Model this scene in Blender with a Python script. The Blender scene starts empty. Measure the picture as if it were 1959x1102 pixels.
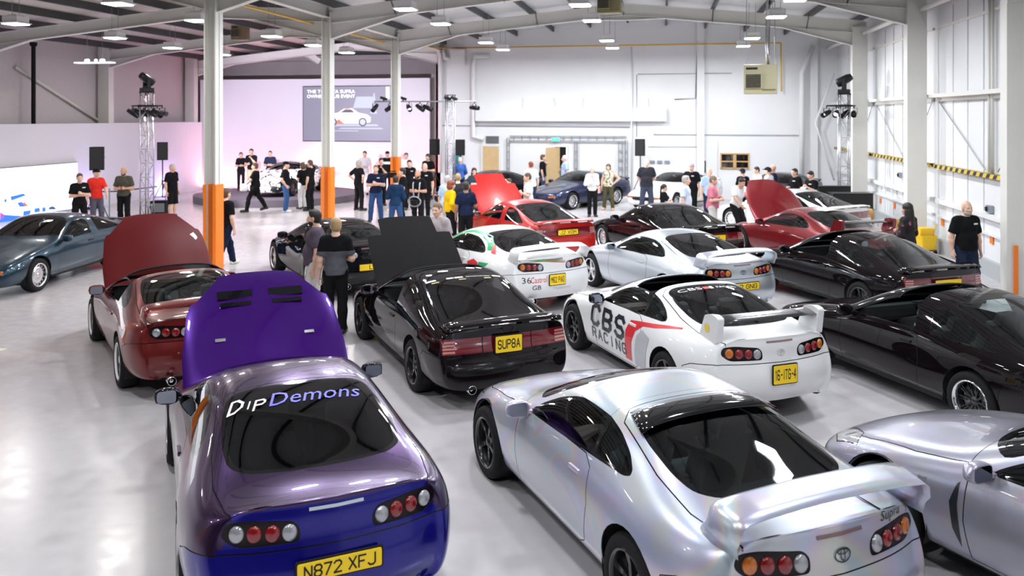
import bpy, bmesh, math, random
import numpy as np
from mathutils import Vector, Matrix, Euler
from mathutils.bvhtree import BVHTree

R = math.radians
SC = bpy.context.scene
COL = SC.collection

# ------------------------------------------------------------------ camera
FPX, CAMH, HORIZON, YAW = 1580.0, 3.34, 223.0, R(10.4)
cam_data = bpy.data.cameras.new('camera')
cam = bpy.data.objects.new('camera', cam_data)
COL.objects.link(cam)
SC.camera = cam
cam.location = (0, 0, CAMH)
cam.rotation_euler = (R(90), 0, YAW)
cam_data.sensor_fit = 'HORIZONTAL'
cam_data.sensor_width = 36.0
cam_data.lens = 36.0 * FPX / 1959.0
cam_data.shift_y = -(551.0 - HORIZON) / 1959.0
cam_data.dof.use_dof = True
cam_data.dof.focus_distance = 8.0
cam_data.dof.aperture_fstop = 2.0
cam_data.clip_start = 0.05
cam_data.clip_end = 300

# ------------------------------------------------------------------ view, world, large lights
SC.view_settings.view_transform = 'Standard'
SC.view_settings.look = 'None'
SC.view_settings.gamma = 1.0
SC.view_settings.use_curve_mapping = False
SC.view_settings.exposure = 0.75
SC.cycles.use_denoising = True
SC.cycles.use_adaptive_sampling = True
SC.cycles.adaptive_threshold = 0.025
SC.cycles.max_bounces = 6
SC.cycles.diffuse_bounces = 3
SC.cycles.glossy_bounces = 3
SC.cycles.transparent_max_bounces = 10
SC.cycles.sample_clamp_indirect = 6.0
SC.cycles.caustics_reflective = False
SC.cycles.caustics_refractive = False
world = bpy.data.worlds.new('world')
SC.world = world
world.use_nodes = True
world.node_tree.nodes['Background'].inputs[0].default_value = (0.8, 0.85, 1.0, 1)
world.node_tree.nodes['Background'].inputs[1].default_value = 0.2

LAMP_W = 84.0          # one high-bay lamp
SPOT_W = 900.0         # one stage spot on a truss

# ------------------------------------------------------------------ pixel to place helpers (a pixel gives a direction; depth comes from floor or plane)
CA, SA = math.cos(YAW), math.sin(YAW)
def ground(px, py, z=0.0):
    Z = FPX * (CAMH - z) / (py - HORIZON); X = (px - 979.5) / FPX * Z
    return Vector((X * CA - Z * SA, X * SA + Z * CA, z))
def on_y(px, py, hy):
    t = (px - 979.5) / FPX
    hx = hy * (t * CA - SA) / (CA + t * SA); Z = -hx * SA + hy * CA
    return Vector((hx, hy, CAMH - (py - HORIZON) / FPX * Z))
def on_x(px, py, hx):
    t = (px - 979.5) / FPX
    hy = hx * (CA + t * SA) / (t * CA - SA); Z = -hx * SA + hy * CA
    return Vector((hx, hy, CAMH - (py - HORIZON) / FPX * Z))

# ------------------------------------------------------------------ object helpers
def link(o, parent=None):
    COL.objects.link(o)
    if parent is not None: o.parent = parent
    return o
def tag(o, label, cat, group=None, kind=None):
    if label: o['label'] = label
    if cat: o['category'] = cat
    if group: o['group'] = group
    if kind: o['kind'] = kind
    return o
def thing(name, label, cat, loc=(0, 0, 0), rz=0.0, group=None, kind=None):
    o = bpy.data.objects.new(name, None)
    o.empty_display_size = 0.2
    o.location = loc; o.rotation_euler = (0, 0, rz)
    COL.objects.link(o)
    return tag(o, label, cat, group, kind)
def mesh_data(name, V, Fs, smooth=False, mats=(), midx=None):
    me = bpy.data.meshes.new(name)
    me.from_pydata([tuple(v) for v in V], [], [tuple(f) for f in Fs])
    for m in mats: me.materials.append(m)
    if midx is not None: me.polygons.foreach_set('material_index', list(midx))
    if smooth: me.polygons.foreach_set('use_smooth', [True] * len(me.polygons))
    me.update()
    return me
def put(name, me, parent=None, loc=None, rot=None, mat=None, scale=None):
    o = bpy.data.objects.new(name, me)
    link(o, parent)
    if loc is not None: o.location = loc
    if rot is not None: o.rotation_euler = rot
    if scale is not None: o.scale = scale
    if mat is not None:
        if not me.materials: me.materials.append(mat)
        else:
            o.material_slots[0].link = 'OBJECT'; o.material_slots[0].material = mat
    return o

class MB:
    """collects boxes, tubes, lathes into ONE mesh"""
    def __init__(self): self.V = []; self.F = []; self.M = []; self.m = 0; self.S = []; self.s = False
    def _add(self, V, F):
        n = len(self.V); self.V += [tuple(v) for v in V]
        for f in F:
            self.F.append(tuple(i + n for i in f)); self.M.append(self.m); self.S.append(self.s)
        return self
    def box(self, c, s, rot=None, bev=0.0):
        hx, hy, hz = s[0] / 2, s[1] / 2, s[2] / 2
        M = rot if isinstance(rot, Matrix) else (Euler(rot).to_matrix() if rot else Matrix.Identity(3))
        c = Vector(c)
        if bev <= 0:
            P = [(x, y, z) for z in (-hz, hz) for y in (-hy, hy) for x in (-hx, hx)]
            F = [(0, 2, 3, 1), (4, 5, 7, 6), (0, 1, 5, 4), (2, 6, 7, 3), (0, 4, 6, 2), (1, 3, 7, 5)]
            return self._add([c + M @ Vector(p) for p in P], F)
        b = min(bev, hx * .9, hy * .9, hz * .9)
        bm = bmesh.new(); bmesh.ops.create_cube(bm, size=1)
        for v in bm.verts: v.co = Vector((v.co.x * s[0], v.co.y * s[1], v.co.z * s[2]))
        bmesh.ops.bevel(bm, geom=bm.edges[:], offset=b, segments=2, profile=.7, affect='EDGES')
        bm.verts.index_update()
        self._add([c + M @ v.co for v in bm.verts], [[v.index for v in f.verts] for f in bm.faces]); bm.free()
        return self
    def tube(self, pts, r, n=8, cap=True):
        pts = [Vector(p) for p in pts]
        rs = r if isinstance(r, (list, tuple)) else [r] * len(pts)
        V = []; up = None
        for i, p in enumerate(pts):
            d = (pts[min(i + 1, len(pts) - 1)] - pts[max(i - 1, 0)]).normalized()
            if up is None:
                up = Vector((0, 0, 1)) if abs(d.z) < .9 else Vector((1, 0, 0))
            a = d.cross(up).normalized(); b = a.cross(d).normalized(); up = b
            for k in range(n):
                t = 2 * math.pi * k / n
                V.append(p + (a * math.cos(t) + b * math.sin(t)) * rs[i])
        F = []
        for i in range(len(pts) - 1):
            for k in range(n):
                F.append((i * n + k, i * n + (k + 1) % n, (i + 1) * n + (k + 1) % n, (i + 1) * n + k))
        if cap:
            F.append(tuple(range(n))[::-1]); F.append(tuple((len(pts) - 1) * n + k for k in range(n)))
        return self._add(V, F)
    def lathe(self, prof, n=24, axis='z', c=(0, 0, 0), a0=0.0, a1=2 * math.pi):
        full = abs(a1 - a0) > 6.28
        m = n if full else n + 1
        V = []; c = Vector(c)
        for r, h in prof:
            for k in range(m):
                t = a0 + (a1 - a0) * k / n
                p = (r * math.cos(t), r * math.sin(t), h)
                if axis == 'y': p = (p[0], p[2], p[1])
                if axis == 'x': p = (p[2], p[0], p[1])
                V.append(c + Vector(p))
        F = []
        for i in range(len(prof) - 1):
            for k in range(n):
                k2 = (k + 1) % m
                F.append((i * m + k, i * m + k2, (i + 1) * m + k2, (i + 1) * m + k))
        return self._add(V, F)
    def prism(self, poly, h0, h1, axis='z'):
        n = len(poly)
        def P(a, b, h): return (a, b, h) if axis == 'z' else ((a, h, b) if axis == 'y' else (h, a, b))
        V = [P(a, b, h0) for a, b in poly] + [P(a, b, h1) for a, b in poly]
        F = [tuple(range(n))[::-1], tuple(range(n, 2 * n))] + [(i, (i + 1) % n, n + (i + 1) % n, n + i) for i in range(n)]
        return self._add(V, F)
    def beam(self, a, b, w, h, roll=0.0):
        """I-section from a to b, flange width w, depth h"""
        a, b = Vector(a), Vector(b); d = (b - a).normalized()
        up = Vector((0, 0, 1)) if abs(d.z) < .9 else Vector((0, 1, 0))
        s = d.cross(up).normalized(); u = s.cross(d).normalized()
        if roll: s, u = s * math.cos(roll) + u * math.sin(roll), u * math.cos(roll) - s * math.sin(roll)
        tf, tw = max(.018, h * .05), max(.012, w * .05)
        for (cs, cu, ws, hu) in ((0, h / 2 - tf / 2, w, tf), (0, -h / 2 + tf / 2, w, tf), (0, 0, tw, h - 2 * tf)):
            V = []
            for e in (a, b):
                for x, y in ((-1, -1), (1, -1), (1, 1), (-1, 1)):
                    V.append(e + s * (cs + x * ws / 2) + u * (cu + y * hu / 2))
            self._add(V, [(3, 2, 1, 0), (4, 5, 6, 7), (0, 1, 5, 4), (1, 2, 6, 5), (2, 3, 7, 6), (3, 0, 4, 7)])
        return self
    def data(self, name, mats=(), smooth=None):
        me = mesh_data(name, self.V, self.F, False, mats, self.M)
        sm = self.S if smooth is None else [smooth] * len(self.F)
        me.polygons.foreach_set('use_smooth', sm)
        bm = bmesh.new(); bm.from_mesh(me); bmesh.ops.recalc_face_normals(bm, faces=bm.faces); bm.to_mesh(me); bm.free()
        return me
    def build(self, name, mats, parent=None, loc=None, rot=None, smooth=None):
        if not isinstance(mats, (list, tuple)): mats = [mats]
        return put(name, self.data(name, mats, smooth), parent, loc, rot)
def autosmooth(o, ang=35):
    me = o.data
    me.polygons.foreach_set('use_smooth', [True] * len(me.polygons))
    me.set_sharp_from_angle(angle=R(ang)) if hasattr(me, 'set_sharp_from_angle') else None
    return o
def rounded(poly, r, n=4):
    """round the corners of a convex 2D polygon; r scalar or per corner list"""
    out = []; m = len(poly)
    for i in range(m):
        p0, p, p1 = Vector(poly[i - 1]), Vector(poly[i]), Vector(poly[(i + 1) % m])
        rr = r[i] if isinstance(r, (list, tuple)) else r
        if rr <= 0: out.append(tuple(p)); continue
        a = (p0 - p); b = (p1 - p)
        d = min(rr, a.length * .45, b.length * .45)
        A, B = p + a.normalized() * d, p + b.normalized() * d
        for k in range(n + 1):
            t = k / n
            q = A * (1 - t) ** 2 + p * 2 * t * (1 - t) + B * t * t
            out.append(tuple(q))
    return out

# ------------------------------------------------------------------ materials
MATS = {}
def mat(name, color=(.8, .8, .8), rough=.5, metal=0.0, coat=0.0, noise=0.0, nscale=8.0, emit=None, estr=0.0, bump=0.0, bscale=60.0, spec=.5, thin=0.0, alpha=1.0, flake=0.0):
    if name in MATS: return MATS[name]
    m = bpy.data.materials.new(name); m.use_nodes = True
    nt = m.node_tree; b = nt.nodes['Principled BSDF']
    b.inputs['Base Color'].default_value = (*color, 1)
    b.inputs['Roughness'].default_value = rough
    b.inputs['Metallic'].default_value = metal
    b.inputs['Specular IOR Level'].default_value = spec
    if coat:
        b.inputs['Coat Weight'].default_value = coat; b.inputs['Coat Roughness'].default_value = .03
    if thin:
        b.inputs['Thin Film Thickness'].default_value = thin; b.inputs['Thin Film IOR'].default_value = 1.45
    if emit:
        b.inputs['Emission Color'].default_value = (*emit, 1); b.inputs['Emission Strength'].default_value = estr
    tc = None
    if noise or bump or flake:
        tc = nt.nodes.new('ShaderNodeTexCoord')
    if noise:
        n = nt.nodes.new('ShaderNodeTexNoise'); n.inputs['Scale'].default_value = nscale; n.inputs['Detail'].default_value = 5
        nt.links.new(tc.outputs['Object'], n.inputs['Vector'])
        mx = nt.nodes.new('ShaderNodeMix'); mx.data_type = 'RGBA'
        mx.inputs[6].default_value = (*[c * (1 - noise) for c in color], 1); mx.inputs[7].default_value = (*[min(1, c * (1 + noise)) for c in color], 1)
        nt.links.new(n.outputs['Fac'], mx.inputs[0]); nt.links.new(mx.outputs[2], b.inputs['Base Color'])
    if flake:
        v = nt.nodes.new('ShaderNodeTexVoronoi'); v.inputs['Scale'].default_value = 700
        nt.links.new(tc.outputs['Object'], v.inputs['Vector'])
        mx = nt.nodes.new('ShaderNodeMix'); mx.data_type = 'RGBA'; mx.inputs[0].default_value = flake
        sub = nt.nodes.new('ShaderNodeVectorMath'); sub.operation = 'SUBTRACT'; sub.inputs[1].default_value = (.5, .5, .5)
        nt.links.new(v.outputs['Color'], sub.inputs[0])
        sc = nt.nodes.new('ShaderNodeVectorMath'); sc.operation = 'SCALE'; sc.inputs['Scale'].default_value = flake
        nt.links.new(sub.outputs[0], sc.inputs[0])
        g = nt.nodes.new('ShaderNodeNewGeometry')
        ad = nt.nodes.new('ShaderNodeVectorMath'); ad.operation = 'ADD'
        nt.links.new(g.outputs['Normal'], ad.inputs[0]); nt.links.new(sc.outputs[0], ad.inputs[1])
        nm = nt.nodes.new('ShaderNodeVectorMath'); nm.operation = 'NORMALIZE'; nt.links.new(ad.outputs[0], nm.inputs[0])
        nt.links.new(nm.outputs[0], b.inputs['Normal'])
        nt.nodes.remove(mx)
    if bump:
        n = nt.nodes.new('ShaderNodeTexNoise'); n.inputs['Scale'].default_value = bscale; n.inputs['Detail'].default_value = 4
        nt.links.new(tc.outputs['Object'], n.inputs['Vector'])
        bp = nt.nodes.new('ShaderNodeBump'); bp.inputs['Strength'].default_value = bump; bp.inputs['Distance'].default_value = .01
        nt.links.new(n.outputs['Fac'], bp.inputs['Height']); nt.links.new(bp.outputs['Normal'], b.inputs['Normal'])
    MATS[name] = m
    return m
M_BLACKPL = mat('black plastic', (.012, .012, .013), .5, spec=.25)
M_CHROME = mat('polished metal', (.86, .86, .88), .08, 1.0)
def glass(name, tint, refl=.9, rough=.02):
    """thin automotive pane: tinted see-through with a mirror reflection that follows Fresnel"""
    if name in MATS: return MATS[name]
    m = bpy.data.materials.new(name); m.use_nodes = True
    nt = m.node_tree; nt.nodes.remove(nt.nodes['Principled BSDF'])
    t = nt.nodes.new('ShaderNodeBsdfTransparent'); t.inputs[0].default_value = (*tint, 1)
    g = nt.nodes.new('ShaderNodeBsdfGlossy'); g.inputs[0].default_value = (refl, refl, refl, 1); g.inputs['Roughness'].default_value = rough
    f = nt.nodes.new('ShaderNodeFresnel'); f.inputs[0].default_value = 1.6
    mx = nt.nodes.new('ShaderNodeMixShader')
    nt.links.new(f.outputs[0], mx.inputs[0]); nt.links.new(t.outputs[0], mx.inputs[1]); nt.links.new(g.outputs[0], mx.inputs[2])
    nt.links.new(mx.outputs[0], nt.nodes['Material Output'].inputs[0])
    MATS[name] = m
    return m

# ------------------------------------------------------------------ lettering as flat meshes
_txt = {}
def text_mesh(s, size=1.0, shear=0.0, spacing=1.0, bold=0.0, width=1.0, res=2, align='CENTER'):
    """returns (verts Nx2 array, faces) of the lettering, height about size, centred on the origin"""
    key = (s, shear, spacing, bold, res)
    if key not in _txt:
        cu = bpy.data.curves.new('lettering', 'FONT'); cu.body = s; cu.size = 1.0; cu.shear = shear
        cu.space_character = spacing; cu.offset = bold; cu.resolution_u = res; cu.fill_mode = 'FRONT' if hasattr(cu, 'fill_mode') else cu.fill_mode
        o = bpy.data.objects.new('lettering', cu); COL.objects.link(o)
        dg = bpy.context.evaluated_depsgraph_get(); dg.update()
        me = bpy.data.meshes.new_from_object(o.evaluated_get(dg))
        V = np.array([v.co[:2] for v in me.vertices]); F = [tuple(p.vertices) for p in me.polygons]
        bpy.data.objects.remove(o); bpy.data.curves.remove(cu); bpy.data.meshes.remove(me)
        _txt[key] = (V, F)
    V, F = _txt[key]
    V = V.copy(); lo, hi = V.min(0), V.max(0)
    V -= (lo + hi) / 2
    h = 0.72
    V *= size / h; V[:, 0] *= width
    return V, F
def text_obj(name, s, size, material, parent=None, loc=(0, 0, 0), rot=(R(90), 0, 0), fit=None, **kw):
    V, F = text_mesh(s, size, **kw)
    if fit: V[:, 0] *= fit / (V[:, 0].max() - V[:, 0].min())
    me = mesh_data(name, [(x, y, 0) for x, y in V], F, False, [material])
    return put(name, me, parent, loc, rot)
# ================================================================== the hall
XC, XR, XL = -9.44, 6.75, -21.4          # column line, right wall, left wall
YF, YB, YFL = 34.4, -9.0, 36.4           # far wall of the main bay, rear wall, far wall of the left bay
FRAMES = [-2.2, 3.9, 10.05, 16.17, 22.27, 28.36]
M_WALL = mat('white painted wall', (.80, .80, .82), .6, noise=.03, nscale=1.3, bump=.08, bscale=14)
M_CLAD = mat('white cladding', (.76, .77, .79), .5, noise=.03, nscale=2.0)
M_STEEL = mat('off white steel paint', (.74, .73, .69), .45, noise=.05, nscale=3)
M_TAUPE = mat('taupe wall', (.40, .36, .35), .75, noise=.08, nscale=1.2)
M_PURLIN = mat('dark purlin steel', (.055, .055, .06), .5, noise=.2)
M_ROOF = mat('pale roof sheet', (.66, .67, .68), .6, noise=.05, nscale=.8)
M_ROOFL = mat('cream roof sheet', (.50, .46, .42), .65, noise=.08, nscale=.8)
M_ROOFD = mat('dark roof end', (.06, .058, .06), .7)
M_YPIPE = mat('yellow gas pipe', (.80, .47, .05), .4)
M_ORANGE = mat('orange guard paint', (.95, .22, .015), .4, noise=.06)
M_GREY = mat('grey galvanised', (.32, .35, .39), .4, .6)
M_BLACK = mat('matt black', (.008, .008, .009), .6, spec=.15)
M_BLACKG = mat('black enamel', (.008, .008, .01), .35, spec=.3)
M_OWHITE = mat('white enamel', (.78, .78, .78), .4)

# floor: pale painted concrete, glossy, faint wear
def floor_material():
    m = bpy.data.materials.new('pale glossy floor paint'); m.use_nodes = True; nt = m.node_tree; b = nt.nodes['Principled BSDF']
    tc = nt.nodes.new('ShaderNodeTexCoord')
    n1 = nt.nodes.new('ShaderNodeTexNoise'); n1.inputs['Scale'].default_value = .35; n1.inputs['Detail'].default_value = 6
    n2 = nt.nodes.new('ShaderNodeTexNoise'); n2.inputs['Scale'].default_value = 6; n2.inputs['Detail'].default_value = 8
    for n in (n1, n2): nt.links.new(tc.outputs['Object'], n.inputs['Vector'])
    r1 = nt.nodes.new('ShaderNodeValToRGB'); r1.color_ramp.elements[0].position = .3; r1.color_ramp.elements[0].color = (.56, .53, .55, 1); r1.color_ramp.elements[1].position = .75; r1.color_ramp.elements[1].color = (.64, .61, .63, 1)
    nt.links.new(n1.outputs['Fac'], r1.inputs[0])
    mx = nt.nodes.new('ShaderNodeMix'); mx.data_type = 'RGBA'; mx.blend_type = 'MULTIPLY'; mx.inputs[0].default_value = .12
    nt.links.new(r1.outputs[0], mx.inputs[6]); nt.links.new(n2.outputs['Fac'], mx.inputs[7]); nt.links.new(mx.outputs[2], b.inputs['Base Color'])
    r2 = nt.nodes.new('ShaderNodeMapRange'); r2.inputs[1].default_value = .3; r2.inputs[2].default_value = .7; r2.inputs[3].default_value = .17; r2.inputs[4].default_value = .27
    nt.links.new(n2.outputs['Fac'], r2.inputs[0]); nt.links.new(r2.outputs[0], b.inputs['Roughness'])
    b.inputs['Specular IOR Level'].default_value = .6
    return m
def struct(o): o['kind'] = 'structure'; return o
fl = MB(); fl.box(((XL + XR) / 2, (YB + YFL) / 2, -.1), (XR - XL + 1, YFL - YB + 1, .2)); floor = struct(fl.build('floor', [floor_material()]))

# walls
w = MB(); w.box((XR + .1, (YB + YF) / 2, 3.6), (.2, YF - YB, 7.6)); wall_right = struct(w.build('wall_right', [M_CLAD]))
w = MB(); w.box(((XC + XR) / 2, YF + .1, 3.8), (XR - XC + .4, .2, 7.8)); wall_far = struct(w.build('wall_far', [M_WALL]))
w = MB(); w.box(((XL + XR) / 2, YB - .1, 3.8), (XR - XL + .4, .2, 7.8)); struct(w.build('wall_near', [mat('dark grey rear wall', (.10, .10, .11), .6)]))
w = MB(); w.box((XL - .1, (YB + YFL) / 2, 3.6), (.2, YFL - YB, 7.6)); wall_left = struct(w.build('wall_left', [mat('lavender grey wall', (.58, .54, .56), .7, noise=.05)]))
w = MB(); w.box(((XL + XC) / 2, YFL + .1, 3.05), (XC - XL, .2, 6.1)); w.m = 1; w.box(((XL + XC) / 2, YFL + .1, 6.85), (XC - XL, .2, 1.5)); wall_stage = struct(w.build('wall_left_far', [M_TAUPE, M_ROOFD]))
w = MB(); w.box((XC - .1, (YF + YFL) / 2, 3.6), (.2, YFL - YF, 7.6)); struct(w.build('wall_return', [M_TAUPE]))
# roof: two bays of sheeting, purlins and rafters as parts of the ceiling
RID, EAV = 7.42, 6.62; XM = (XC + XR) / 2
ceiling = thing('ceiling', None, None); ceiling['kind'] = 'structure'
r = MB()
for a, b, za, zb in ((XC, XM, EAV, RID), (XM, XR, RID, EAV)):
    r.prism([(a, za), (b, zb), (b, zb + .12), (a, za + .12)], YB, YF, 'y')
r.build('roof_sheet', [M_ROOF], ceiling)
XML = -13.4; r = MB()
for a, b, za, zb in ((XL, XML, 6.05, 6.85), (XML, XC, 6.85, EAV)):
    r.prism([(a, za), (b, zb), (b, zb + .12), (a, za + .12)], YB, YFL, 'y')
r.build('roof_sheet', [M_ROOFL], ceiling)
def roof_z(x): return (EAV + (RID - EAV) * (1 - abs(x - XM) / (XR - XM))) if x > XC else (6.05 + .8 * (x - XL) / (XML - XL) if x < XML else 6.85 + (EAV - 6.85) * (x - XML) / (XC - XML))
for x in [XR - .45 - 1.55 * k for k in range(11)]:
    if x < XC + .2: break
    b = MB(); b.box((x, (YB + YF) / 2, roof_z(x) - .11), (.07, YF - YB, .20)); b.build('purlin', [M_PURLIN], ceiling)
for x in [XC - .6 - 1.5 * k for k in range(8)]:
    b = MB(); b.box((x, (YB + YFL) / 2, roof_z(x) - .11), (.09, YFL - YB, .22)); b.build('purlin', [M_PURLIN], ceiling)
def rafter(y, pts, haunch, name='rafter', depth=.42, m=M_STEEL):
    b = MB()
    for (x0, z0), (x1, z1) in zip(pts, pts[1:]): b.beam((x0, y, z0 - depth / 2), (x1, y, z1 - depth / 2), .19, depth)
    for xa, za, xb, zb, drop in haunch:   # tapered haunch plates under the rafter ends
        V = [(xa, za), (xb, zb), (xa, za - drop)]
        b.prism(V, y - .008, y + .008, 'y')
        p, q = Vector((xa, y, za - drop)), Vector((xb, y, zb)); d = q - p
        b.box((p + q) / 2, (d.length, .19, .02), (0, -math.atan2(d.z, d.x), 0))
    return b.build(name, [m], ceiling)
for y in FRAMES:
    zc = roof_z(XC) - .22; zr = RID - .22; D = .42
    rafter(y, [(XC, zc), (XM, zr), (XR - .3, roof_z(XR - .3) - .22)], [(XC + .12, zc - D, XC + 2.3, zc - D + .22, .42), (XR - .62, roof_z(XR - .6) - .22 - D, XR - 2.9, roof_z(XR - 2.9) - .22 - D, .42), (XM - .0, zr - D, XM + 1.3, roof_z(XM + 1.3) - .22 - D, .16), (XM - .0, zr - D, XM - 1.3, roof_z(XM - 1.3) - .22 - D, .16)])
for y in FRAMES + [34.4]:
    zc = roof_z(XC - .2) - .24
    rafter(y, [(XL + .1, roof_z(XL + .1) - .24), (XML, roof_z(XML) - .24), (XC, zc)], [(XC - .12, zc - .36, XC - 2.2, roof_z(XC - 2.2) - .60, .42), (XL + .3, roof_z(XL + .3) - .60, XL + 2.3, roof_z(XL + 2.3) - .60, .34)], depth=.36)
# valley beam along the column line, eaves tube on the right
b = MB(); b.beam((XC, YB, 6.32), (XC, YF, 6.32), .20, .34); b.build('valley_beam', [M_STEEL], ceiling)
for y0, y1 in zip(FRAMES, FRAMES[1:] + [YF]):
    b = MB(); b.s = True; b.tube([(XR - .42, y0 + .2, 6.02), (XR - .42, y1 - .2, 6.02)], .065, 12); b.build('eaves_tube', [M_STEEL], ceiling)
    b = MB(); b.tube([(XR - .5, y0 + .12, 5.75), (XR - .35, y0 + .75, 6.25)], .03, 8); b.build('eaves_brace', [M_STEEL], ceiling)
# rods from purlin to rafter
for y in FRAMES[3:]:
    for x in (-7.4, -4.3, 1.6, 4.6):
        b = MB(); b.tube([(x, y, roof_z(x) - .64), (x, y - .55, roof_z(x) - .2)], .02, 6); b.build('fly_brace', [M_PURLIN], ceiling)

# columns
def column(x, y, top, label, guard=False, w=.26, d=.30, wide=False):
    T = thing('steel_column', label, 'column', (x, y, 0), 0, 'steel columns of the hall')
    b = MB()
    if wide:
        b.box((0, 0, top / 2), (.46, .30, top))
    else:
        b.box((-w / 2 + .012, 0, top / 2), (.024, d, top)); b.box((w / 2 - .012, 0, top / 2), (.024, d, top)); b.box((0, 0, top / 2), (w, .016, top))
    b.build('shaft', [M_STEEL], T)
    b = MB(); b.box((0, 0, .015), (w + .2, d + .18, .03)); b.build('base_plate', [M_STEEL], T)
    if guard:
        g = MB(); q = .012
        g.box((-w / 2 - .006, 0, .96), (q, d + .02, 1.88)); g.box((w / 2 + .006, 0, .96), (q, d + .02, 1.88)); g.box((-w / 2 + .03, -d / 2 - .006, .96), (.06, q, 1.88)); g.box((w / 2 - .03, -d / 2 - .006, .96), (.06, q, 1.88)); g.box((0, -.014, .96), (w - .05, q, 1.88))
        g.build('orange_guard', [M_ORANGE], T)
    return T
CL = {3: 'white steel column with orange guard nearest the camera, beside the raised burgundy bonnet', 4: 'white steel column with orange guard in front of the big screen, behind the black coupe', 5: 'farthest white steel column with orange guard, amid the crowd before the stage'}
for i, y in enumerate(FRAMES):
    column(XC, y, 6.3, CL.get(i, 'white steel column of the centre row, behind the camera position'), True, .27, .30)
RLB = {3: 'white steel wall column at the right picture edge with orange strip', 4: 'wide white steel wall column behind the long-haired woman', 5: 'white steel wall column behind the right-hand lighting truss'}
for i, y in enumerate(FRAMES):
    T = column(XR - .52, y, 6.25, RLB.get(i, 'white steel wall column on the right wall, out of view'), False, .46, .30, True)
    b = MB(); b.prism([(-.23, 5.35), (.23, 5.35), (.23, 5.5), (-.05, 6.2), (-.23, 6.2)], -.17, -.15, 'y'); b.build('cap_plate', [M_STEEL], T)
for y in (16.17, 22.27, 28.36, 34.2):
    column(XL + .35, y, 6.0, {22.27: 'tall cream column at the left edge above the low partition', 28.36: 'pale column on the left wall left of the lighting truss'}.get(y, 'pale column on the left wall beyond the partition'), False, .40, .30, True)
# ---- right wall: girders, uprights, hazard strip, brace rods, trunking, kerb
zg = on_x(1940, 172, XR - .15).z; zh = on_x(1940, 345, XR - .1).z
zt = on_x(1940, 428, XR - .05).z
M_HAZ = bpy.data.materials.new('hazard stripes'); M_HAZ.use_nodes = True
nt = M_HAZ.node_tree; tc = nt.nodes.new('ShaderNodeTexCoord'); wv = nt.nodes.new('ShaderNodeTexWave'); wv.bands_direction = 'DIAGONAL'; wv.inputs['Scale'].default_value = 1.7
wv.wave_profile = 'SAW'
rp = nt.nodes.new('ShaderNodeValToRGB'); rp.color_ramp.interpolation = 'CONSTANT'; rp.color_ramp.elements[0].color = (.72, .50, .05, 1); rp.color_ramp.elements[1].position = .5; rp.color_ramp.elements[1].color = (.01, .01, .01, 1)
nt.links.new(tc.outputs['Object'], wv.inputs['Vector']); nt.links.new(wv.outputs['Color'], rp.inputs[0]); nt.links.new(rp.outputs[0], nt.nodes['Principled BSDF'].inputs['Base Color'])
for y0, y1 in zip(FRAMES[1:], FRAMES[2:] + [YF]):
    a, c = y0 + .2, y1 - .2
    b = MB(); b.box((XR - .16, (a + c) / 2, zg), (.22, c - a, .09)); b.box((XR - .06, (a + c) / 2, zg - .09), (.05, c - a, .1)); b.build('wall_girder', [M_STEEL], wall_right)
    b = MB(); b.box((XR - .09, (a + c) / 2, zh), (.14, c - a, .09)); b.build('hazard_strip', [M_HAZ], wall_right)
    b = MB(); b.box((XR - .07, (a + c) / 2, zt), (.12, c - a, .10)); b.build('wall_trunking', [M_OWHITE], wall_right)
    b = MB(); b.box((XR - .04, (a + c) / 2, zt - .38), (.06, c - a, .05)); b.build('wall_trunking', [M_OWHITE], wall_right)
    ym = a + (c - a) * .38
    for d in (0, .16):
        b = MB(); b.s = True; b.tube([(XR - .08, ym + d, zh + .05), (XR - .08, ym + d, 5.9)], .035, 8); b.build('wall_pipe', [M_STEEL], wall_right)
    for q in ((a, zg - .1, ym - .2, zh + .1), (c, zg - .1, ym + .5, zh + .1)):
        b = MB(); b.tube([(XR - .05, q[0], q[1]), (XR - .05, q[2], q[3])], .012, 6); b.build('brace_rod', [M_GREY], wall_right)
    b = MB(); b.box((XR - .03, (a + c) / 2, 5.55), (.05, c - a, .06)); b.build('wall_rail', [M_STEEL], wall_right)
    for k in range(1, 6):
        yy = a + (c - a) * k / 6; b = MB(); b.box((XR - .012, yy, 3.2), (.02, .03, 5.6)); b.build('cladding_seam', [M_CLAD], wall_right)
b = MB(); b.box((XR - .05, (YB + YF) / 2, .17), (.10, YF - YB, .34)); struct(b.build('baseboard_right', [mat('grey kerb paint', (.42, .44, .46), .5, noise=.08)]))
b = MB(); b.s = True; b.tube([(XR - .6, YB + .3, .015), (XR - .62, 10, .015), (XR - .55, 18, .015), (XR - .5, 27, .015)], .015, 8); tag(b.build('floor_cable', [M_BLACK]), 'black cable lying on the floor along the right wall', 'cable')
for i, (px, py, lb) in enumerate(((1684, 384, 'small orange square marker on the right wall nearest the black cabinets'), (1711, 393, 'small orange square marker above the yellow chair'), (1803, 425, 'orange square marker left of the bald man in the polo shirt'), (1897, 459, 'orange square marker right of the bald man in the polo shirt'))):
    p = on_x(px, py, XR - .02); b = MB(); b.box((0, 0, 0), (.02, .16, .16)); tag(b.build('wall_marker', [M_ORANGE], None, p), lb, 'marker', 'orange wall markers')
for px, py, lb in ((1722, 335, 'grey switch socket on the right wall above the trunking, farther one'), (1893, 400, 'grey switch socket on the right wall above the bald man')):
    p = on_x(px, py, XR - .05); T = thing('wall_socket', lb, 'socket', p); b = MB(); b.box((0, 0, 0), (.08, .22, .16), None, .01); b.build('box', [M_GREY], T); b = MB(); b.box((-.05, .04, 0), (.04, .07, .09), None, .01); b.build('plug', [M_BLACKPL], T)
p0, p1 = on_y(1947, 470, 15.98), on_y(1947, 575, 15.98)
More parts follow.
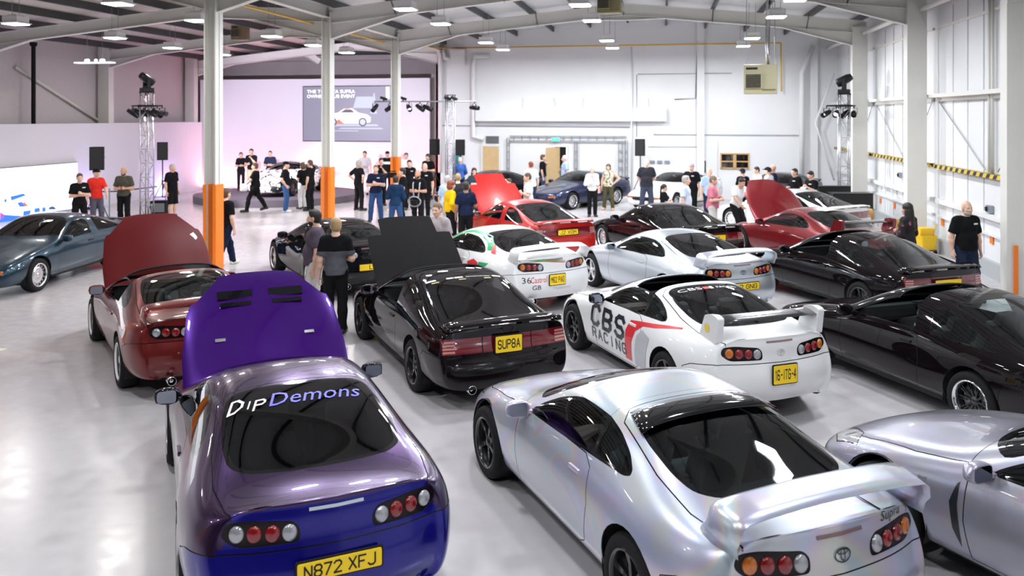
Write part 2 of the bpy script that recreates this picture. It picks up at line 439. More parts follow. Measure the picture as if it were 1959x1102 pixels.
b = MB(); b.box((0, 0, 0), (.07, .02, p0.z - max(.05, p1.z))); tag(b.build('marker_strip', [M_ORANGE], None, (XR - .62, 15.98, (p0.z + max(.05, p1.z)) / 2)), 'vertical orange strip on the wall column at the right edge', 'marker')
# ---- far wall: pilasters, pipes, duct ledge, vents, doors, window
def far(px, py, off=0.0): p = on_y(px, py, YF - off); return p
def far_box(name, x0, y0, x1, y1, d, m, off=0.0, parent=wall_far, bev=0):
    a, c = far(x0, y0, off), far(x1, y1, off); b = MB(); b.box(((a.x + c.x) / 2, YF - off - d / 2, (a.z + c.z) / 2), (abs(c.x - a.x), d, abs(a.z - c.z)), None, bev)
    return b.build(name, [m] if not isinstance(m, list) else m, parent)
for px in (1340, 1556): far_box('pilaster', px - 7, -30, px + 7, 379, .18, M_WALL)
far_box('ledge', 912, 207, 1275, 232, .28, M_WALL)
for px in (1000, 1060, 1117, 1175, 1240):
    a = far(px, 190); b = MB(); b.tube([(a.x, YF - .05, a.z + .05), (a.x, YF - .26, far(px, 209).z)], .02, 6); b.build('ledge_bracket', [M_STEEL], wall_far)
def far_pipe(name, pts, r, m, off=.06, label=None, cat='pipe'):
    b = MB(); b.s = True
    P = [far(x, y, off) for x, y in pts]; b.tube(P, r, 8); o = b.build(name, [m])
    return tag(o, label, cat)
pp = [far(845, 92, .3), far(1494, 82, .3), far(1495, 175, .3)]
b = MB(); b.s = True; b.tube([Vector((XC + .3, YF - .3, pp[0].z)), pp[0], pp[1]], .03, 8); b.tube([pp[1], pp[2]], .03, 8); tag(b.build('gas_pipe', [M_YPIPE]), 'long yellow gas pipe across the far white wall', 'pipe')
b = MB(); b.s = True; b.tube([(XC - .45, YB, 6.0), (XC - .45, 30, 6.0), (XC + .3, YF - .3, pp[0].z)], .03, 8); tag(b.build('gas_pipe', [M_YPIPE]), 'yellow gas pipe running along the column row under the roof', 'pipe')
far_pipe('conduit', [(1218, 143), (1218, 262)], .012, M_GREY, .04, 'thin vertical conduit on the far wall right of the ledge end', 'conduit')
far_pipe('conduit', [(1208, 90), (1208, 375)], .03, M_OWHITE, .34, 'white vertical pipe on the far wall down to the parked cars', 'conduit')
far_pipe('conduit', [(1220, 142), (1400, 140)], .012, M_GREY, .04, 'thin horizontal conduit on the far wall left of the heater', 'conduit')
far_pipe('conduit', [(1335, 52), (1331, 188), (1290, 190)], .014, M_BLACKPL, .06, 'dark vertical cable hanging down the far wall beside the pilaster', 'cable')
far_pipe('conduit', [(845, 240), (1205, 243)], .015, M_GREY, .05, 'thin horizontal conduit on the far wall above the cable trays', 'conduit')
far_pipe('conduit', [(1240, 281), (1345, 281)], .012, M_GREY, .05, 'thin horizontal conduit right of the wall speaker', 'conduit')
far_pipe('conduit', [(1250, 257), (1535, 259)], .012, M_GREY, .05, 'thin grey conduit under the heater on the far wall', 'conduit')
far_pipe('drain_pipe', [(935, 108), (908, 108), (905, 125), (905, 262), (925, 266)], .10, M_OWHITE, .12, 'fat white pipe running down the far wall beside the wooden door', 'pipe')
far_pipe('drain_pipe', [(848, 92), (851, 112), (867, 112)], .09, M_OWHITE, .14, 'fat white bent pipe high on the far wall corner', 'pipe')
far_pipe('drain_pipe', [(835, 92), (842, 105), (842, 330)], .09, M_OWHITE, .20, 'white downpipe in the corner beside the stage wall', 'pipe')
far_pipe('drain_pipe', [(1556, 88), (1534, 140), (1534, 360)], .10, M_OWHITE, .36, 'white downpipe with slanted top near the right corner of the far wall', 'pipe')
far_pipe('drain_pipe', [(1596, 140), (1560, 235), (1596, 345)], .04, M_OWHITE, .48, 'white diagonal brace in the far right corner', 'brace')
T = thing('wall_cabinet', 'white box high on the far wall beside bent pipes', 'box', far(877, 110, .2)); b = MB(); b.box((0, 0, 0), (.62, .36, .68), None, .02); b.build('cabinet', [M_OWHITE], T); b = MB(); b.box((.0, -.19, 0), (.5, .02, .56), None, .005); b.build('cabinet_door', [M_OWHITE], T)
# vent over the wooden door
T = thing('wall_vent', 'dark louvred vent above the wooden door on the far wall', 'vent', far(942, 267, .03))
b = MB(); b.box((0, 0, 0), (.56, .06, .30)); b.build('frame', [mat('vent grey', (.20, .20, .22), .5)], T)
for k in range(5): b = MB(); b.box((0, -.04, -.11 + k * .055), (.50, .03, .03), (.5, 0, 0)); b.build('slat', [mat('vent grey', (.2, .2, .22), .5)], T)
M_WOOD = mat('blond wood door', (.66, .46, .24), .45, noise=.12, nscale=5)
def door(n, x0, x1, ytop, leaf_open=False):
    a, c = far(x0, ytop), far(x1, ytop); D = thing('door_%d' % n, None, None, ((a.x + c.x) / 2, YF, 0)); D['kind'] = 'structure'; w_ = c.x - a.x; h_ = a.z
    b = MB()
    for x in (-w_ / 2 - .04, w_ / 2 + .04): b.box((x, -.03, h_ / 2), (.08, .10, h_))
    b.box((0, -.03, h_ + .04), (w_ + .16, .10, .08)); b.build('door_frame', [M_OWHITE], D)
    if leaf_open:
        b = MB(); b.box((0, -.012, h_ / 2), (w_, .02, h_)); b.build('opening_shade_sheet', [M_BLACK], D)  # shade of the unlit space beyond, put into a black sheet
        b = MB(); b.box((0, 0, h_ / 2), (.045, .82, h_ - .03)); L = b.build('door_leaf', [M_WOOD], D, (-w_ / 2 - .05, -.36, 0), (0, 0, R(-35)))
    else:
        b = MB(); b.box((0, -.04, h_ / 2), (w_, .045, h_)); L = b.build('door_leaf', [M_WOOD], D)
    b = MB(); b.box((w_ / 2 - .1 if not leaf_open else -.05, -.09 if not leaf_open else -.3, 1.0), (.12 if not leaf_open else .04, .04 if not leaf_open else .12, .03)); b.build('door_handle', [M_CHROME], L)
door(1, 924, 955, 280); door(2, 1062, 1083, 281, True)
far_box('doorway_panel', 1218, 282, 1345, 372, .03, M_OWHITE); far_box('doorway_panel', 1345, 268, 1372, 372, .06, M_OWHITE)
# cable trays framing a bricked-up opening
T = thing('cable_tray', 'grey cable tray frame on the far wall around the open door', 'cable tray', far(1086, 262, .1)); o0 = T.location.copy()
def tray(x0, y0, x1, y1, wd=.10):
    a, c = far(x0, y0, .1) - o0, far(x1, y1, .1) - o0; b = MB()
    if abs(x1 - x0) > abs(y1 - y0):
        for dz in (-wd, wd): b.box(((a.x + c.x) / 2, 0, (a.z + c.z) / 2 + dz), (abs(c.x - a.x), .06, .03))
        n = int(abs(c.x - a.x) / .35)
        for k in range(n): b.box((min(a.x, c.x) + (k + .5) * .35, 0, (a.z + c.z) / 2), (.03, .05, 2 * wd))
    else:
        for dx in (-wd * .5, wd * .5): b.box(((a.x + c.x) / 2 + dx, 0, (a.z + c.z) / 2), (.03, .06, abs(c.z - a.z)))
        n = int(abs(c.z - a.z) / .35)
        for k in range(n): b.box(((a.x + c.x) / 2, 0, min(a.z, c.z) + (k + .5) * .35), (wd, .05, .03))
    b.build('tray', [M_GREY], T)
tray(975, 264, 1198, 266); tray(972, 264, 972, 330); tray(1102, 270, 1102, 330, .12); tray(1187, 270, 1187, 345, .16); tray(1198, 268, 1198, 345)
T = thing('exit_sign', 'green exit sign glowing above the open dark doorway', 'sign', far(1063, 267, .2)); b = MB(); b.box((0, 0, 0), (.34, .05, .16), None, .01); b.build('housing', [M_OWHITE], T)
b = MB(); b.box((0, -.03, 0), (.31, .01, .13)); b.build('sign_face', [mat('exit green', (.02, .45, .32), .4, emit=(.02, .6, .4), estr=.8)], T)
text_obj('sign_lettering', 'EXIT', .06, mat('white print', (.8, .8, .8), .7), T, (0, -.037, 0))
T = thing('first_aid_box', 'teal round box on the far wall behind the man in blue shirt', 'box', far(874, 306, .1)); b = MB(); b.s = True; b.lathe([(.0, -.08), (.16, -.08), (.19, -.05), (.19, .08)], 20, 'y'); b.build('cover', [mat('teal plastic', (.02, .25, .30), .4)], T)
b = MB(); b.box((0, .02, 0), (.40, .10, .46), None, .03); b.build('backplate', [mat('teal plastic', (.02, .25, .30), .4)], T)
# lit inner window at right of the far wall, with dark blinds
def inner_window(n, x0, y0, x1, y1, cols):
    a, c = far(x0, y0), far(x1, y1); W = thing('window_%d' % n, None, None, ((a.x + c.x) / 2, YF, (a.z + c.z) / 2)); W['kind'] = 'structure'; w_, h_ = c.x - a.x, a.z - c.z
    b = MB(); b.box((0, -.006, 0), (w_, .012, h_)); b.build('room_shade_sheet', [mat('room shade sheet', (.03, .022, .018), .8)], W)  # thin dark sheet carries the shade of the unlit room behind
    mw = mat('warm timber frame', (.60, .38, .17), .5)
    b = MB()
    for x in (-w_ / 2, w_ / 2): b.box((x, -.03, 0), (.05, .06, h_ + .05))
    for zz in (-h_ / 2, h_ / 2): b.box((0, -.03, zz), (w_, .06, .05))
    if cols == 2: b.box((0, -.03, 0), (.12, .06, h_))
    b.box((0, -.03, -.02), (w_, .05, .05)); b.build('window_frame', [mw], W)
    k = 0
    x = -w_ / 2 + .06
    while x < w_ / 2 - .05:
        if abs(x) > .09 or cols == 1:
            b = MB(); b.box((x, -.025, h_ * .25), (.035, .01, h_ * .42), (0, 0, .5)); b.build('blind_slat', [mat('brown blind', (.10, .07, .05), .6)], W)
        x += .065
    for g in ((-1, 1) if cols == 2 else (0,)):
        b = MB(); b.box((g * w_ / 4, -.045, 0), (w_ / (2 if cols == 2 else 1) - .06, .006, h_ - .04)); b.build('pane', [glass('clear window glass', (.9, .9, .9))], W)
inner_window(1, 1379, 294, 1432, 322, 2); inner_window(2, 1336, 309, 1349, 329, 1)
T = thing('socket_box', 'small grey socket boxes on the far wall behind the charcoal tee man', 'socket', far(1262, 310, .05)); b = MB()
for k in range(3): b = MB(); b.box((-.3 + k * .3, 0, 0), (.2, .06, .12), None, .01); b.build('box', [M_GREY], T)

# ---- left side: low partition, stage wall, screens
XP = -20.7
a, c = on_x(0, 240, XP), on_x(378, 232, XP)
PH = (a.z + c.z) / 2
M_PART = mat('white partition', (.74, .73, .80), .55, noise=.02)
b = MB(); b.box((XP - .06, (8 + 34.5) / 2, PH / 2), (.12, 34.5 - 8, PH)); part = struct(b.build('wall_partition', [M_PART]))
YS = 34.62
a, c = on_y(383, 152, YS), on_y(822, 150, YS); SH = (a.z + c.z) / 2
b = MB(); b.box(((a.x + c.x) / 2, YS + .1, SH / 2), (c.x - a.x, .2, SH)); stagewall = struct(b.build('wall_stage', [mat('stage wall white', (.78, .76, .82), .55)]))
SX0, SX1 = a.x, c.x
b = MB(); b.box((c.x + .25, YS + .3, 2.6), (.5, .1, 5.2)); b.build('side_return', [M_TAUPE], stagewall)

def screen_mat(name, fn):
    m = bpy.data.materials.new(name); m.use_nodes = True; return m
def flat(name, poly, y, m, parent, step=None, axis='y'):
    """flat printed or displayed shape lying in front of a screen"""
    V = [((x, y, z) if axis == 'y' else (y, x, z)) for x, z in poly]
    return put(name, mesh_data(name, V, [list(range(len(V)))], False, [m]), parent)
def lit(name, c, s): return mat('screen ' + name, (.01, .01, .01), .4, emit=c, estr=s)
a, c = on_y(581, 166, YS - .03), on_y(748, 270, YS - .03)
T = thing('display_screen', 'large dark display screen on the stage wall showing a white racing car', 'screen', ((a.x + c.x) / 2, YS - .03, (a.z + c.z) / 2)); SWd, SHt = c.x - a.x, a.z - c.z
b = MB(); b.box((0, 0, 0), (SWd + .06, .05, SHt + .06)); b.build('bezel', [M_BLACK], T)
b = MB(); b.box((0, -.028, 0), (SWd, .01, SHt)); b.build('panel', [lit('slate', (.23, .21, .30), .8)], T)
yv = -.036
white = lit('white', (1, 1, 1), 1.1)
V, F = text_mesh('THE TOYOTA SUPRA', .15, bold=.01); V[:, 0] *= 2.25 / (V[:, 0].max() - V[:, 0].min()); put('screen_lettering', mesh_data('screen_lettering', [(x - SWd / 2 + 1.3, yv, z + SHt / 2 - .22) for x, z in V], F, False, [white]), T)
V, F = text_mesh('OWNERS CLUB EVENT', .15, bold=.01); V[:, 0] *= 2.25 / (V[:, 0].max() - V[:, 0].min()); put('screen_lettering', mesh_data('screen_lettering', [(x - SWd / 2 + 1.3, yv, z + SHt / 2 - .43) for x, z in V], F, False, [white]), T)
def sc(pts, ox, oz, s): return [(ox + x * s, oz + z * s) for x, z in pts]
fogs = lit('fog', (.45, .47, .60), .8)
for x0, x1, z0, z1 in ((-1.1, 1.5, -.55, -.47), (-.4, 1.7, -.68, -.62), (-.9, .6, -.78, -.74), (.3, 1.3, .25, .75), (1.1, 1.4, .0, .9)): flat('screen_streak', [(x0, z0), (x1, z0), (x1 - .1, z1), (x0 + .15, z1)], yv, fogs, T)
flat('screen_car_body', sc([(-1.25, -.28), (-1.3, .0), (-1.0, .12), (-.55, .2), (-.2, .42), (.25, .44), (.6, .2), (1.1, .1), (1.3, -.05), (1.28, -.3), (.95, -.38), (-.9, -.38)], .05, -.12, .82), yv - .002, white, T)
flat('screen_car_glass', sc([(-.42, .2), (-.15, .38), (.2, .38), (.4, .2)], .05, -.12, .82), yv - .004, lit('dark', (.05, .05, .08), .8), T)
red_ = lit('red', (.9, .12, .05), 1.0)
flat('screen_car_stripe', sc([(-.9, -.38), (-.5, -.15), (-.2, -.38)], .05, -.12, .82), yv - .004, red_, T); flat('screen_car_stripe', sc([(-.15, .44), (.2, .45), (.1, .40), (-.2, .39)], .05, -.12, .82), yv - .005, red_, T)
for cx in (-.85, .85): flat('screen_car_wheel', sc([(cx + .24 * math.cos(t * .35), -.3 + .24 * math.sin(t * .35)) for t in range(18)], .05, -.12, .82), yv - .006, lit('dark', (.05, .05, .08), .8), T); flat('screen_car_wheel', sc([(cx + .16 * math.cos(t * .35), -.3 + .16 * math.sin(t * .35)) for t in range(18)], .05, -.12, .82), yv - .008, lit('steel', (.5, .5, .6), .8), T)
flat('screen_strip', [(SWd / 2 - .22, SHt / 2 - .55), (SWd / 2 - .06, SHt / 2 - .55), (SWd / 2 - .06, SHt / 2 - .03), (SWd / 2 - .22, SHt / 2 - .03)], yv, white, T)
# bright screen on the partition at the left
q0, q1 = on_x(145, 312, XP + .02), on_x(145, 420, XP + .02); n0 = on_x(-260, 340, XP + .02)
zt_, zb_ = on_x(60, 318, XP + .02).z, .08; y1_, y0_ = q0.y, 15.5
T = thing('video_wall', 'glaring white video wall on the left partition showing a racing car', 'screen', (XP + .04, (y0_ + y1_) / 2, (zt_ + zb_) / 2)); LW, LH = y1_ - y0_, zt_ - zb_
b = MB(); b.box((0, 0, 0), (.08, LW + .04, LH + .04)); b.build('cabinet', [M_BLACK], T)
b = MB(); b.box((.045, 0, 0), (.012, LW, LH)); b.build('panel', [lit('glare', (.93, .96, 1.0), 1.7)], T)
def vw(px, py): p = on_x(px, py, XP + .1); return (p.y - T.location.y, p.z - T.location.z)
blue_ = lit('deep blue', (.02, .12, .62), 1.3); sky_ = lit('pale blue', (.35, .58, .85), 1.6)
for pts, m in ((((88, 383), (133, 376), (137, 390), (92, 394)), sky_), (((20, 376), (45, 370), (50, 374), (22, 384)), blue_), (((33, 388), (42, 386), (50, 395), (38, 396)), blue_), (((42, 388), (48, 387), (54, 394), (50, 395)), red_), (((45, 404), (60, 402), (57, 412), (44, 414)), blue_), (((66, 399), (76, 397), (77, 405), (66, 407)), blue_), (((81, 397), (87, 396), (88, 404), (81, 406)), blue_), (((0, 410), (25, 412), (60, 414), (40, 424), (0, 430)), blue_), (((0, 406), (8, 410), (8, 418), (0, 420)), lit('magenta', (.6, .02, .45), 1.2)), (((8, 382), (13, 380), (13, 386), (9, 388)), blue_)):
    flat('screen_shape', [vw(*p) for p in pts], .056, m, T, axis='x')
p = [vw(100 + 1.1 * 6.5 * math.cos(t * math.pi / 8), 401 - 6.5 * math.sin(t * math.pi / 8)) for t in range(9)]; flat('screen_shape', p, .056, lit('navy', (.02, .08, .2), 1.0), T, axis='x')
# stage: round platform
SCX, SCY, SR = -15.3, 31.15, 3.25
b = MB(); b.lathe([(0, .26), (SR, .26), (SR, .0), (0, 0)], 72); stage = tag(b.build('stage', [mat('dark stage carpet', (.13, .11, .14), .7, noise=.1, nscale=20)], None, (SCX, SCY, 0)), 'low round dark stage under the camouflaged car', 'stage')
# beam on the dark far end of the left bay
b = MB(); b.beam((XL, YFL - .15, 6.05), (XC, YFL - .15, 6.05), .16, .26); b.build('wall_beam', [M_TAUPE], wall_stage)
b = MB(); b.beam((on_y(535, 72, 34.9)), (on_y(612, 118, 34.9)), .16, .30); b.build('wall_beam', [M_STEEL], wall_stage)
# floor cable cover at the partition, barrier rope posts
for i, (px, py) in enumerate(((209, 418), (268, 413))):
    g = ground(px, py); T = thing('barrier_post', ['slim barrier post between the red polo man and the olive tee man', 'slim barrier post right of the olive tee man'][i], 'barrier', g, 0, 'rope barrier posts')
    b = MB(); b.lathe([(0, 0), (.16, 0), (.16, .02), (.03, .04), (.025, .95), (.035, .97), (0, .99)], 16); b.build('post', [M_GREY], T)
g0, g1 = ground(150, 423), ground(300, 408)
b = MB(); b.s = True; b.tube([(g0.x, g0.y, .92), ((g0.x + g1.x) / 2, (g0.y + g1.y) / 2, .86), (g1.x, g1.y, .92)], .02, 8); tag(b.build('barrier_rope', [M_BLACKPL]), 'dark rope barrier behind the three men at the left', 'rope')
# black pipe standing at the left wall
p = on_x(64, 100, XL + .45); b = MB(); b.s = True; b.lathe([(.07, 0), (.07, 5.7), (.12, 5.75), (.12, 5.85)], 14, 'z', (p.x, p.y, 0)); tag(b.build('black_pipe', [M_BLACK]), 'tall black pole rising behind the left partition to the roof', 'pole')
b = MB(); b.s = True; b.tube([on_x(30, 128, XL + .1), on_x(195, 235, XL + .1)], .06, 8); tag(b.build('wall_brace', [M_STEEL]), 'diagonal tube brace on the left wall above the partition', 'brace')
# ================================================================== car library
def bspline(C, nu):
    """uniform cubic B-spline along axis 0 of control array C, nu samples per span, end points kept"""
    C = np.asarray(C, float)
    P = np.concatenate([2 * C[:1] - C[1:2], C, 2 * C[-1:] - C[-2:-1]], 0)
    out = []
    for i in range(len(C) - 1):
        p0, p1, p2, p3 = P[i], P[i + 1], P[i + 2], P[i + 3]
        for j in range(nu):
            t = j / nu
            out.append(((1 - t) ** 3 * p0 + (3 * t ** 3 - 6 * t ** 2 + 4) * p1 + (-3 * t ** 3 + 3 * t ** 2 + 3 * t + 1) * p2 + t ** 3 * p3) / 6)
    out.append(C[-1])
    return np.array(out)

LOW4 = [(.62, .17), (.81, .175), (.86, .35), (.878, .56), (.865, .735)]
def sec(x, low, up): return [(x, y, z) for y, z in list(low) + list(up)]
def NET4():
    S = []
    # tail face: collapses to its middle
    rim = [(-2.13, .60, .27), (-2.15, .68, .28), (-2.17, .735, .41), (-2.15, .755, .58), (-2.10, .745, .735), (-2.07, .70, .86), (-2.10, .63, .93), (-2.135, .51, .953), (-2.15, .37, .96), (-2.155, .19, .964), (-2.156, 0, .966)]
    def face(f, push):
        o = []
        for (x, y, z) in rim:
            zz = z + (.02 if z > .9 else 0) * (1 - f) * 0
            bulge = (.075 * math.exp(-((zz - .50) / .14) ** 4) + (.02 if zz < .9 else 0))
            o.append((-2.165 - bulge + 0 - (1 - f) * .02 + .13 * (abs(y) * f / .72) ** 3 + .05 * max(0, .36 - zz) / .1, y * f, zz))
        return o
    S.append(face(0, 1)); S.append(face(.45, 1)); S.append(face(.78, .5)); S.append(face(.93, 0))
    S.append(rim)
    S.append([(-2.02, .62, .25), (-2.02, .765, .26), (-2.0, .815, .40), (-1.99, .835, .58), (-1.98, .815, .74), (-1.97, .755, .868), (-2.0, .665, .925), (-2.02, .53, .945), (-2.03, .385, .953), (-2.03, .2, .957), (-2.03, 0, .958)])
    S.append(sec(-1.84, [(.62, .235), (.81, .245), (.86, .40), (.882, .59), (.858, .755)], [(.785, .882), (.685, .935), (.555, .953), (.41, .96), (.21, .965), (0, .967)]))
    S.append(sec(-1.58, [(.62, .21), (.835, .22), (.885, .40), (.91, .60), (.882, .77)], [(.80, .897), (.70, .962), (.575, 1.0), (.43, 1.018), (.22, 1.028), (0, 1.03)]))
    S.append(sec(-1.28, [(.62, .19), (.845, .20), (.893, .38), (.918, .60), (.888, .775)], [(.80, .90), (.708, .995), (.605, 1.07), (.455, 1.11), (.23, 1.125), (0, 1.13)]))
    S.append(sec(-.95, [(.62, .175), (.83, .18), (.875, .36), (.895, .58), (.873, .765)], [(.80, .90), (.715, 1.025), (.615, 1.135), (.47, 1.19), (.24, 1.21), (0, 1.215)]))
    S.append(sec(-.62, LOW4, [(.803, .89), (.718, 1.045), (.618, 1.172), (.478, 1.235), (.25, 1.258), (0, 1.264)]))
    S.append(sec(-.3, LOW4, [(.805, .882), (.72, 1.045), (.622, 1.182), (.487, 1.25), (.25, 1.275), (0, 1.282)]))
    S.append(sec(.0, LOW4, [(.808, .876), (.73, 1.025), (.635, 1.15), (.50, 1.222), (.26, 1.252), (0, 1.26)]))
    S.append(sec(.28, LOW4, [(.812, .87), (.75, .97), (.665, 1.06), (.54, 1.125), (.28, 1.163), (0, 1.175)]))
    S.append(sec(.54, LOW4, [(.815, .862), (.77, .915), (.695, .965), (.58, 1.008), (.30, 1.045), (0, 1.06)]))
    S.append(sec(.78, LOW4, [(.80, .838), (.725, .885), (.625, .905), (.485, .918), (.25, .937), (0, .942)]))
    S.append(sec(1.02, [(.62, .17), (.82, .18), (.872, .36), (.888, .56), (.872, .71)], [(.80, .808), (.715, .848), (.605, .862), (.455, .868), (.23, .893), (0, .90)]))
    S.append(sec(1.32, [(.6, .17), (.82, .185), (.872, .35), (.888, .53), (.865, .675)], [(.79, .765), (.705, .80), (.585, .812), (.44, .82), (.22, .842), (0, .848)]))
    S.append(sec(1.64, [(.58, .17), (.77, .195), (.835, .335), (.852, .49), (.822, .61)], [(.75, .69), (.665, .722), (.55, .738), (.42, .745), (.2, .762), (0, .767)]))
    S.append(sec(1.92, [(.5, .17), (.68, .19), (.75, .31), (.768, .43), (.73, .53)], [(.66, .592), (.58, .62), (.475, .638), (.355, .648), (.18, .66), (0, .664)]))
    S.append(sec(2.1, [(.4, .18), (.54, .20), (.615, .295), (.635, .39), (.60, .468)], [(.535, .51), (.46, .532), (.37, .548), (.275, .558), (.14, .566), (0, .569)]))
    S.append(sec(2.21, [(.22, .22), (.30, .23), (.35, .295), (.365, .36), (.34, .41)], [(.3, .435), (.26, .45), (.2, .458), (.15, .463), (.08, .466), (0, .468)]))
    S.append([(2.245 - .06 * max(0, z - .36) / .1, 0, z) for x, y, z in S[-1]])
    return S
LOW3 = [(.60, .185), (.79, .19), (.835, .35), (.85, .53), (.843, .69)]
def NET3():
    S = []
    rim = [(-2.20, .58, .26), (-2.22, .70, .265), (-2.26, .775, .36), (-2.25, .79, .56), (-2.20, .79, .70), (-2.19, .775, .83), (-2.20, .72, .905), (-2.225, .60, .922), (-2.235, .43, .93), (-2.24, .22, .934), (-2.24, 0, .936)]
    def face(f, push):
        o = []
        for (x, y, z) in rim:
            zz = z
            bulge = .085 / (1 + math.exp((zz - .60) / .018)) - .05 / (1 + math.exp((zz - .27) / .03))
            o.append((-2.245 - bulge + .07 * (abs(y) * f / .75) ** 4, y * f, zz))
        return o
    S.append(face(0, 1)); S.append(face(.5, 1)); S.append(face(.84, .5)); S.append(face(.95, 0))
    S.append(rim)
    S.append([(-2.10, .6, .25), (-2.10, .75, .255), (-2.09, .81, .38), (-2.08, .825, .57), (-2.08, .818, .72), (-2.08, .79, .845), (-2.09, .715, .902), (-2.10, .59, .915), (-2.10, .43, .922), (-2.10, .22, .927), (-2.10, 0, .93)])
    S.append(sec(-1.93, [(.6, .235), (.79, .24), (.835, .39), (.852, .57), (.842, .73)], [(.80, .86), (.72, .918), (.595, .938), (.44, .947), (.22, .952), (0, .955)]))
    S.append(sec(-1.65, [(.6, .215), (.80, .22), (.85, .38), (.868, .565), (.852, .735)], [(.803, .87), (.72, .955), (.61, .995), (.46, 1.012), (.24, 1.022), (0, 1.026)]))
    S.append(sec(-1.3, [(.6, .195), (.80, .20), (.853, .37), (.87, .56), (.852, .735)], [(.803, .878), (.72, .995), (.625, 1.075), (.495, 1.112), (.25, 1.127), (0, 1.132)]))
    S.append(sec(-.95, [(.6, .185), (.79, .19), (.84, .36), (.858, .545), (.845, .72)], [(.803, .878), (.722, 1.035), (.635, 1.158), (.52, 1.215), (.26, 1.237), (0, 1.243)]))
    S.append(sec(-.6, LOW3, [(.803, .873), (.722, 1.058), (.64, 1.2), (.535, 1.268), (.27, 1.293), (0, 1.30)]))
    S.append(sec(-.25, LOW3, [(.803, .868), (.724, 1.058), (.64, 1.203), (.538, 1.275), (.27, 1.302), (0, 1.31)]))
    S.append(sec(.02, LOW3, [(.804, .865), (.732, 1.03), (.645, 1.16), (.545, 1.235), (.275, 1.27), (0, 1.28)]))
    S.append(sec(.28, LOW3, [(.806, .86), (.75, .965), (.675, 1.06), (.57, 1.13), (.29, 1.17), (0, 1.182)]))
    S.append(sec(.55, LOW3, [(.808, .85), (.77, .90), (.70, .955), (.60, 1.0), (.31, 1.035), (0, 1.048)]))
    S.append(sec(.80, LOW3, [(.80, .815), (.735, .858), (.64, .875), (.50, .885), (.25, .90), (0, .905)]))
    S.append(sec(1.05, [(.6, .185), (.79, .195), (.842, .355), (.857, .53), (.845, .68)], [(.795, .785), (.73, .822), (.62, .835), (.47, .84), (.24, .862), (0, .868)]))
    S.append(sec(1.35, [(.6, .185), (.79, .2), (.845, .355), (.858, .52), (.838, .65)], [(.79, .745), (.72, .778), (.60, .79), (.455, .795), (.23, .812), (0, .818)]))
    S.append(sec(1.7, [(.58, .185), (.76, .205), (.825, .345), (.84, .49), (.822, .60)], [(.775, .675), (.705, .702), (.585, .715), (.445, .72), (.22, .735), (0, .74)]))
    S.append(sec(2.0, [(.52, .19), (.70, .21), (.78, .325), (.795, .45), (.775, .545)], [(.73, .603), (.66, .623), (.545, .634), (.41, .64), (.21, .65), (0, .653)]))
    S.append([(2.12, .45, .2), (2.13, .62, .22), (2.13, .715, .315), (2.12, .73, .42), (2.11, .71, .50), (2.11, .665, .55), (2.13, .60, .572), (2.16, .495, .585), (2.18, .375, .592), (2.19, .19, .60), (2.19, 0, .603)])
    S.append([(2.19, .34, .23), (2.21, .48, .245), (2.22, .57, .31), (2.21, .585, .395), (2.19, .57, .455), (2.19, .53, .495), (2.2, .48, .512), (2.22, .395, .523), (2.235, .3, .53), (2.245, .15, .536), (2.245, 0, .538)])
    S.append([(x + .03, 0, z) for x, y, z in S[-1]])
    return S

def hull(poly):
    pts = sorted(set((round(float(x), 5), round(float(y), 5)) for x, y in poly)); out = []
    for seq in (pts, pts[::-1]):
        h = []
        for p in seq:
            while len(h) > 1 and (h[-1][0] - h[-2][0]) * (p[1] - h[-2][1]) - (h[-1][1] - h[-2][1]) * (p[0] - h[-2][0]) <= 1e-9: h.pop()
            h.append(p)
        out += h[:-1]
    return out
def clip(bm, faces, poly, ua, va):
    """cut faces along a convex polygon given in coordinates (axis ua, axis va); returns those inside"""
    P = [Vector(p) for p in hull(poly)]
    lo = [min(p[i] for p in P) for i in (0, 1)]; hi = [max(p[i] for p in P) for i in (0, 1)]
    keep = []
    for f in faces:
        us = [v.co[ua] for v in f.verts]; vs = [v.co[va] for v in f.verts]
        if max(us) >= lo[0] and min(us) <= hi[0] and max(vs) >= lo[1] and min(vs) <= hi[1]: keep.append(f)
    for i in range(len(P)):
        a, b = P[i - 1], P[i]
        e = b - a
        if e.length < 1e-6: continue
        n2 = Vector((-e.y, e.x)).normalized()
        co = Vector((0, 0, 0)); no = Vector((0, 0, 0)); co[ua], co[va] = a; no[ua], no[va] = n2
        es = set(); vs = set()
        for f in keep: es.update(f.edges); vs.update(f.verts)
        r = bmesh.ops.bisect_plane(bm, geom=keep + list(es) + list(vs), dist=1e-5, plane_co=co, plane_no=no)
        nk = []
        for f in r['geom']:
            if isinstance(f, bmesh.types.BMFace):
                c = f.calc_center_median()
                if (c[ua] - a.x) * n2.x + (c[va] - a.y) * n2.y > 0: nk.append(f)
        keep = nk
    return keep
def offset_poly(poly, d):
    """move a convex polygon inwards by d"""
    P = [Vector(p) for p in hull(poly)]; out = []
    for i in range(len(P)):
        a, b, q = P[i - 1], P[i], P[(i + 1) % len(P)]
        e = (b - a); g = (q - b)
        if e.length < 1e-6 or g.length < 1e-6: continue
        n1 = Vector((-e.y, e.x)).normalized(); n2 = Vector((-g.y, g.x)).normalized()
        n = (n1 + n2); n.normalize()
        out.append(tuple(b + n * d / max(.5, n.dot(n1))))
    return out
def circ(cx, cz, r, n=28): return [(cx + r * math.cos(2 * math.pi * k / n), cz + r * math.sin(2 * math.pi * k / n)) for k in range(n)]

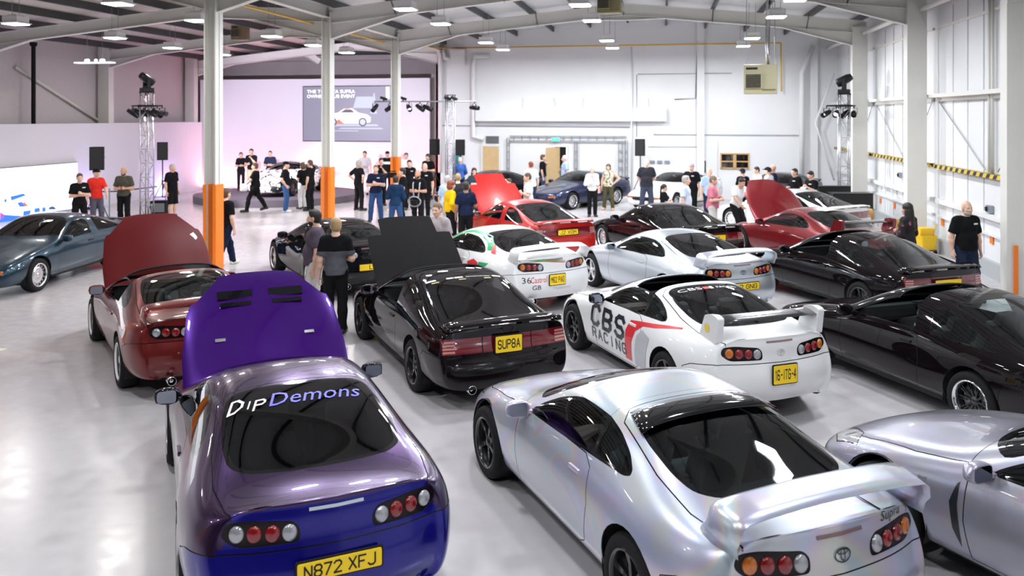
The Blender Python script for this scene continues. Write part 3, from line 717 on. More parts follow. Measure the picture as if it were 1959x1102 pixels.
SPEC = {
 '4': dict(net=NET4, axle=(1.275, -1.275), wr=.322, arch=.37, archz=.325, wy=.775,
    windscreen=[(.66, 0), (.65, .22), (.60, .42), (.50, .60), (.40, .695), (.30, .66), (.02, .545), (-.06, .40), (-.085, .2), (-.09, 0)],
    rearwin=[(-.73, 0), (-.725, .25), (-.70, .44), (-.76, .53), (-1.04, .59), (-1.38, .61), (-1.58, .585), (-1.69, .48), (-1.745, .25), (-1.755, 0)],
    side=[(.46, .875), (.30, .985), (.10, 1.085), (-.10, 1.148), (-.32, 1.175), (-.55, 1.165), (-.80, 1.115), (-1.0, 1.04), (-1.10, .975), (-1.11, .945), (-1.05, .925), (-.6, .905), (0, .885)],
    pillar=(-.66, -.60), door=[(.56, .24), (.60, .50), (.58, .86), (.40, .90), (-.55, .90), (-.66, .84), (-.70, .60), (-.62, .30), (-.50, .24)],
    bonnet=[(.60, .775), (1.05, .775), (1.5, .72), (1.8, .62), (1.96, .45), (2.0, .2), (2.0, 0)], hinge=(.76, .90),
    hatch=[(-.66, 0), (-.66, .5), (-.75, .60), (-1.3, .68), (-1.7, .70), (-2.02, .655), (-2.13, .6), (-2.3, .55), (-2.3, 0)],
    roof=[(-.14, 0), (-.14, .62), (-.60, .62), (-.60, 0)], bumper=[(-2.5, .1), (-1.55, .1), (-1.66, .60), (-1.80, .66), (-2.06, .705), (-2.5, .705)],
    headlight=[(1.58, .78), (1.86, .70), (2.02, .52), (2.03, .40), (1.92, .40), (1.64, .62)]),
 '3': dict(net=NET3, axle=(1.30, -1.295), wr=.315, arch=.365, archz=.32, wy=.735,
    windscreen=[(.68, 0), (.67, .25), (.63, .45), (.56, .62), (.49, .71), (.40, .69), (.06, .57), (-.04, .42), (-.06, .2), (-.065, 0)],
    rearwin=[(-.80, 0), (-.80, .30), (-.80, .50), (-.86, .565), (-1.3, .60), (-1.7, .625), (-1.88, .61), (-1.925, .5), (-1.93, .25), (-1.935, 0)],
    side=[(.56, .868), (.40, .955), (.20, 1.065), (.02, 1.15), (-.12, 1.192), (-.34, 1.203), (-.42, 1.195), (-.47, 1.10), (-.50, .884), (-.3, .880)],
    quarter=[(-.70, .888), (-.655, 1.185), (-.80, 1.182), (-1.05, 1.125), (-1.55, .915), (-1.56, .897), (-1.4, .89)], pillar=None, door=[(.68, .25), (.70, .55), (.67, .85), (.5, .885), (-.42, .885), (-.55, .84), (-.60, .60), (-.56, .25)],
    bonnet=[(.60, .71), (1.05, .71), (1.5, .695), (1.85, .665), (2.03, .60), (2.09, .3), (2.09, 0)], hinge=(.78, .87),
    hatch=[(-.70, 0), (-.70, .52), (-.80, .60), (-1.3, .645), (-1.8, .675), (-2.2, .69), (-2.4, .69), (-2.4, 0)],
    roof=[(-.10, 0), (-.10, .66), (-.46, .66), (-.46, 0)], bumper=[(-2.6, .1), (-1.58, .1), (-1.66, .55), (-1.75, .62), (-2.6, .635)],
    headlight=None),
}
def sym(poly):
    """half outline from centreline round to centreline, mirrored to a full one"""
    h = [p for p in poly]
    return h + [(x, -y) for x, y in reversed(h) if abs(y) > 1e-6]

REG = {}
def car_shell(kind):
    """build the whole skin once, cut it into panels and panes, return meshes per region"""
    if kind in REG: return REG[kind]
    sp = SPEC[kind]
    net = np.array(sp['net']())                       # S,K,3
    full = np.concatenate([net, net[:, -2::-1] * np.array([1, -1, 1])], 1)
    G = bspline(full, 7)
    G = bspline(G.transpose(1, 0, 2), 5).transpose(1, 0, 2)
    # bspline() keeps end points but rounds the rest
    ns, nt = G.shape[:2]
    bm = bmesh.new()
    vs = [[bm.verts.new(G[i, j]) for j in range(nt)] for i in range(ns)]
    for i in range(ns - 1):
        for j in range(nt - 1):
            q = (vs[i][j], vs[i + 1][j], vs[i + 1][j + 1], vs[i][j + 1])
            try: bm.faces.new(q)
            except ValueError: pass
    bmesh.ops.remove_doubles(bm, verts=bm.verts[:], dist=1e-4)
    bmesh.ops.recalc_face_normals(bm, faces=bm.faces[:])
    # make normals point outwards
    t = max(bm.faces, key=lambda f: f.calc_center_median().z)
    if t.normal.z < 0: bmesh.ops.reverse_faces(bm, faces=bm.faces[:])
    bvh = BVHTree.FromBMesh(bm)
    L = bm.faces.layers.int.new('reg'); names = ['body']
    def rid(n):
        if n not in names: names.append(n)
        return names.index(n)
    def F(flt, regs=('body',)):
        ok = {rid(r) for r in regs}
        return [f for f in bm.faces if f[L] in ok and flt(f.calc_center_median())]
    def cut(flt, poly, ua, va, name, regs=('body',)):
        fs = clip(bm, F(flt, regs), poly, ua, va); r = rid(name)
        for f in fs: f[L] = r
        return fs
    sides = (('l', 1), ('r', -1))
    for ax in sp['axle']:
        for s, g in sides:
            cut(lambda c: c.y * g > .45 and c.z < .85, circ(ax, sp['archz'], sp['arch'], 30), 0, 2, 'void')
    # windscreen and rear window: black border, then pane
    ws, rw = rounded(hull(sym(sp['windscreen'])), .07, 2), rounded(hull(sym(sp['rearwin'])), .10, 3)
    top = lambda c: c.z > .86
    cut(lambda c: c.z > .80, offset_poly(ws, -.022), 0, 1, 'trim'); cut(top, offset_poly(ws, .022), 0, 1, 'windscreen', ('trim',))
    cut(top, rw, 0, 1, 'trim'); cut(top, offset_poly(rw, .035 if kind == '4' else .025), 0, 1, 'rear_window', ('trim',))
    for s, g in sides:
        sd = lambda c: c.y * g > .3
        if not sp['pillar']:
            for nm, pl in (('side_window_', sp['side']), ('quarter_window_', sp['quarter'])):
                pl = rounded(hull(pl), .05, 2)
                cut(sd, pl, 0, 2, 'trim'); fs = clip(bm, [f for f in F(sd, ('trim',))], offset_poly(pl, .018), 0, 2)
                for f in fs: f[L] = rid(nm + s)
            d = sp['door']; cut(sd, d, 0, 2, 'gap'); cut(sd, offset_poly(d, .008), 0, 2, 'door_' + s, ('gap',))
            continue
        sdp = rounded(hull(sp['side']), .08, 3)
        cut(sd, sdp, 0, 2, 'trim_' + s); inner = offset_poly(sdp, .02)
        a, b = sp['pillar']
        w = .035 if kind == '4' else .05
        # front pane and rear quarter pane, parted by a pillar (leaning line)
        xb, xt = a, b
        fr = [(3, .5), (3, 1.5), (xt + w / 2, 1.4), (xb + w / 2, .5)]; re = [(-3, .5), (-3, 1.5), (xt - w / 2, 1.4), (xb - w / 2, .5)]
        fs = clip(bm, F(sd, ('trim_' + s,)), inner, 0, 2)
        k = rid('pane'); 
        for f in fs: f[L] = k
        for nm, half in (('side_window_' + s, fr), ('quarter_window_' + s, re)):
            q = clip(bm, [f for f in bm.faces if f[L] == k and sd(f.calc_center_median())], half, 0, 2)
            for f in q: f[L] = rid(nm)
        for f in bm.faces:
            if f[L] == k: f[L] = rid('trim_' + s)
        d = sp['door']; cut(sd, d, 0, 2, 'gap'); cut(sd, offset_poly(d, .008), 0, 2, 'door_' + s, ('gap',))
    for f in bm.faces:
        if names[f[L]].startswith('trim_'): f[L] = rid('trim')
    def panel(name, poly, flt, ua=0, va=1, g=.008, regs=('body',)):
        cut(flt, poly, ua, va, 'gap2', regs); cut(flt, offset_poly(poly, g), ua, va, name, ('gap2',))
        for f in bm.faces:
            if f[L] == rid('gap2'): f[L] = rid('gap')
    if sp['headlight']:
        for s, g in sides:
            panel('headlight_' + s, [(x, y * g) for x, y in sp['headlight']], lambda c: c.z > .42 and c.x > 1.4 and c.y * g > .3)
    if kind == '3':
        for s, g in sides:
            panel('nose', [(x, y * g) for x, y in ((2.3, .42), (1.72, .45), (1.72, .80), (2.3, .80))], lambda c: c.z > .5, g=.006)
            panel('headlight_' + s, [(x, y * g) for x, y in rounded([(1.97, .455), (1.745, .475), (1.745, .70), (1.96, .68)], .03, 3)], lambda c: c.z > .5, regs=('nose',))
    panel('bonnet', sym(sp['bonnet'][::-1]), lambda c: c.z > .48 and c.x > .5)
    for f in bm.faces:
        if names[f[L]] == 'nose': f[L] = 0
    panel('roof_panel', sym(sp['roof']), lambda c: c.z > 1.13, g=.003, regs=('body', 'trim'))
    panel('rear_bumper', sp['bumper'], lambda c: c.x < -1.45, 0, 2)
    if kind == '4':
        bm.normal_update()
        lamp = rounded([(.225, .735), (.60, .735), (.685, .80), (.66, .875), (.54, .89), (.27, .865), (.225, .82)], .05, 3)
        for s, g in sides:
            panel('tail_light_' + s, [(y * g, z) for y, z in lamp], lambda c: c.x < -1.9, 1, 2, .006)
        cut(lambda c: c.x < -2.095, [(-.72, .706), (.72, .706), (.70, .88), (.62, .925), (.4, .945), (-.4, .945), (-.62, .925), (-.70, .88)], 1, 2, 'rear_panel')
    else:
        for nm, lo, hi in (('tail_light_l', .31, .785), ('tail_light_r', -.785, -.31)):
            panel(nm, rounded([(lo, .655), (hi, .655), (hi, .835), (lo, .835)], .012, 2), lambda c: c.x < -1.95, 1, 2, .005)
        panel('tail_panel', [(-.305, .655), (.305, .655), (.305, .835), (-.305, .835)], lambda c: c.x < -1.95, 1, 2, .004)
    panel('hatch', sym(sp['hatch']), lambda c: c.z > .70 and c.x < -.5)
    bm.normal_update()
    out = {}
    THICK = {'windscreen': 0, 'rear_window': 0, 'gap': 0}
    bm.verts.index_update()
    by = {}
    for f in bm.faces: by.setdefault(names[f[L]], []).append(f)
    for nm, fs in by.items():
        if nm in ('void',): continue
        mp = {}; V = []; N = []; Fc = []
        for f in fs:
            idx = []
            for v in f.verts:
                if v.index not in mp: mp[v.index] = len(V); V.append(v.co.copy()); N.append(v.normal.copy())
                idx.append(mp[v.index])
            Fc.append(idx)
        out[nm] = [V, N, Fc]
    # gaps and trims belong to the body mesh (own slots); thickness on skin panels
    def mk(name, parts, thick, origin=(0, 0, 0)):
        V = []; N = []; Fc = []; M = []; o = Vector(origin)
        for reg, slot in parts:
            if reg not in out: continue
            v, n, f = out[reg]; b = len(V)
            sink = .006 if reg == 'gap' else 0
            V += [p - q * sink - o for p, q in zip(v, n)]; N += n
            Fc += [[i + b for i in q] for q in f]; M += [slot] * len(f)
        if thick:
            b = len(V); V += [p - n * thick for p, n in zip(V[:b], N[:b])]; N += [-n for n in N[:b]]
            ec = {}
            for q in Fc:
                for i in range(len(q)):
                    e = (q[i], q[(i + 1) % len(q)])
                    ec[tuple(sorted(e))] = None if tuple(sorted(e)) in ec else e
            F0 = list(Fc)
            Fc += [[i + b for i in reversed(q)] for q in F0]; M += [2] * len(F0)
            for e in ec.values():
                if e: Fc.append([e[1], e[0], e[0] + b, e[1] + b]); M.append(2)
        me = bpy.data.meshes.new(name)
        me.from_pydata(V, [], Fc)
        me.polygons.foreach_set('material_index', M); me.polygons.foreach_set('use_smooth', [True] * len(Fc))
        me.update()
        me.normals_split_custom_set_from_vertices([tuple(n) if n.length > .1 else (0, 0, 1) for n in N])
        return me
    res = {'bvh': bvh}
    res['body'] = mk('body', [('body', 0), ('gap', 1), ('trim', 1)], .018)
    for nm in out:
        if nm in ('body', 'gap', 'trim'): continue
        th = {'bonnet': .02, 'hatch': .012, 'roof_panel': .015, 'rear_bumper': .02, 'door_l': .03, 'door_r': .03}.get(nm, .004 if 'window' in nm or nm == 'windscreen' else .01)
        if 'window' in nm or nm == 'windscreen': th = 0
        org = (sp['hinge'][0], 0, sp['hinge'][1]) if nm == 'bonnet' else (0, 0, 0)
        res[nm] = mk(nm, [(nm, 0)], th, org)
    bm.free()
    REG[kind] = res
    return res

def project(bvh, V, axis, sign, offset=.004, deep=0.0):
    """drop 2D points onto the car skin along an axis; axis 0: (y,z), 1: (x,z), 2: (x,y)"""
    out = []
    for a, b in V:
        if axis == 0: o = Vector((4 * sign, a, b)); d = Vector((-sign, 0, 0))
        elif axis == 1: o = Vector((a, 3 * sign, b)); d = Vector((0, -sign, 0))
        else: o = Vector((a, b, 4)); d = Vector((0, 0, -1))
        h, n, i, dist = bvh.ray_cast(o, d)
        if h is None: h = o + d * (4 if axis != 1 else 2.2); n = -d
        if n.dot(d) > 0: n = -n
        out.append(h + n * offset)
    return out
def fill_poly(poly, step):
    """triangulate a simple polygon with interior points fine enough to follow a curved skin"""
    bm = bmesh.new()
    vs = [bm.verts.new((x, y, 0)) for x, y in poly]
    f = bm.faces.new(vs)
    xs = [p[0] for p in poly]; ys = [p[1] for p in poly]
    x = math.ceil(min(xs) / step) * step
    while x < max(xs):
        bmesh.ops.bisect_plane(bm, geom=bm.faces[:] + bm.edges[:] + bm.verts[:], dist=1e-6, plane_co=(x, 0, 0), plane_no=(1, 0, 0)); x += step
    y = math.ceil(min(ys) / step) * step
    while y < max(ys):
        bmesh.ops.bisect_plane(bm, geom=bm.faces[:] + bm.edges[:] + bm.verts[:], dist=1e-6, plane_co=(0, y, 0), plane_no=(0, 1, 0)); y += step
    bmesh.ops.triangulate(bm, faces=bm.faces[:])
    bm.verts.index_update()
    V = [(v.co.x, v.co.y) for v in bm.verts]; F = [tuple(v.index for v in f.verts) for f in bm.faces]
    bm.free()
    return V, F
def decal(name, bvh, V, F, axis, sign, material, parent, offset=.005):
    P = project(bvh, V, axis, sign, offset)
    o = put(name, mesh_data(name, P, F, True, [material]), parent)
    return o

# ------------------------------------------------------------------ wheels, seats and the rest, one mesh each, shared
_wm = {}
def wheel_meshes(style):
    if style in _wm: return _wm[style]
    t = MB(); t.s = True
    rr, ro, w = .228, .322, .235
    t.lathe([(rr, -w / 2 + .012), (rr + .01, -w / 2), (ro - .03, -w / 2), (ro - .01, -w / 2 + .02), (ro, -w / 2 + .05), (ro, w / 2 - .05), (ro - .01, w / 2 - .02), (ro - .03, w / 2), (rr + .01, w / 2), (rr, w / 2 - .012)], 40, 'y')
    tyre = t.data('tyre')
    r = MB(); r.s = True
    lip = .012 if style != 'deep' else .05
    r.m = 1 if style == 'deep' else 0
    r.lathe([(rr + .004, w / 2 - .01), (rr - .004, w / 2), (rr - .016, w / 2 - .004), (rr - .022, w / 2 - .012 - lip)], 40, 'y')
    r.m = 2
    r.lathe([(rr - .022, w / 2 - .012 - lip), (rr - .03, -w / 2 + .02), (rr, -w / 2 + .01)], 32, 'y')
    r.lathe([(rr - .03, -.02), (.02, -.02)], 24, 'y')
    r.m = 0
    r.s = False
    face = w / 2 - .03 - lip * .8
    r.s = True
    r.lathe([(.0, face + .012), (.03, face + .012), (.036, face + .006), (.05, face), (.062, face - .03), (.062, face - .06)], 20, 'y')
    r.s = False
    def spoke(a, w0, w1, r0=.045, r1=rr - .02, dip=.0, th=.03):
        c, s = math.cos(a), math.sin(a); V = []
        for rad, ww, yy in ((r0, w0, face - .002), ((r0 + r1) / 2, (w0 + w1) / 2 * .85, face - .002 + dip), (r1, w1, face - .004)):
            for dy in (0, -th):
                for q in (-1, 1):
                    V.append((c * rad - s * q * ww / 2 * (1 if dy == 0 else 1.25), yy + dy, s * rad + c * q * ww / 2 * (1 if dy == 0 else 1.25)))
        F = []
        for k in (0, 4):
            F += [(k, k + 1, k + 5, k + 4), (k + 2, k + 6, k + 7, k + 3), (k, k + 4, k + 6, k + 2), (k + 1, k + 3, k + 7, k + 5)]
        F += [(8, 9, 11, 10), (0, 2, 3, 1)]
        r._add(V, F)
    if style == 'five':
        for k in range(5): spoke(math.pi / 2 + k * 2 * math.pi / 5, .062, .078, dip=.006)
    elif style == 'six':
        for k in range(6): spoke(k * math.pi / 3 + .2, .034, .05, dip=-.01)
    elif style in ('mesh', 'deep'):
        for k in range(10):
            spoke(k * math.pi / 5 + .12, .02, .016, dip=.002, th=.02); spoke(k * math.pi / 5 - .06, .014, .014, r0=.10, dip=.002, th=.02)
    else:  # 'disc': near-solid alloy face with small slots round the edge
        r.s = True
        r.lathe([(.05, face - .004), (.12, face + .006), (.165, face + .002), (.17, face - .012)], 40, 'y')
        r.s = False
        for k in range(15): spoke(k * 2 * math.pi / 15, .03, .042, r0=.155, th=.025)
        for k in range(5): spoke(math.pi / 2 + k * 2 * math.pi / 5, .03, .045, r0=.04, r1=.13, dip=.008, th=.02)
    rim = r.data('rim')
    d = MB(); d.s = False
    d.lathe([(.06, -.005), (.165, -.005), (.165, .02), (.06, .02)], 28, 'y')
    disc = d.data('brake_disc')
    _wm[style] = (tyre, rim, disc)
    return _wm[style]
_sm = {}
def shared(name, fn):
    if name not in _sm: _sm[name] = fn()
    return _sm[name]
def seat_mesh():
    b = MB()
    b.box((.02, 0, .42), (.50, .46, .14), (0, -.12, 0), .05)
    b.box((.03, .21, .46), (.44, .07, .13), (0, -.12, 0), .03); b.box((.03, -.21, .46), (.44, .07, .13), (0, -.12, 0), .03)
    b.box((-.30, 0, .70), (.13, .44, .56), (0, -.32, 0), .05)
    b.box((-.26, .20, .68), (.14, .07, .46), (0, -.32, 0), .03); b.box((-.26, -.20, .68), (.14, .07, .46), (0, -.32, 0), .03)
    b.box((-.42, 0, 1.0), (.10, .26, .17), (0, -.30, 0), .04)
    return b.data('seat', smooth=False)
def dash_mesh():
    b = MB()
    b.box((.62, 0, .80), (.36, 1.40, .20), (0, .12, 0), .06)
    b.box((.47, -.36, .88), (.20, .42, .12), (0, .25, 0), .05)
    b.box((.30, 0, .60), (.42, .24, .36), (0, .35, 0), .04)
    b.box((-.15, 0, .50), (.80, .22, .16), None, .03)
    b.tube([(-.02, 0, .55), (.0, 0, .68)], [.012, .02], 8)
    return b.data('dashboard')
def swheel_mesh():
    b = MB(); b.s = True
    n = 28; pts = [(0, .185 * math.cos(2 * math.pi * k / n), .185 * math.sin(2 * math.pi * k / n)) for k in range(n + 1)]
    b.tube(pts, .015, 8, cap=False)
    b.s = False
    b.box((.02, 0, -.01), (.04, .13, .11), None, .02)
    for y, z in ((.1, 0), (-.1, 0), (0, -.1)): b.box((.012, y, z), (.015, .13 if y else .05, .03 if y else .12))
    b.tube([(.03, 0, 0), (.3, 0, -.04)], .03, 8)
    return b.data('steering_wheel')
def tub_mesh(kind):
    sp = SPEC[kind]; b = MB()
    f, r = sp['axle']
    b.box((0, 0, .25), (3.9, 1.10, .10))                          # floor pan
    b.box((-.02, 0, .25), (1.72, 1.56, .12))                      # sills between the wheels
    b.box((.86, 0, .50), (.05, 1.3, .52))                         # bulkhead
    b.box((-1.02, 0, .45), (.05, 1.15, .40))
    b.box((-1.50, 0, .66), (.95, 1.12, .06))                      # luggage floor
    b.box((-2.02, 0, .52), (.10, 1.1, .30)); b.box((1.85, 0, .36), (.12, .9, .20))
    for ax in (f, r):
        for g in (1, -1):
            y0, y1 = g * .50, g * (sp['wy'] + .085)
            V = []; n = 20; rr = sp['arch'] + .012
            for y in (y0, y1):
                for k in range(n + 1):
                    t = math.pi * (-.12 + 1.24 * k / n); V.append((ax + rr * math.cos(t), y, sp['archz'] + rr * math.sin(t)))
            F = [(k, k + 1, n + 2 + k, n + 1 + k) for k in range(n)] + [tuple(range(n + 1))]
            b._add(V, F)
    return b.data('underbody')
def mirror_mesh(kind):
    b = MB(); b.s = True
    # housing: rounded teardrop, local y outwards
    C = [[(-.04 + .0 * k, 0, 0)] * 9 for k in range(1)]
    prof = [(.02, .0), (.06, .03), (.075, .08), (.072, .15), (.055, .20), (.0, .215)]
    V = []; n = 14
    for h, y in prof:
        for k in range(n):
            t = 2 * math.pi * k / n; c, s = math.cos(t), math.sin(t)
            ex = abs(c) ** .6 * (1 if c > 0 else -1); ez = abs(s) ** .6 * (1 if s > 0 else -1)
            V.append((max(-.035, ex * h * .95) + .01, y, ez * h * .92))
    F = [(i * n + k, i * n + (k + 1) % n, (i + 1) * n + (k + 1) % n, (i + 1) * n + k) for i in range(len(prof) - 1) for k in range(n)]
    F += [tuple(range(n))[::-1], tuple(range((len(prof) - 1) * n, len(prof) * n))]
    b._add(V, F)
    b.box((.02, -.04, -.035), (.10, .13, .035), (.2, 0, 0), .01)
    return b.data('mirror')
def mirror_glass_mesh():
    b = MB(); b.prism(rounded([(.035, -.055), (.19, -.05), (.19, .05), (.035, .058)], .03, 3), -.029, -.026, 'x')
    return b.data('mirror_glass')
def airfoil(ch, th):  # chord, thickness
    up = [(0, 0), (.06, .55), (.2, .95), (.4, 1), (.7, .62), (1, .06)]; lo = [(1, -.06), (.7, -.15), (.4, -.25), (.2, -.3), (.06, -.25)]
    return [(x * ch, z * th) for x, z in up + lo]
def loft(frames, closed_ends=True):
    """frames: list of rings of points"""
    V = [p for f in frames for p in f]; n = len(frames[0]); F = []
    for i in range(len(frames) - 1):
        for k in range(n): F.append((i * n + k, i * n + (k + 1) % n, (i + 1) * n + (k + 1) % n, (i + 1) * n + k))
    if closed_ends: F += [tuple(range(n))[::-1], tuple(range((len(frames) - 1) * n, len(frames) * n))]
    return V, F
def hoop_wing_mesh(tall=0.0):
    """tall factory-type hoop: feet on the boot edge flowing into one blade"""
    path = []   # (y, z, x lead, chord, thick, tilt normal angle)
    H = 1.105 + tall
    P = [(.70, .90, -1.790, .36, .03, 90), (.715, .965, -1.850, .31, .028, 88), (.722, H - .10, -1.890, .30, .026, 84), (.705, H - .028, -1.900, .30, .028, 52), (.665, H - .002, -1.902, .30, .030, 14), (.5, H + .006, -1.900, .29, .032, 4), (.25, H + .012, -1.895, .285, .034, 2), (0, H + .015, -1.892, .285, .034, 0)]
    full = P + [(-y, z, x, c, t, -a) for y, z, x, c, t, a in reversed(P[:-1])]
    fr = []
    for y, z, x, c, t, a in full:
        n = Vector((0, math.sin(R(a)), math.cos(R(a))))
        fr.append([Vector((x - u, y, z - u * .04)) + n * w for u, w in airfoil(c, t)])
    b = MB(); b.s = True
    V, F = loft(fr); b._add(V, F)
    return b.data('rear_wing')
def blade_wing_mesh():
    """straight aftermarket blade alone"""
    fr = []
    for y in (-.66, -.4, 0, .4, .66):
        fr.append([Vector((-1.80 - u, y, 1.135 + w * 1 - u * .06)) for u, w in airfoil(.24, .03)])
    b = MB(); b.s = True; V, F = loft(fr); b._add(V, F)
    return b.data('wing_blade')
def blade_post_mesh():
    b = MB(); b.prism(rounded([(-1.70, .93), (-2.03, .91), (-2.07, 1.19), (-1.98, 1.215), (-1.82, 1.19)], .03, 3), -.04, .04, 'y')
    return b.data('wing_post')
def lip_wing_mesh():
    """low full-width lip on the tail of the wedge coupe, open slots under it"""
    b = MB(); b.s = True; fr = []
    for y, dx, dz in ((-.73, .05, -.045), (-.68, .01, -.008), (-.55, 0, .0), (0, -.01, .008), (.55, 0, .0), (.68, .01, -.008), (.73, .05, -.045)):
        fr.append([Vector((-2.02 + dx - u, y, .968 + dz + w)) for u, w in airfoil(.27, .028)])
    V, F = loft(fr); b._add(V, F); b.s = False
    for y in (-.68, -.24, .24, .68): b.box((-2.16, y, .945), (.16, .06 if abs(y) > .5 else .10, .06), (0, .1, 0), .01)
    return b.data('rear_wing')
def lens_mesh():
    b = MB(); b.s = True
    b.lathe([(.046, -.012), (.046, .002), (.04, .010), (.026, .016), (.0, .018)], 18, 'x')
    me = b.data('lens')
    return me
def engine_mesh():
    b = MB()
    b.box((1.30, 0, .40), (.90, .40, .36), None, .03); b.box((1.30, .05, .62), (.78, .16, .10), None, .03); b.box((1.30, -.14, .60), (.74, .12, .10), None, .03)
    b.box((1.2, .40, .52), (.35, .22, .20), None, .03); b.tube([(1.7, .3, .5), (1.5, .33, .6), (1.2, .25, .62)], .045, 8)
    b.box((1.75, -.3, .5), (.2, .3, .2), None, .02); b.tube([(1.05, -.6, .72), (1.05, .6, .72)], .018, 8)
    return b.data('engine')
def bay_mesh():
    b = MB(); b.box((1.35, 0, .22), (1.15, 1.0, .03)); b.box((1.22, .50, .44), (.75, .04, .4)); b.box((1.22, -.50, .44), (.75, .04, .4)); b.box((1.85, 0, .36), (.04, .9, .24))
    return b.data('engine_bay')

M_GAP = mat('black trim', (.006, .006, .007), .08, spec=.5)
M_INNER = mat('dark cabin lining', (.045, .045, .048), .8, noise=.2, spec=.2)
M_TYRE = mat('tyre rubber', (.012, .012, .013), .75, noise=.25, nscale=30, spec=.2)
M_UNDER = mat('underbody black', (.01, .01, .01), .9)
M_SEAT = mat('dark seat cloth', (.07, .07, .075), .85, bump=.2, bscale=150)
M_GLASS = glass('tinted car glass', (.55, .68, .68))
M_GLASSD = glass('dark privacy glass', (.10, .11, .12))
M_RIM = mat('silver alloy', (.72, .72, .74), .22, .9)
M_RIMB = mat('black alloy', (.02, .02, .022), .25, .3, coat=.6)
M_RIMG = mat('gunmetal alloy', (.16, .16, .17), .25, .9)
M_RIMW = mat('white painted alloy', (.8, .8, .8), .25, coat=.5)
M_DISC = mat('brake steel', (.35, .35, .36), .35, 1.0)
M_LR = mat('red lamp lens', (.22, .004, .006), .12, coat=1.0)
M_LA = mat('amber lamp lens', (.55, .15, .01), .12, coat=1.0)
M_LW = mat('clear lamp lens', (.42, .42, .46), .1, metal=.4, coat=1.0)
M_LRD = mat('dark red lamp panel', (.16, .006, .012), .1, coat=1.0)
M_LBASE = mat('lamp housing black', (.008, .005, .006), .15, spec=.3)
M_HEAD = mat('headlight lens', (.62, .62, .66), .08, metal=.5, coat=1.0)
M_PLY = mat('yellow plate', (1.0, .68, .012), .45)
M_PLW = mat('white plate', (.85, .85, .85), .4)
M_INK = mat('black lettering', (.008, .008, .008), .5)
M_MIRR = mat('mirror glass', (.30, .32, .38), .03, 1.0)

def _g(*p): return [[tuple(map(int, q)) for q in st.split()] for st in p]
GLYPH = {
 'B': _g('00 06 36 45 44 33 03', '33 42 41 30 00'), 'C': _g('45 36 16 05 01 10 30 41'), 'D': _g('00 06 26 44 42 20 00'),
 'E': _g('46 06 00 40', '03 33'), 'F': _g('46 06 00', '03 33'), 'G': _g('45 36 16 05 01 10 30 41 43 23'), 'I': _g('20 26'), 'J': _g('01 10 30 41 46'), 'K': _g('00 06', '46 02', '13 40'),
 'L': _g('06 00 40'), 'M': _g('00 06 23 46 40'), 'N': _g('00 06 40 46'), 'O': _g('10 30 41 45 36 16 05 01 10'), 'P': _g('00 06 36 45 44 33 03'), 'R': _g('00 06 36 45 44 33 03', '23 40'),
 'S': _g('45 36 16 05 04 13 33 42 41 30 10 01'), 'T': _g('06 46', '26 20'), 'U': _g('06 01 10 30 41 46'), 'X': _g('00 46', '06 40'), 'Y': _g('06 23 46', '23 20'),
 '0': _g('10 30 41 45 36 16 05 01 10'), '1': _g('15 26 20'), '2': _g('05 16 36 45 44 00 40'), '3': _g('06 46 23 33 42 41 30 10 01'), '4': _g('30 36 02 42'), '5': _g('46 06 03 33 42 41 30 10 01'),
 '6': _g('45 36 16 05 01 10 30 41 42 33 13 02'), '7': _g('06 46 10'), '8': _g('13 04 05 16 36 45 44 33 13 02 01 10 30 41 42 33'), '9': _g('01 10 30 41 45 36 16 05 04 13 33 44'), '-': _g('13 33'), ' ': []}
GLYPH['A'] = _g('00 26 40', '12 32')
def stroke_text(s, size, w=.16, nsub=1):
    """upright plate lettering built from strokes; returns verts (x,y) centred and faces"""
    V = []; F = []; x0 = 0.0; u = size / 6.0; hw = w * size * .5
    for ch in s:
        if ch == ' ': x0 += 3.0 * u; continue
        adv = 4 if ch not in 'I1-' else 3
        for st in GLYPH.get(ch, []):
            for (ax, ay), (bx, by) in [(((p[0] + (q[0] - p[0]) * i / nd), (p[1] + (q[1] - p[1]) * i / nd)), ((p[0] + (q[0] - p[0]) * (i + 1) / nd), (p[1] + (q[1] - p[1]) * (i + 1) / nd))) for p, q in zip(st, st[1:]) for nd in (nsub,) for i in range(nd)]:
                if (ax, ay) == (bx, by): continue
                a = Vector((x0 + ax * u, ay * u)); b = Vector((x0 + bx * u, by * u)); d = (b - a).normalized(); n = Vector((-d.y, d.x)) * hw; e = d * hw * .8
                k = len(V); V += [tuple(a - e + n), tuple(a - e - n), tuple(b + e - n), tuple(b + e + n)]; F.append((k, k + 1, k + 2, k + 3))
        x0 += (adv + 1.6) * u
    V = np.array(V); lo, hi = V.min(0), V.max(0)
    return V - (lo + hi) / 2, F
def number_plate(parent, text, w, h, loc, tilt=0.0, yaw=0.0, base=None, two=None):
    base = base or M_PLY
    b = MB(); b.prism(rounded([(-w / 2, -h / 2), (w / 2, -h / 2), (w / 2, h / 2), (-w / 2, h / 2)], .012, 2), 0, .008, 'x')
    # local x is outwards (rear): build facing -x of the car
    p = b.build('number_plate', [base], parent, loc, (0, tilt, math.pi + yaw))
    if text:
        V, F = stroke_text(text, h * (.62 if w / h > 3 else .5))
        V[:, 0] *= max(.42, min(1.25, w * .86 / (V[:, 0].max() - V[:, 0].min())))
        me = mesh_data('plate_lettering', [(.0095, x, y) for x, y in V], F, False, [M_INK])
        put('plate_lettering', me, p)
    f = MB(); f.prism(rounded([(-w / 2 - .012, -h / 2 - .012), (w / 2 + .012, -h / 2 - .012), (w / 2 + .012, h / 2 + .012), (-w / 2 - .012, h / 2 + .012)], .015, 2), -.012, .0, 'x')
    f.build('plate_surround', [M_BLACKPL], p)
    return p

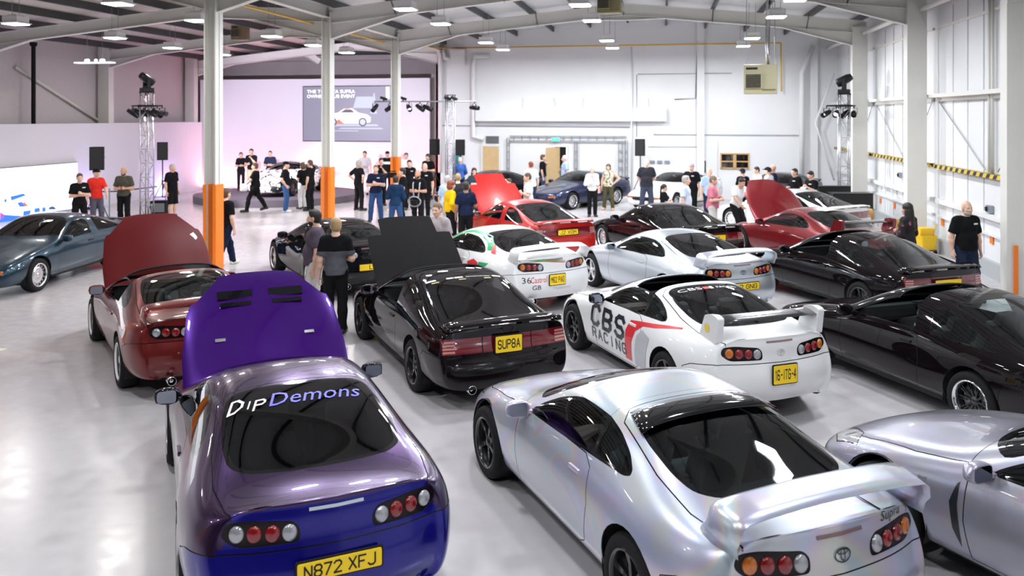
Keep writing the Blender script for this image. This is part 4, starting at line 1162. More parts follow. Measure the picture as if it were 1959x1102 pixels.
def build_car(kind, name, label, pos, yaw, paint, group='parked sports coupes', bonnet=0, targa=False, win_down=False, rim='five', rimmat=None, wing='hoop', wingmat=None,
              plate=None, front_plate=None, lamps=('w', 'r', 'r', 'a'), glassm=None, rearglass=None, bonnetmat=None, mirrormat=None, bumpermat=None, hatchmat=None, rearmat=None, z=0.0, scale=1.0, wheel_out=0.0, pale_strip=False):
    sh = car_shell(kind); sp = SPEC[kind]
    T = thing(name, label, 'car', (pos[0], pos[1], z), R(yaw), group)
    T.scale = (scale,) * 3
    rimmat = rimmat or M_RIM; glassm = glassm or M_GLASS; rearglass = rearglass or glassm
    def skin(nm, part, m=None, parent=T, two=True):
        me = sh[part]
        while len(me.materials) < 3: me.materials.append(None)
        o = bpy.data.objects.new(nm, me); link(o, parent)
        for s, mm in zip(o.material_slots, (m or paint, M_GAP, M_INNER)): s.link = 'OBJECT'; s.material = mm
        return o
    skin('body', 'body')
    for s in 'lr':
        d = skin('door', 'door_' + s)
        g = 1 if s == 'l' else -1
        hp = project(sh['bvh'], [(-.47 if kind == '4' else -.40, .76 if kind == '4' else .74)], 1, g, .0)[0]
        b = MB(); b.box((0, 0, 0), (.16, .03, .035), None, .012)
        put('door_handle', shared('door_handle', lambda: b.data('door_handle')), d, hp, None, paint if kind == '4' else M_BLACKPL)
        if not win_down: skin('side_window', 'side_window_' + s, glassm)
        skin('quarter_window', 'quarter_window_' + s, glassm)
    skin('windscreen', 'windscreen', glassm); skin('rear_window', 'rear_window', rearglass)
    if not targa: skin('roof_panel', 'roof_panel')
    skin('rear_bumper', 'rear_bumper', bumpermat); skin('rear_hatch', 'hatch', hatchmat)
    if kind == '4': skin('rear_panel', 'rear_panel', rearmat)
    bn = skin('bonnet', 'bonnet', bonnetmat)
    bn.location = (sp['hinge'][0], 0, sp['hinge'][1]); bn.rotation_euler = (0, -R(bonnet), 0)
    put('engine_bay', shared('bay', bay_mesh), T, None, None, M_UNDER)
    if bonnet:
        put('engine', shared('engine', engine_mesh), T, None, None, mat('engine alloy', (.25, .25, .26), .4, .8, noise=.5))
        b = MB(); b.tube([(1.75, -.60, .62), (1.30, -.55, .80 + .9 * math.sin(R(bonnet)) * .6)], .008, 6); b.build('bonnet_stay', [M_BLACKPL], T)
    put('underbody', shared('tub' + kind, lambda: tub_mesh(kind)), T, None, None, M_UNDER)
    put('dashboard', shared('dash', dash_mesh), T, None, None, M_INNER)
    for y in (.36, -.36): put('seat', shared('seat', seat_mesh), T, (-.28, y, -.04), None, M_SEAT)
    put('steering_wheel', shared('swheel', swheel_mesh), T, (.30, -.36, .82), (0, -.35, 0), M_BLACKPL)
    # headlights and lamps
    for s, g in (('l', 1), ('r', -1)):
        hl = skin('headlight', 'headlight_' + s, M_HEAD if kind == '4' else (bonnetmat or paint))
        if kind == '3':
            b = MB(); b.box((2.125, g * .56, .495), (.10, .26, .07), (0, .25, g * .28), .015); b.build('indicator_lamp', [M_LA], T)
        tl = skin('tail_light', 'tail_light_' + s, M_LBASE if kind == '4' else M_LRD)
        mm = {'r': M_LR, 'a': M_LA, 'w': M_LW}
        if kind == '4':
            for y, c in zip((.288, .388, .492, .592), lamps):
                zc = .797 + (y - .288) * .055
                h, n, i, dd = sh['bvh'].ray_cast(Vector((-4, y * g, zc)), Vector((1, 0, 0)))
                if n.x > 0: n = -n
                q = n.to_track_quat('X', 'Z')
                o = put('lamp_lens', shared('lens', lens_mesh), tl, h + n * .004, None, mm[c]); o.rotation_euler = q.to_euler()
                o.scale = (1, .98, 1.12)
        else:
            for zc in (.685, .722, .759, .796):
                for y0, y1, c in ((.63, .77, M_LW if zc > .7 else M_LA), ):
                    V = [(g * (y0 + (y1 - y0) * k / 6), zz) for zz in (zc - .012, zc + .012) for k in range(7)]
                    F = [(k, k + 1, k + 8, k + 7) for k in range(6)]
                    decal('lamp_segment', sh['bvh'], V, F, 0, -1, mat('pale lamp segment', (.55, .22, .2), .12, coat=1.0), tl, .004)
        mr = put('mirror', shared('mirror', lambda: mirror_mesh(kind)), T, (.43 if kind == '4' else .50, g * .80, .905 if kind == '4' else .90), (0, 0, -g * .12), mirrormat or paint)
        mr.scale = (1, g, 1)
        put('mirror_glass', shared('mglass', mirror_glass_mesh), mr, None, None, M_MIRR)
    if kind == '3':
        skin('tail_panel', 'tail_panel', M_LRD)
    # wheels
    ty, ri, di = wheel_meshes(rim)
    for ax in sp['axle']:
        for g in (1, -1):
            w = bpy.data.objects.new('wheel', None); w.empty_display_size = .1
            link(w, T); w.location = (ax, g * (sp['wy'] + wheel_out), sp['wr']); w.rotation_euler = (0, random.uniform(0, 1.2), 0 if g > 0 else math.pi)
            k = sp['wr'] / .322; w.scale = (k, 1, k)
            put('tyre', ty, w, None, None, M_TYRE)
            while len(ri.materials) < 3: ri.materials.append(None)
            o = bpy.data.objects.new('rim', ri); link(o, w)
            for s, mm in zip(o.material_slots, (rimmat, M_CHROME if rimmat is not M_RIMW else M_RIMW, M_RIMG)): s.link = 'OBJECT'; s.material = mm
            put('brake_disc', di, w, (0, -.01, 0), None, M_DISC)
    wm = wingmat or paint
    if wing == 'hoop': put('rear_wing', shared('hoop', hoop_wing_mesh), T, None, None, wm)
    elif wing == 'blade':
        put('wing_blade', shared('blade', blade_wing_mesh), T, None, None, mat('carbon fibre', (.03, .03, .034), .2, coat=1.0, noise=.5, nscale=200))
        for g in (1, -1):
            put('wing_post', shared('post', blade_post_mesh), T, (0, g * .66, -.01), None, paint)
    elif wing == 'lip': put('rear_wing', shared('lip', lip_wing_mesh), T, None, None, wm)
    if kind == '4':     # high brake light in the boot edge
        V = [(y, z_) for z_ in (.905, .925) for y in np.linspace(-.17, .17, 9)]
        decal('brake_light', sh['bvh'], V, [(k, k + 1, k + 10, k + 9) for k in range(8)], 0, -1, mat('pale brake strip', (.55, .60, .70), .15, coat=1.0) if pale_strip else mat('brake strip', (.22, .13, .13), .15, coat=1.0), T, .005)
    if plate:
        text, w, h = plate[:3]; base = plate[3] if len(plate) > 3 else M_PLY
        zc = .585 if kind == '4' else .735
        pts = [sh['bvh'].ray_cast(Vector((-4, y, zz)), Vector((1, 0, 0)))[0].x for y in (-w / 2, 0, w / 2) for zz in (zc - h / 2, zc + h / 2)]
        number_plate(T, text, w, h, (min(pts) - .014, plate[4] if len(plate) > 4 else 0, zc), 0.0, 0.0, base)
    if front_plate:
        text, w, h = front_plate
        p = number_plate(T, text, w, h, ((2.265 if kind == '4' else 2.285), 0, .33 if kind == '4' else .34), 0, math.pi, M_PLW)
    ex = MB(); ex.s = True
    ex.lathe([(.045, 0), (.05, 0), (.05, .22), (.045, .22), (.04, .02), (.0, .02)], 16, 'x', (-2.27 if kind == '4' else -2.30, .45, .26)); ex.build('exhaust', [M_CHROME], T)
    return T
# ================================================================== lamps, trusses, speakers, heaters, furniture
M_DIFF = mat('lamp diffuser', (.9, .9, .9), .5, emit=(.93, .96, 1.0), estr=9.0)
def hb_housing():
    b = MB(); b.box((0, 0, .11), (.42, .42, .16), None, .03); b.box((0, 0, .20), (.26, .26, .05), None, .01); b.box((0, 0, .02), (.50, .50, .03), None, .01)
    return b.data('housing')
def hb_diff():
    b = MB(); b.box((0, 0, -.005), (.42, .42, .02)); return b.data('diffuser')
_n = [0]
def high_bay(x, y, z, label, power, group, warm=False):
    T = thing('high_bay_lamp', label, 'lamp', (x, y, z), 0, group)
    put('housing', shared('hbh', hb_housing), T, None, None, M_OWHITE); put('diffuser', shared('hbd', hb_diff), T, None, None, M_DIFF)
    for dx in (-.1, .1):
        b = MB(); b.tube([(dx, 0, .2), (dx, 0, roof_z(x) - z - .02)], .006, 5); b.build('suspension_wire', [M_GREY], T)
    l = bpy.data.lights.new('high_bay_light', 'AREA'); l.shape = 'SQUARE'; l.size = .42; l.energy = power; l.color = (1, .93, .86) if warm else (.93, .97, 1.0)
    o = bpy.data.objects.new('high_bay_light', l); link(o, T); o.location = (0, 0, -.03)
ORD = ['first', 'second', 'third', 'fourth', 'fifth', 'sixth', 'seventh', 'eighth', 'ninth', 'tenth', 'eleventh', 'twelfth']
for x, rn in ((-5.95, 'left'), (-1.85, 'middle'), (2.8, 'right')):
    for i, y in enumerate((30.5, 27.5, 21.7, 18.6, 16.0, 13.0, 6.6, 1.0) if rn == 'left' else (30.5, 27.5, 21.7, 18.6, 14.5, 10.5, 6.0, 1.0)):
        high_bay(x, y, 5.85, '%s high-bay lamp from the far wall in the %s row of the main bay' % (ORD[i], rn), LAMP_W * (1.45, 1.35, 1.2, 1.1, .9, .8, .8, .9)[i], 'high-bay lamps of the main bay')
LB = [(225, 8), (30, 46), (220, 73), (330, 92), (378, 40), (520, 70), (600, 87), (663, 101), (425, 105)]
LBL = ['near the top edge left of the first column', 'at the left picture edge below the first rafter', 'above the hanging white lamp panel', 'right of the tall left lighting truss top', 'just left of the first column top', 'between the first and second column tops', 'just left of the second column top', 'just right of the second column', 'right of the first column, farthest']
for (px, py), lb in zip(LB, LBL):
    zl = 5.62; Z = FPX * (zl - CAMH) / (HORIZON - py); X = (px - 979.5) / FPX * Z
    hx, hy = X * CA - Z * SA, X * SA + Z * CA
    if hy > 39.5: s = 39.5 / hy; hx *= s; hy *= s
    high_bay(hx, hy, zl, 'high-bay lamp of the left bay ' + lb, LAMP_W * .42, 'high-bay lamps of the left bay', True)
for x, y, lb in ((-17, 12, 'above the petrol blue coupe, outer'), (-12.5, 12, 'above the petrol blue coupe, inner'), (-17, 4, 'nearer than the petrol blue coupe, outer'), (-12.5, 4, 'nearer than the petrol blue coupe, inner')):
    high_bay(x, y, 5.5, 'high-bay lamp of the left bay ' + lb, LAMP_W * .42, 'high-bay lamps of the left bay', True)
# hanging white lamp panel with small spots
c = on_y(181, 120, 24.5)
T = thing('hanging_lamp_panel', 'white hanging panel with small spotlights in the left bay', 'lamp', c)
b = MB(); b.box((0, 0, 0), (1.35, .30, .05), None, .015); b.build('panel', [mat('lit white panel', (.8, .8, .8), .5, emit=(1, 1, 1), estr=.5)], T)
for dx in (-.32, -.24, .05, .25, .33): b = MB(); b.s = True; b.lathe([(0, .02), (.045, .03), (.05, .10), (0, .13)], 12, 'z', (dx, 0, 0)); b.build('spot_bulb', [mat('spot bulb', (.9, .9, .9), .4, emit=(1, 1, 1), estr=2.0)], T)
for dx in (-.28, .29): b = MB(); b.tube([(dx, 0, .05), (dx, 0, roof_z(c.x) - c.z)], .006, 5); b.build('suspension_wire', [M_GREY], T)

def truss_mesh(h, w=.29):
    b = MB(); b.s = True; k = w / 2
    for x in (-k, k):
        for y in (-k, k): b.tube([(x, y, .02), (x, y, h)], .024, 8)
    n = int(h / .42); dz = h / n
    for i in range(n):
        z0, z1 = i * dz + .02, (i + 1) * dz
        f = 1 if i % 2 else -1
        for s in (-1, 1):
            b.tube([(-k * f, s * k, z0), (k * f, s * k, z1)], .009, 6); b.tube([(s * k, -k * f, z0), (s * k, k * f, z1)], .009, 6)
            b.tube([(-k, s * k, z1), (k, s * k, z1)], .009, 6); b.tube([(s * k, -k, z1), (s * k, k, z1)], .009, 6)
    return b.data('mast')
M_TRUSS = mat('aluminium truss', (.62, .62, .66), .25, .85)
def truss(pos, h, label, rot=0.0):
    T = thing('lighting_truss', label, 'truss', pos, rot, 'lighting trusses')
    put('mast', truss_mesh(h), T, None, None, M_TRUSS)
    b = MB(); b.box((0, 0, .012), (.6, .6, .024), None, .005); b.build('base_plate', [M_BLACK], T)
    b = MB(); b.box((0, 0, h + .01), (.36, .36, .02)); b.build('top_plate', [M_BLACK], T)
    return T
def moving_head(pos, label, yaw, tilt):
    T = thing('moving_head_light', label, 'stage light', pos, yaw, 'moving head stage lights')
    b = MB(); b.box((0, 0, .07), (.36, .32, .14), None, .02); b.build('base', [M_BLACKG], T)
    b = MB(); b.box((0, .17, .30), (.12, .05, .36), None, .02); b.box((0, -.17, .30), (.12, .05, .36), None, .02); b.box((0, 0, .16), (.14, .38, .05), None, .02); b.build('yoke', [M_BLACKG], T)
    b = MB(); b.s = True; b.lathe([(0, -.26), (.10, -.25), (.135, -.12), (.14, .16), (.12, .24), (.11, .25)], 20, 'x'); b.build('head', [M_BLACKG], T, (0, 0, .43), (0, tilt, 0))
    b = MB(); b.s = True; b.lathe([(.11, .24), (0, .255)], 20, 'x'); b.build('lens', [mat('stage lens', (.6, .7, 1), .1, emit=(.5, .65, 1), estr=2.5)], T, (0, 0, .43), (0, tilt, 0))
    return T
def par_mesh():
    b = MB(); b.s = True; b.lathe([(0, -.20), (.06, -.20), (.075, -.12), (.085, .0), (.085, .20), (.08, .20), (.075, .02), (0, .0)], 16, 'x'); return b.data('can')
def par_light(pos, label, yaw, tilt, energy=0, color=(1, 1, 1), glow=True, group='stage spotlights', cone=32):
    T = thing('spotlight', label, 'spotlight', pos, yaw, group)
    put('can', shared('par', par_mesh), T, None, (0, tilt, 0), M_BLACKG)
    b = MB(); b.box((0, .10, .07), (.03, .012, .18)); b.box((0, -.10, .07), (.03, .012, .18)); b.box((0, 0, .16), (.03, .21, .012)); b.build('yoke', [M_BLACKG], T)
    b = MB(); b.tube([(0, 0, .16), (0, 0, .24)], .018, 8); b.build('clamp', [M_BLACKG], T)
    b = MB(); b.s = True; b.lathe([(.072, .03), (0, .05)], 14, 'x'); b.build('lens', [mat('spot lens', (.9, .9, .9), .2, emit=color, estr=8.0 if glow else .0) if glow else mat('spot lens off', (.3, .3, .3), .1)], T, None, (0, tilt, 0))
    if energy:
        l = bpy.data.lights.new('spot_beam', 'SPOT'); l.energy = energy; l.spot_size = R(cone); l.spot_blend = .6; l.shadow_soft_size = .05; l.color = color
        o = bpy.data.objects.new('spot_beam', l); link(o, T)
        d = Vector((math.cos(tilt), 0, -math.sin(tilt))); o.location = d * .22; o.rotation_euler = d.to_track_quat('-Z', 'Y').to_euler()
    return T
def aim(p, q):
    d = Vector(q) - Vector(p); return math.atan2(d.y, d.x), math.atan2(-d.z, math.hypot(d.x, d.y))
# left truss
g = ground(281, 420); HT = CAMH + (HORIZON - 178) / FPX * 27.0
truss(g, HT, 'tall aluminium truss with spotlights at the left beside the olive tee man')
moving_head((g.x, g.y, HT + .02), 'black moving head light on top of the left truss', R(55), .6)
b = MB(); b.s = True; b.tube([(-.75, .30, 0), (.75, -.30, 0)], .024, 8); T = tag(b.build('light_bar', [M_BLACKG], None, (g.x, g.y, HT - .42)), 'black light bar across the left truss', 'bar')
b2 = MB(); b2.box((0, 0, 0), (.4, .4, .06)); b2.build('bracket', [M_BLACKG], T)
tg = [(-13.5, 28.4, 0), (-12.5, 24.0, 0), (-10.5, 27.0, 0), (-15.0, 31, .9), (-9.8, 22.5, 0), (-15, 34.4, 2.4)]
for i, t in enumerate((-.7, -.42, -.15, .22, .5, .74)):
    p = (g.x + t, g.y - t * .4, HT - .42 - .24); yw, tl = aim(p, tg[i])
    par_light(p, '%s spotlight from the left on the left truss bar' % ORD[i], yw, tl, SPOT_W * (1.2, 1.4, 1.2, 1.2, .8, 2.0)[i], (.97, .97, 1) if i < 5 else (.86, .80, 1), True, cone=32 if i < 5 else 75)
# middle truss with a long bar of spotlights
pm = on_y(862, 335, 30.6); g = Vector((pm.x, 30.55, 0)); HM = 4.15
truss(g, HM, 'slim aluminium truss before the far wall corner carrying the long light bar')
zb = on_y(800, 194, 30.0).z; xa, xb = on_y(716, 200, 30.0).x, on_y(906, 200, 30.0).x
b = MB(); b.s = True; b.tube([(xa, 30.0, zb), (xb, 30.6, zb)], .026, 8); tag(b.build('light_bar', [M_GREY]), 'long grey light bar right of the big screen', 'bar')
tg = [(-12, 25, 0), (-15, 31, .8), (-6, 24, 0), (-3, 28, 0), (-1, 30, 0), (6.7, 25.0, 2.6), (1, 26, 0)]
for i, px in enumerate((719, 746, 781, 801, 815, 902)):
    q = on_y(px, 200, 30.1); p = (q.x, 30.0 + .6 * (q.x - xa) / (xb - xa), zb - .24); yw, tl = aim(p, tg[i])
    par_light(p, '%s spotlight from the left on the long bar beside the screen' % ORD[i], yw, tl, {1: SPOT_W * 1.2, 2: SPOT_W * .6, 5: SPOT_W * 2.5}.get(i, 0), (1, .98, .96), i != 3)
for i, px in enumerate((735, 770, 852, 864)):
    q = on_y(px, 187, 30.1); p = (q.x, 30.0 + .6 * (q.x - xa) / (xb - xa), zb + .12)
    T = thing('clamp_light', '%s small black fitting on top of the long light bar' % ORD[i], 'spotlight', p, .3 * i); b = MB(); b.box((0, 0, 0), (.28, .10, .10), (0, .3, 0), .02); b.build('can', [M_BLACKG], T); b = MB(); b.box((0, 0, -.06), (.05, .05, .1)); b.build('clamp', [M_BLACKG], T)
# right truss
g = ground(1615, 428); HR = CAMH + (HORIZON - 181) / FPX * 25.8
truss(g, HR, 'aluminium truss with spotlights at the right wall behind the black cabinets')
moving_head((g.x, g.y, HR + .02), 'black moving head light on top of the right truss', R(165), .5)
b = MB(); b.s = True; b.tube([(-.55, -.15, 0), (.35, .1, 0)], .024, 8); T = tag(b.build('light_bar', [M_BLACKG], None, (g.x, g.y, HR - .35)), 'black light bar on the right truss', 'bar'); b2 = MB(); b2.box((0, 0, 0), (.4, .4, .06)); b2.build('bracket', [M_BLACKG], T)
for i, t in enumerate((-.55, -.25, .05, .30)):
    p = (g.x + t, g.y + t * .27, HR - .35 - .24); yw, tl = aim(p, [(-2, 20, 0), (1.5, 17, 0), (1, 23, 0), (3, 15, 0)][i])
    par_light(p, '%s spotlight from the left on the right truss bar' % ORD[i], yw, tl, SPOT_W * .5 if i < 2 else 0, (1, 1, 1), i < 2)
# pink wash battens at the foot of the stage wall
for i, x in enumerate(np.linspace(SX0 + .8, SX1 - .8, 7)):
    T = thing('wash_light', '%s pink wash light batten from the left at the foot of the stage wall' % ORD[i], 'stage light', (x, YS - .22, 0), 0, 'pink wash battens')
    b = MB(); b.box((0, 0, .06), (1.0, .10, .10), None, .02); b.build('housing', [M_BLACKG], T)
    b = MB(); b.box((0, .0, .115), (.92, .06, .012)); b.build('diffuser', [mat('pink wash diffuser', (.9, .4, .5), .4, emit=(1, .12, .22), estr=3.0)], T)
    l = bpy.data.lights.new('wash_beam', 'AREA'); l.shape = 'RECTANGLE'; l.size = .92; l.size_y = .06; l.energy = 22; l.color = (1, .34, .42)
    o = bpy.data.objects.new('wash_beam', l); link(o, T); o.location = (0, -.03, .14); o.rotation_euler = (R(180 - 12), 0, 0)
# violet wash on the partition
for i, y in enumerate((20.5, 26.5, 31.5)):
    T = thing('wash_light', '%s violet wash light on the floor along the left partition' % ORD[i], 'stage light', (XP + .5, y, 0), 0, 'violet wash lights')
    b = MB(); b.box((0, 0, .06), (.12, .5, .10), None, .02); b.build('housing', [M_BLACKG], T); b = MB(); b.box((-.0, 0, .115), (.08, .44, .012)); b.build('diffuser', [mat('violet wash diffuser', (.5, .4, .9), .4, emit=(.35, .25, 1), estr=3.0)], T)
    l = bpy.data.lights.new('wash_beam', 'AREA'); l.shape = 'RECTANGLE'; l.size = .44; l.size_y = .08; l.energy = 16; l.color = (.55, .42, 1); o = bpy.data.objects.new('wash_beam', l); link(o, T); o.location = (-.02, 0, .14); o.rotation_euler = (R(180), R(-25), R(0))
# speakers on stands
def speaker(pos, zb, h, label, yaw, stand=True, slabel='', pole=None):
    T = thing('loudspeaker', label, 'speaker', (pos[0], pos[1], zb), yaw, 'black loudspeakers'); w = h * .56
    b = MB(); b.prism(rounded([(w * .5, -w * .5), (w * .5, w * .5), (-w * .15, w * .5), (-w * .45, w * .25), (-w * .45, -w * .25), (-w * .15, -w * .5)], .02, 2), 0, h); b.build('cabinet', [M_BLACK], T)
    b = MB(); b.box((w * .5 + .006, 0, h / 2), (.012, w * .92, h * .94), None, .004); b.build('grille', [mat('speaker mesh', (.016, .016, .018), .7, bump=.4, bscale=300)], T)
    b = MB(); b.box((0, 0, h * .55), (.10, w + .03, .03), None, .01); b.build('bracket', [M_BLACKG], T)
    if stand:
        S = thing('speaker_stand', slabel, 'stand', (pos[0], pos[1], 0), yaw, 'speaker stands'); m = pole or M_BLACKG
        b = MB(); b.tube([(0, 0, .45), (0, 0, zb)], .022, 10); b.build('pole', [m], S)
        b = MB(); b.tube([(0, 0, .98), (0, 0, 1.06)], .035, 10); b.build('collar', [M_BLACKG], S)
        for k in range(3):
            a = 2 * math.pi * k / 3 + .4; b = MB(); b.tube([(0, 0, 1.0), (.48 * math.cos(a), .48 * math.sin(a), .02)], .015, 8); b.build('leg', [M_BLACKG], S)
            b = MB(); b.tube([(0, 0, .48), (.26 * math.cos(a), .26 * math.sin(a), .47)], .010, 6); b.build('brace', [M_BLACKG], S)
def spk(px, yt, yb, Z, *a, **k):
    X = (px - 979.5) / FPX * Z; zt_, zb_ = CAMH - (yt - HORIZON) / FPX * Z, CAMH - (yb - HORIZON) / FPX * Z
    speaker((X * CA - Z * SA, X * SA + Z * CA), zb_, zt_ - zb_, *a, **k)
spk(186, 281, 325, 26.2, 'black loudspeaker above the man in the red polo', R(-60), slabel='speaker stand behind the man in the red polo')
spk(311, 272, 306, 29.5, 'black loudspeaker on a tripod right of the left truss', R(-60), slabel='tripod speaker stand right of the left truss')
spk(833, 266, 296, 33.6, 'black loudspeaker in the corner left of the white pipe', R(-110), slabel='speaker stand in the corner by the stage wall with red pole', pole=mat('red pole paint', (.35, .03, .02), .4))
spk(881, 267, 297, 34.0, 'black loudspeaker on the far wall above the old man in blue', R(-90), stand=True, slabel='speaker stand behind the old man in blue shirt')
spk(1225, 266, 298, 32.8, 'black loudspeaker on a stand left of the charcoal tee man', R(-100), slabel='speaker stand left of the charcoal tee man')
# heaters
def heater(pos, label, s=1.0, rot=0.0, col=(.52, .48, .30)):
    T = thing('unit_heater', label, 'heater', pos, rot, 'hanging unit heaters'); T.scale = (s,) * 3; m = mat('beige enamel %.2f' % col[0], col, .45)
    b = MB(); b.box((0, 0, .45), (.98, .60, .90), None, .02); b.build('cabinet', [m], T)
    b = MB(); b.box((-.20, -.36, .40), (.52, .14, .46), None, .01); b.build('louvre_frame', [m], T)
    for k in range(8): b = MB(); b.box((-.20, -.44, .21 + k * .052), (.44, .05, .022), (.5, 0, 0)); b.build('louvre', [mat('dark louvre', (.05, .05, .045), .5)], T)
    b = MB(); b.box((-.25, -.305, .78), (.34, .012, .07)); b.build('slot', [M_BLACKPL], T); b = MB(); b.box((.25, -.305, .12), (.4, .012, .05)); b.build('name_strip', [mat('brown strip', (.22, .17, .10), .5)], T)
    b = MB(); b.s = True; b.tube([(.22, 0, .9), (.22, 0, 1.25), (.20, 0, 1.45), (.24, 0, (roof_z(pos[0]) - pos[2] - .02) / s)], .07, 10); b.build('flue', [mat('bright flue', (.45, .45, .46), .25, .9)], T)
    top_ = (roof_z(pos[0]) - pos[2] - .02) / s
    for dx in (-.42, .42): b = MB(); b.tube([(dx, 0, .9), (dx, 0, top_)], .010, 5); b.build('suspension_rod', [M_GREY], T)
p = on_y(1455, 180, 26.0); heater(p, 'beige hanging unit heater in front of the far wall at right', .98, R(-8))
p = on_y(1166, 26, 23.3); heater((p.x, p.y, p.z), 'olive hanging unit heater at the roof ridge, top edge of the picture', .66, R(-5), (.28, .26, .12))
p = on_y(460, 77, 27.5); heater((p.x, p.y, p.z), 'brown hanging unit heater under the left bay roof between columns', .58, R(10), (.22, .17, .10))
# black cabinets, chairs, bucket at the right
def cab(x0, x1, yt, Z, dep, label, rot=0.0):
    zt_ = CAMH - (yt - HORIZON) / FPX * Z; X = ((x0 + x1) / 2 - 979.5) / FPX * Z; w_ = (x1 - x0) / FPX * Z
    T = thing('black_cabinet', label, 'cabinet', (X * CA - Z * SA, X * SA + Z * CA, 0), YAW + rot, 'black cabinets'); b = MB(); b.box((0, dep / 2, zt_ / 2), (w_, dep, zt_), None, .015); b.build('case', [mat('black felt board', (.012, .012, .013), .8, bump=.3, bscale=200)], T)
    b = MB(); b.box((0, dep / 2, zt_ + .006), (w_ + .02, dep + .02, .012)); b.build('top_edge', [M_BLACKG], T)
    b = MB(); b.box((0, -.008, zt_ * .5), (w_ * .96, .012, zt_ * .9)); b.build('front_panel', [mat('black felt board', (.012, .012, .013), .8)], T)
cab(1594, 1671, 371, 23.6, .5, 'large black cabinet in front of the chairs by the right wall'); cab(1566, 1628, 357, 24.7, .3, 'lower black cabinet behind, next to the man with papers', .0)
def chair(pos, rz, label, m):
    T = thing('shell_chair', label, 'chair', pos, rz, 'moulded wooden shell chairs')
    b = MB(); b.box((0, 0, .44), (.42, .42, .02), None, .008); b.build('seat', [m], T)
    V = []; n = 9
    for j in range(6):
        zz = .46 + j * .072; hw = (.10, .12, .17, .205, .21, .19)[j]
        for k in range(n):
            t = -1 + 2 * k / (n - 1); V.append((-.21 - .03 * j * .6 + .05 * t * t, t * hw, zz))
    F = [(j * n + k, j * n + k + 1, (j + 1) * n + k + 1, (j + 1) * n + k) for j in range(5) for k in range(n - 1)]
    o = put('backrest', mesh_data('backrest', V, F, True, [m]), T); md = o.modifiers.new('thickness', 'SOLIDIFY'); md.thickness = .014
    for x in (-.17, .17):
        for y in (-.17, .17): b = MB(); b.tube([(x * .7, y * .7, .43), (x * 1.15, y * 1.15, 0)], .011, 8); b.build('leg', [M_CHROME], T)
M_BEECH = mat('honey beech ply', (.62, .34, .09), .4, noise=.1, nscale=5)
Z = 20.6; X = (1702 - 979.5) / FPX * Z; chair((X * CA - Z * SA, X * SA + Z * CA, 0), R(100), 'honey coloured moulded chair seen from behind, by the right wall', M_BEECH)
Z = 22.8; X = (1677 - 979.5) / FPX * Z; chair((X * CA - Z * SA, X * SA + Z * CA, 0), R(20), 'honey coloured moulded chair half hidden behind the black cabinet', M_BEECH)
g = ground(1771, 485); T = thing('mop_bucket', 'yellow mop bucket on wheels by the right wall', 'bucket', g, R(20)); M_YEL = mat('yellow plastic', (.90, .58, .02), .4)
b = MB(); 
P0 = rounded([(-.22, -.16), (.22, -.16), (.22, .16), (-.22, .16)], .05, 3)
b._add(*loft([[Vector((x * s_, y * s_, z_)) for x, y in P0] for s_, z_ in ((.85, .10), (1.0, .42), (1.06, .42), (1.06, .45), (1.0, .45), (.95, .40), (.82, .13))])); b.build('pail', [M_YEL], T)
b = MB(); b.box((.0, .05, .52), (.36, .20, .22), (.1, 0, 0), .03); b.build('wringer', [M_YEL], T); b = MB(); b.tube([(.2, .0, .45), (.24, -.05, .72)], .016, 8); b.build('lever', [M_YEL], T)
for x in (-.17, .17):
    for y in (-.12, .12): b = MB(); b.s = True; b.lathe([(0, -.015), (.045, -.015), (.045, .015), (0, .015)], 14, 'y', (x, y, .045)); b.build('castor', [M_BLACKPL], T)
b = MB(); b.box((0, 0, .09), (.38, .30, .03)); b.build('chassis', [mat('dark red chassis', (.12, .03, .02), .5)], T)
# flight case and cable boxes beside the left truss
g = ground(305, 412); T = thing('equipment_rack', 'small dark equipment rack on the floor beside the left truss', 'rack', g, .3); b = MB(); b.box((0, 0, .25), (.5, .4, .5), None, .02); b.build('case', [M_BLACK], T); b = MB(); b.box((0, -.205, .28), (.44, .01, .3)); b.build('front', [M_GREY], T)
# ================================================================== the cars
def paint(name, c, rough=.32, metal=.35, flake=.0, thin=0.0): return mat(name, c, rough, metal, coat=.85, flake=flake, thin=thin, spec=.0 if max(c) < .1 and metal < .3 else .3)
def painted_sheen(name, base, amt):  # pastel rainbow sheen near highlights is painted into the base colour
    m = paint(name, base, .30, .55, .08, 520); nt = m.node_tree
    tc = nt.nodes.new('ShaderNodeTexCoord'); n = nt.nodes.new('ShaderNodeTexNoise'); n.inputs['Scale'].default_value = 1.5; n.inputs['Detail'].default_value = 0; n.inputs['Distortion'].default_value = 1.2
    r = nt.nodes.new('ShaderNodeValToRGB'); e = r.color_ramp.elements
    e[0].position = .30; e[0].color = (*base, 1); e[1].position = .70; e[1].color = (*base, 1)
    for p, (dr, dg, db) in ((.40, (.9, .95, 1.2)), (.45, (1.0, .85, 1.12)), (.50, (1.15, .92, .95)), (.54, (1.12, 1.08, .85)), (.58, (.88, 1.05, 1.1))):
        q = e.new(p); q.color = (base[0] * (1 + (dr - 1) * amt), base[1] * (1 + (dg - 1) * amt), base[2] * (1 + (db - 1) * amt), 1)
    nt.links.new(tc.outputs['Object'], n.inputs['Vector']); nt.links.new(n.outputs['Fac'], r.inputs[0]); nt.links.new(r.outputs[0], nt.nodes['Principled BSDF'].inputs['Base Color'])
    return m
P_SILVER = painted_sheen('silver paint with painted rainbow sheen', (.60, .62, .67), .7)
P_LILAC = painted_sheen('lilac silver with painted rainbow sheen', (.40, .39, .46), .35)
P_SBLUE = paint('ice silver paint', (.58, .63, .69), .32, .7)
P_WHITE = paint('gloss white paint', (.82, .82, .83), .3, 0.0)
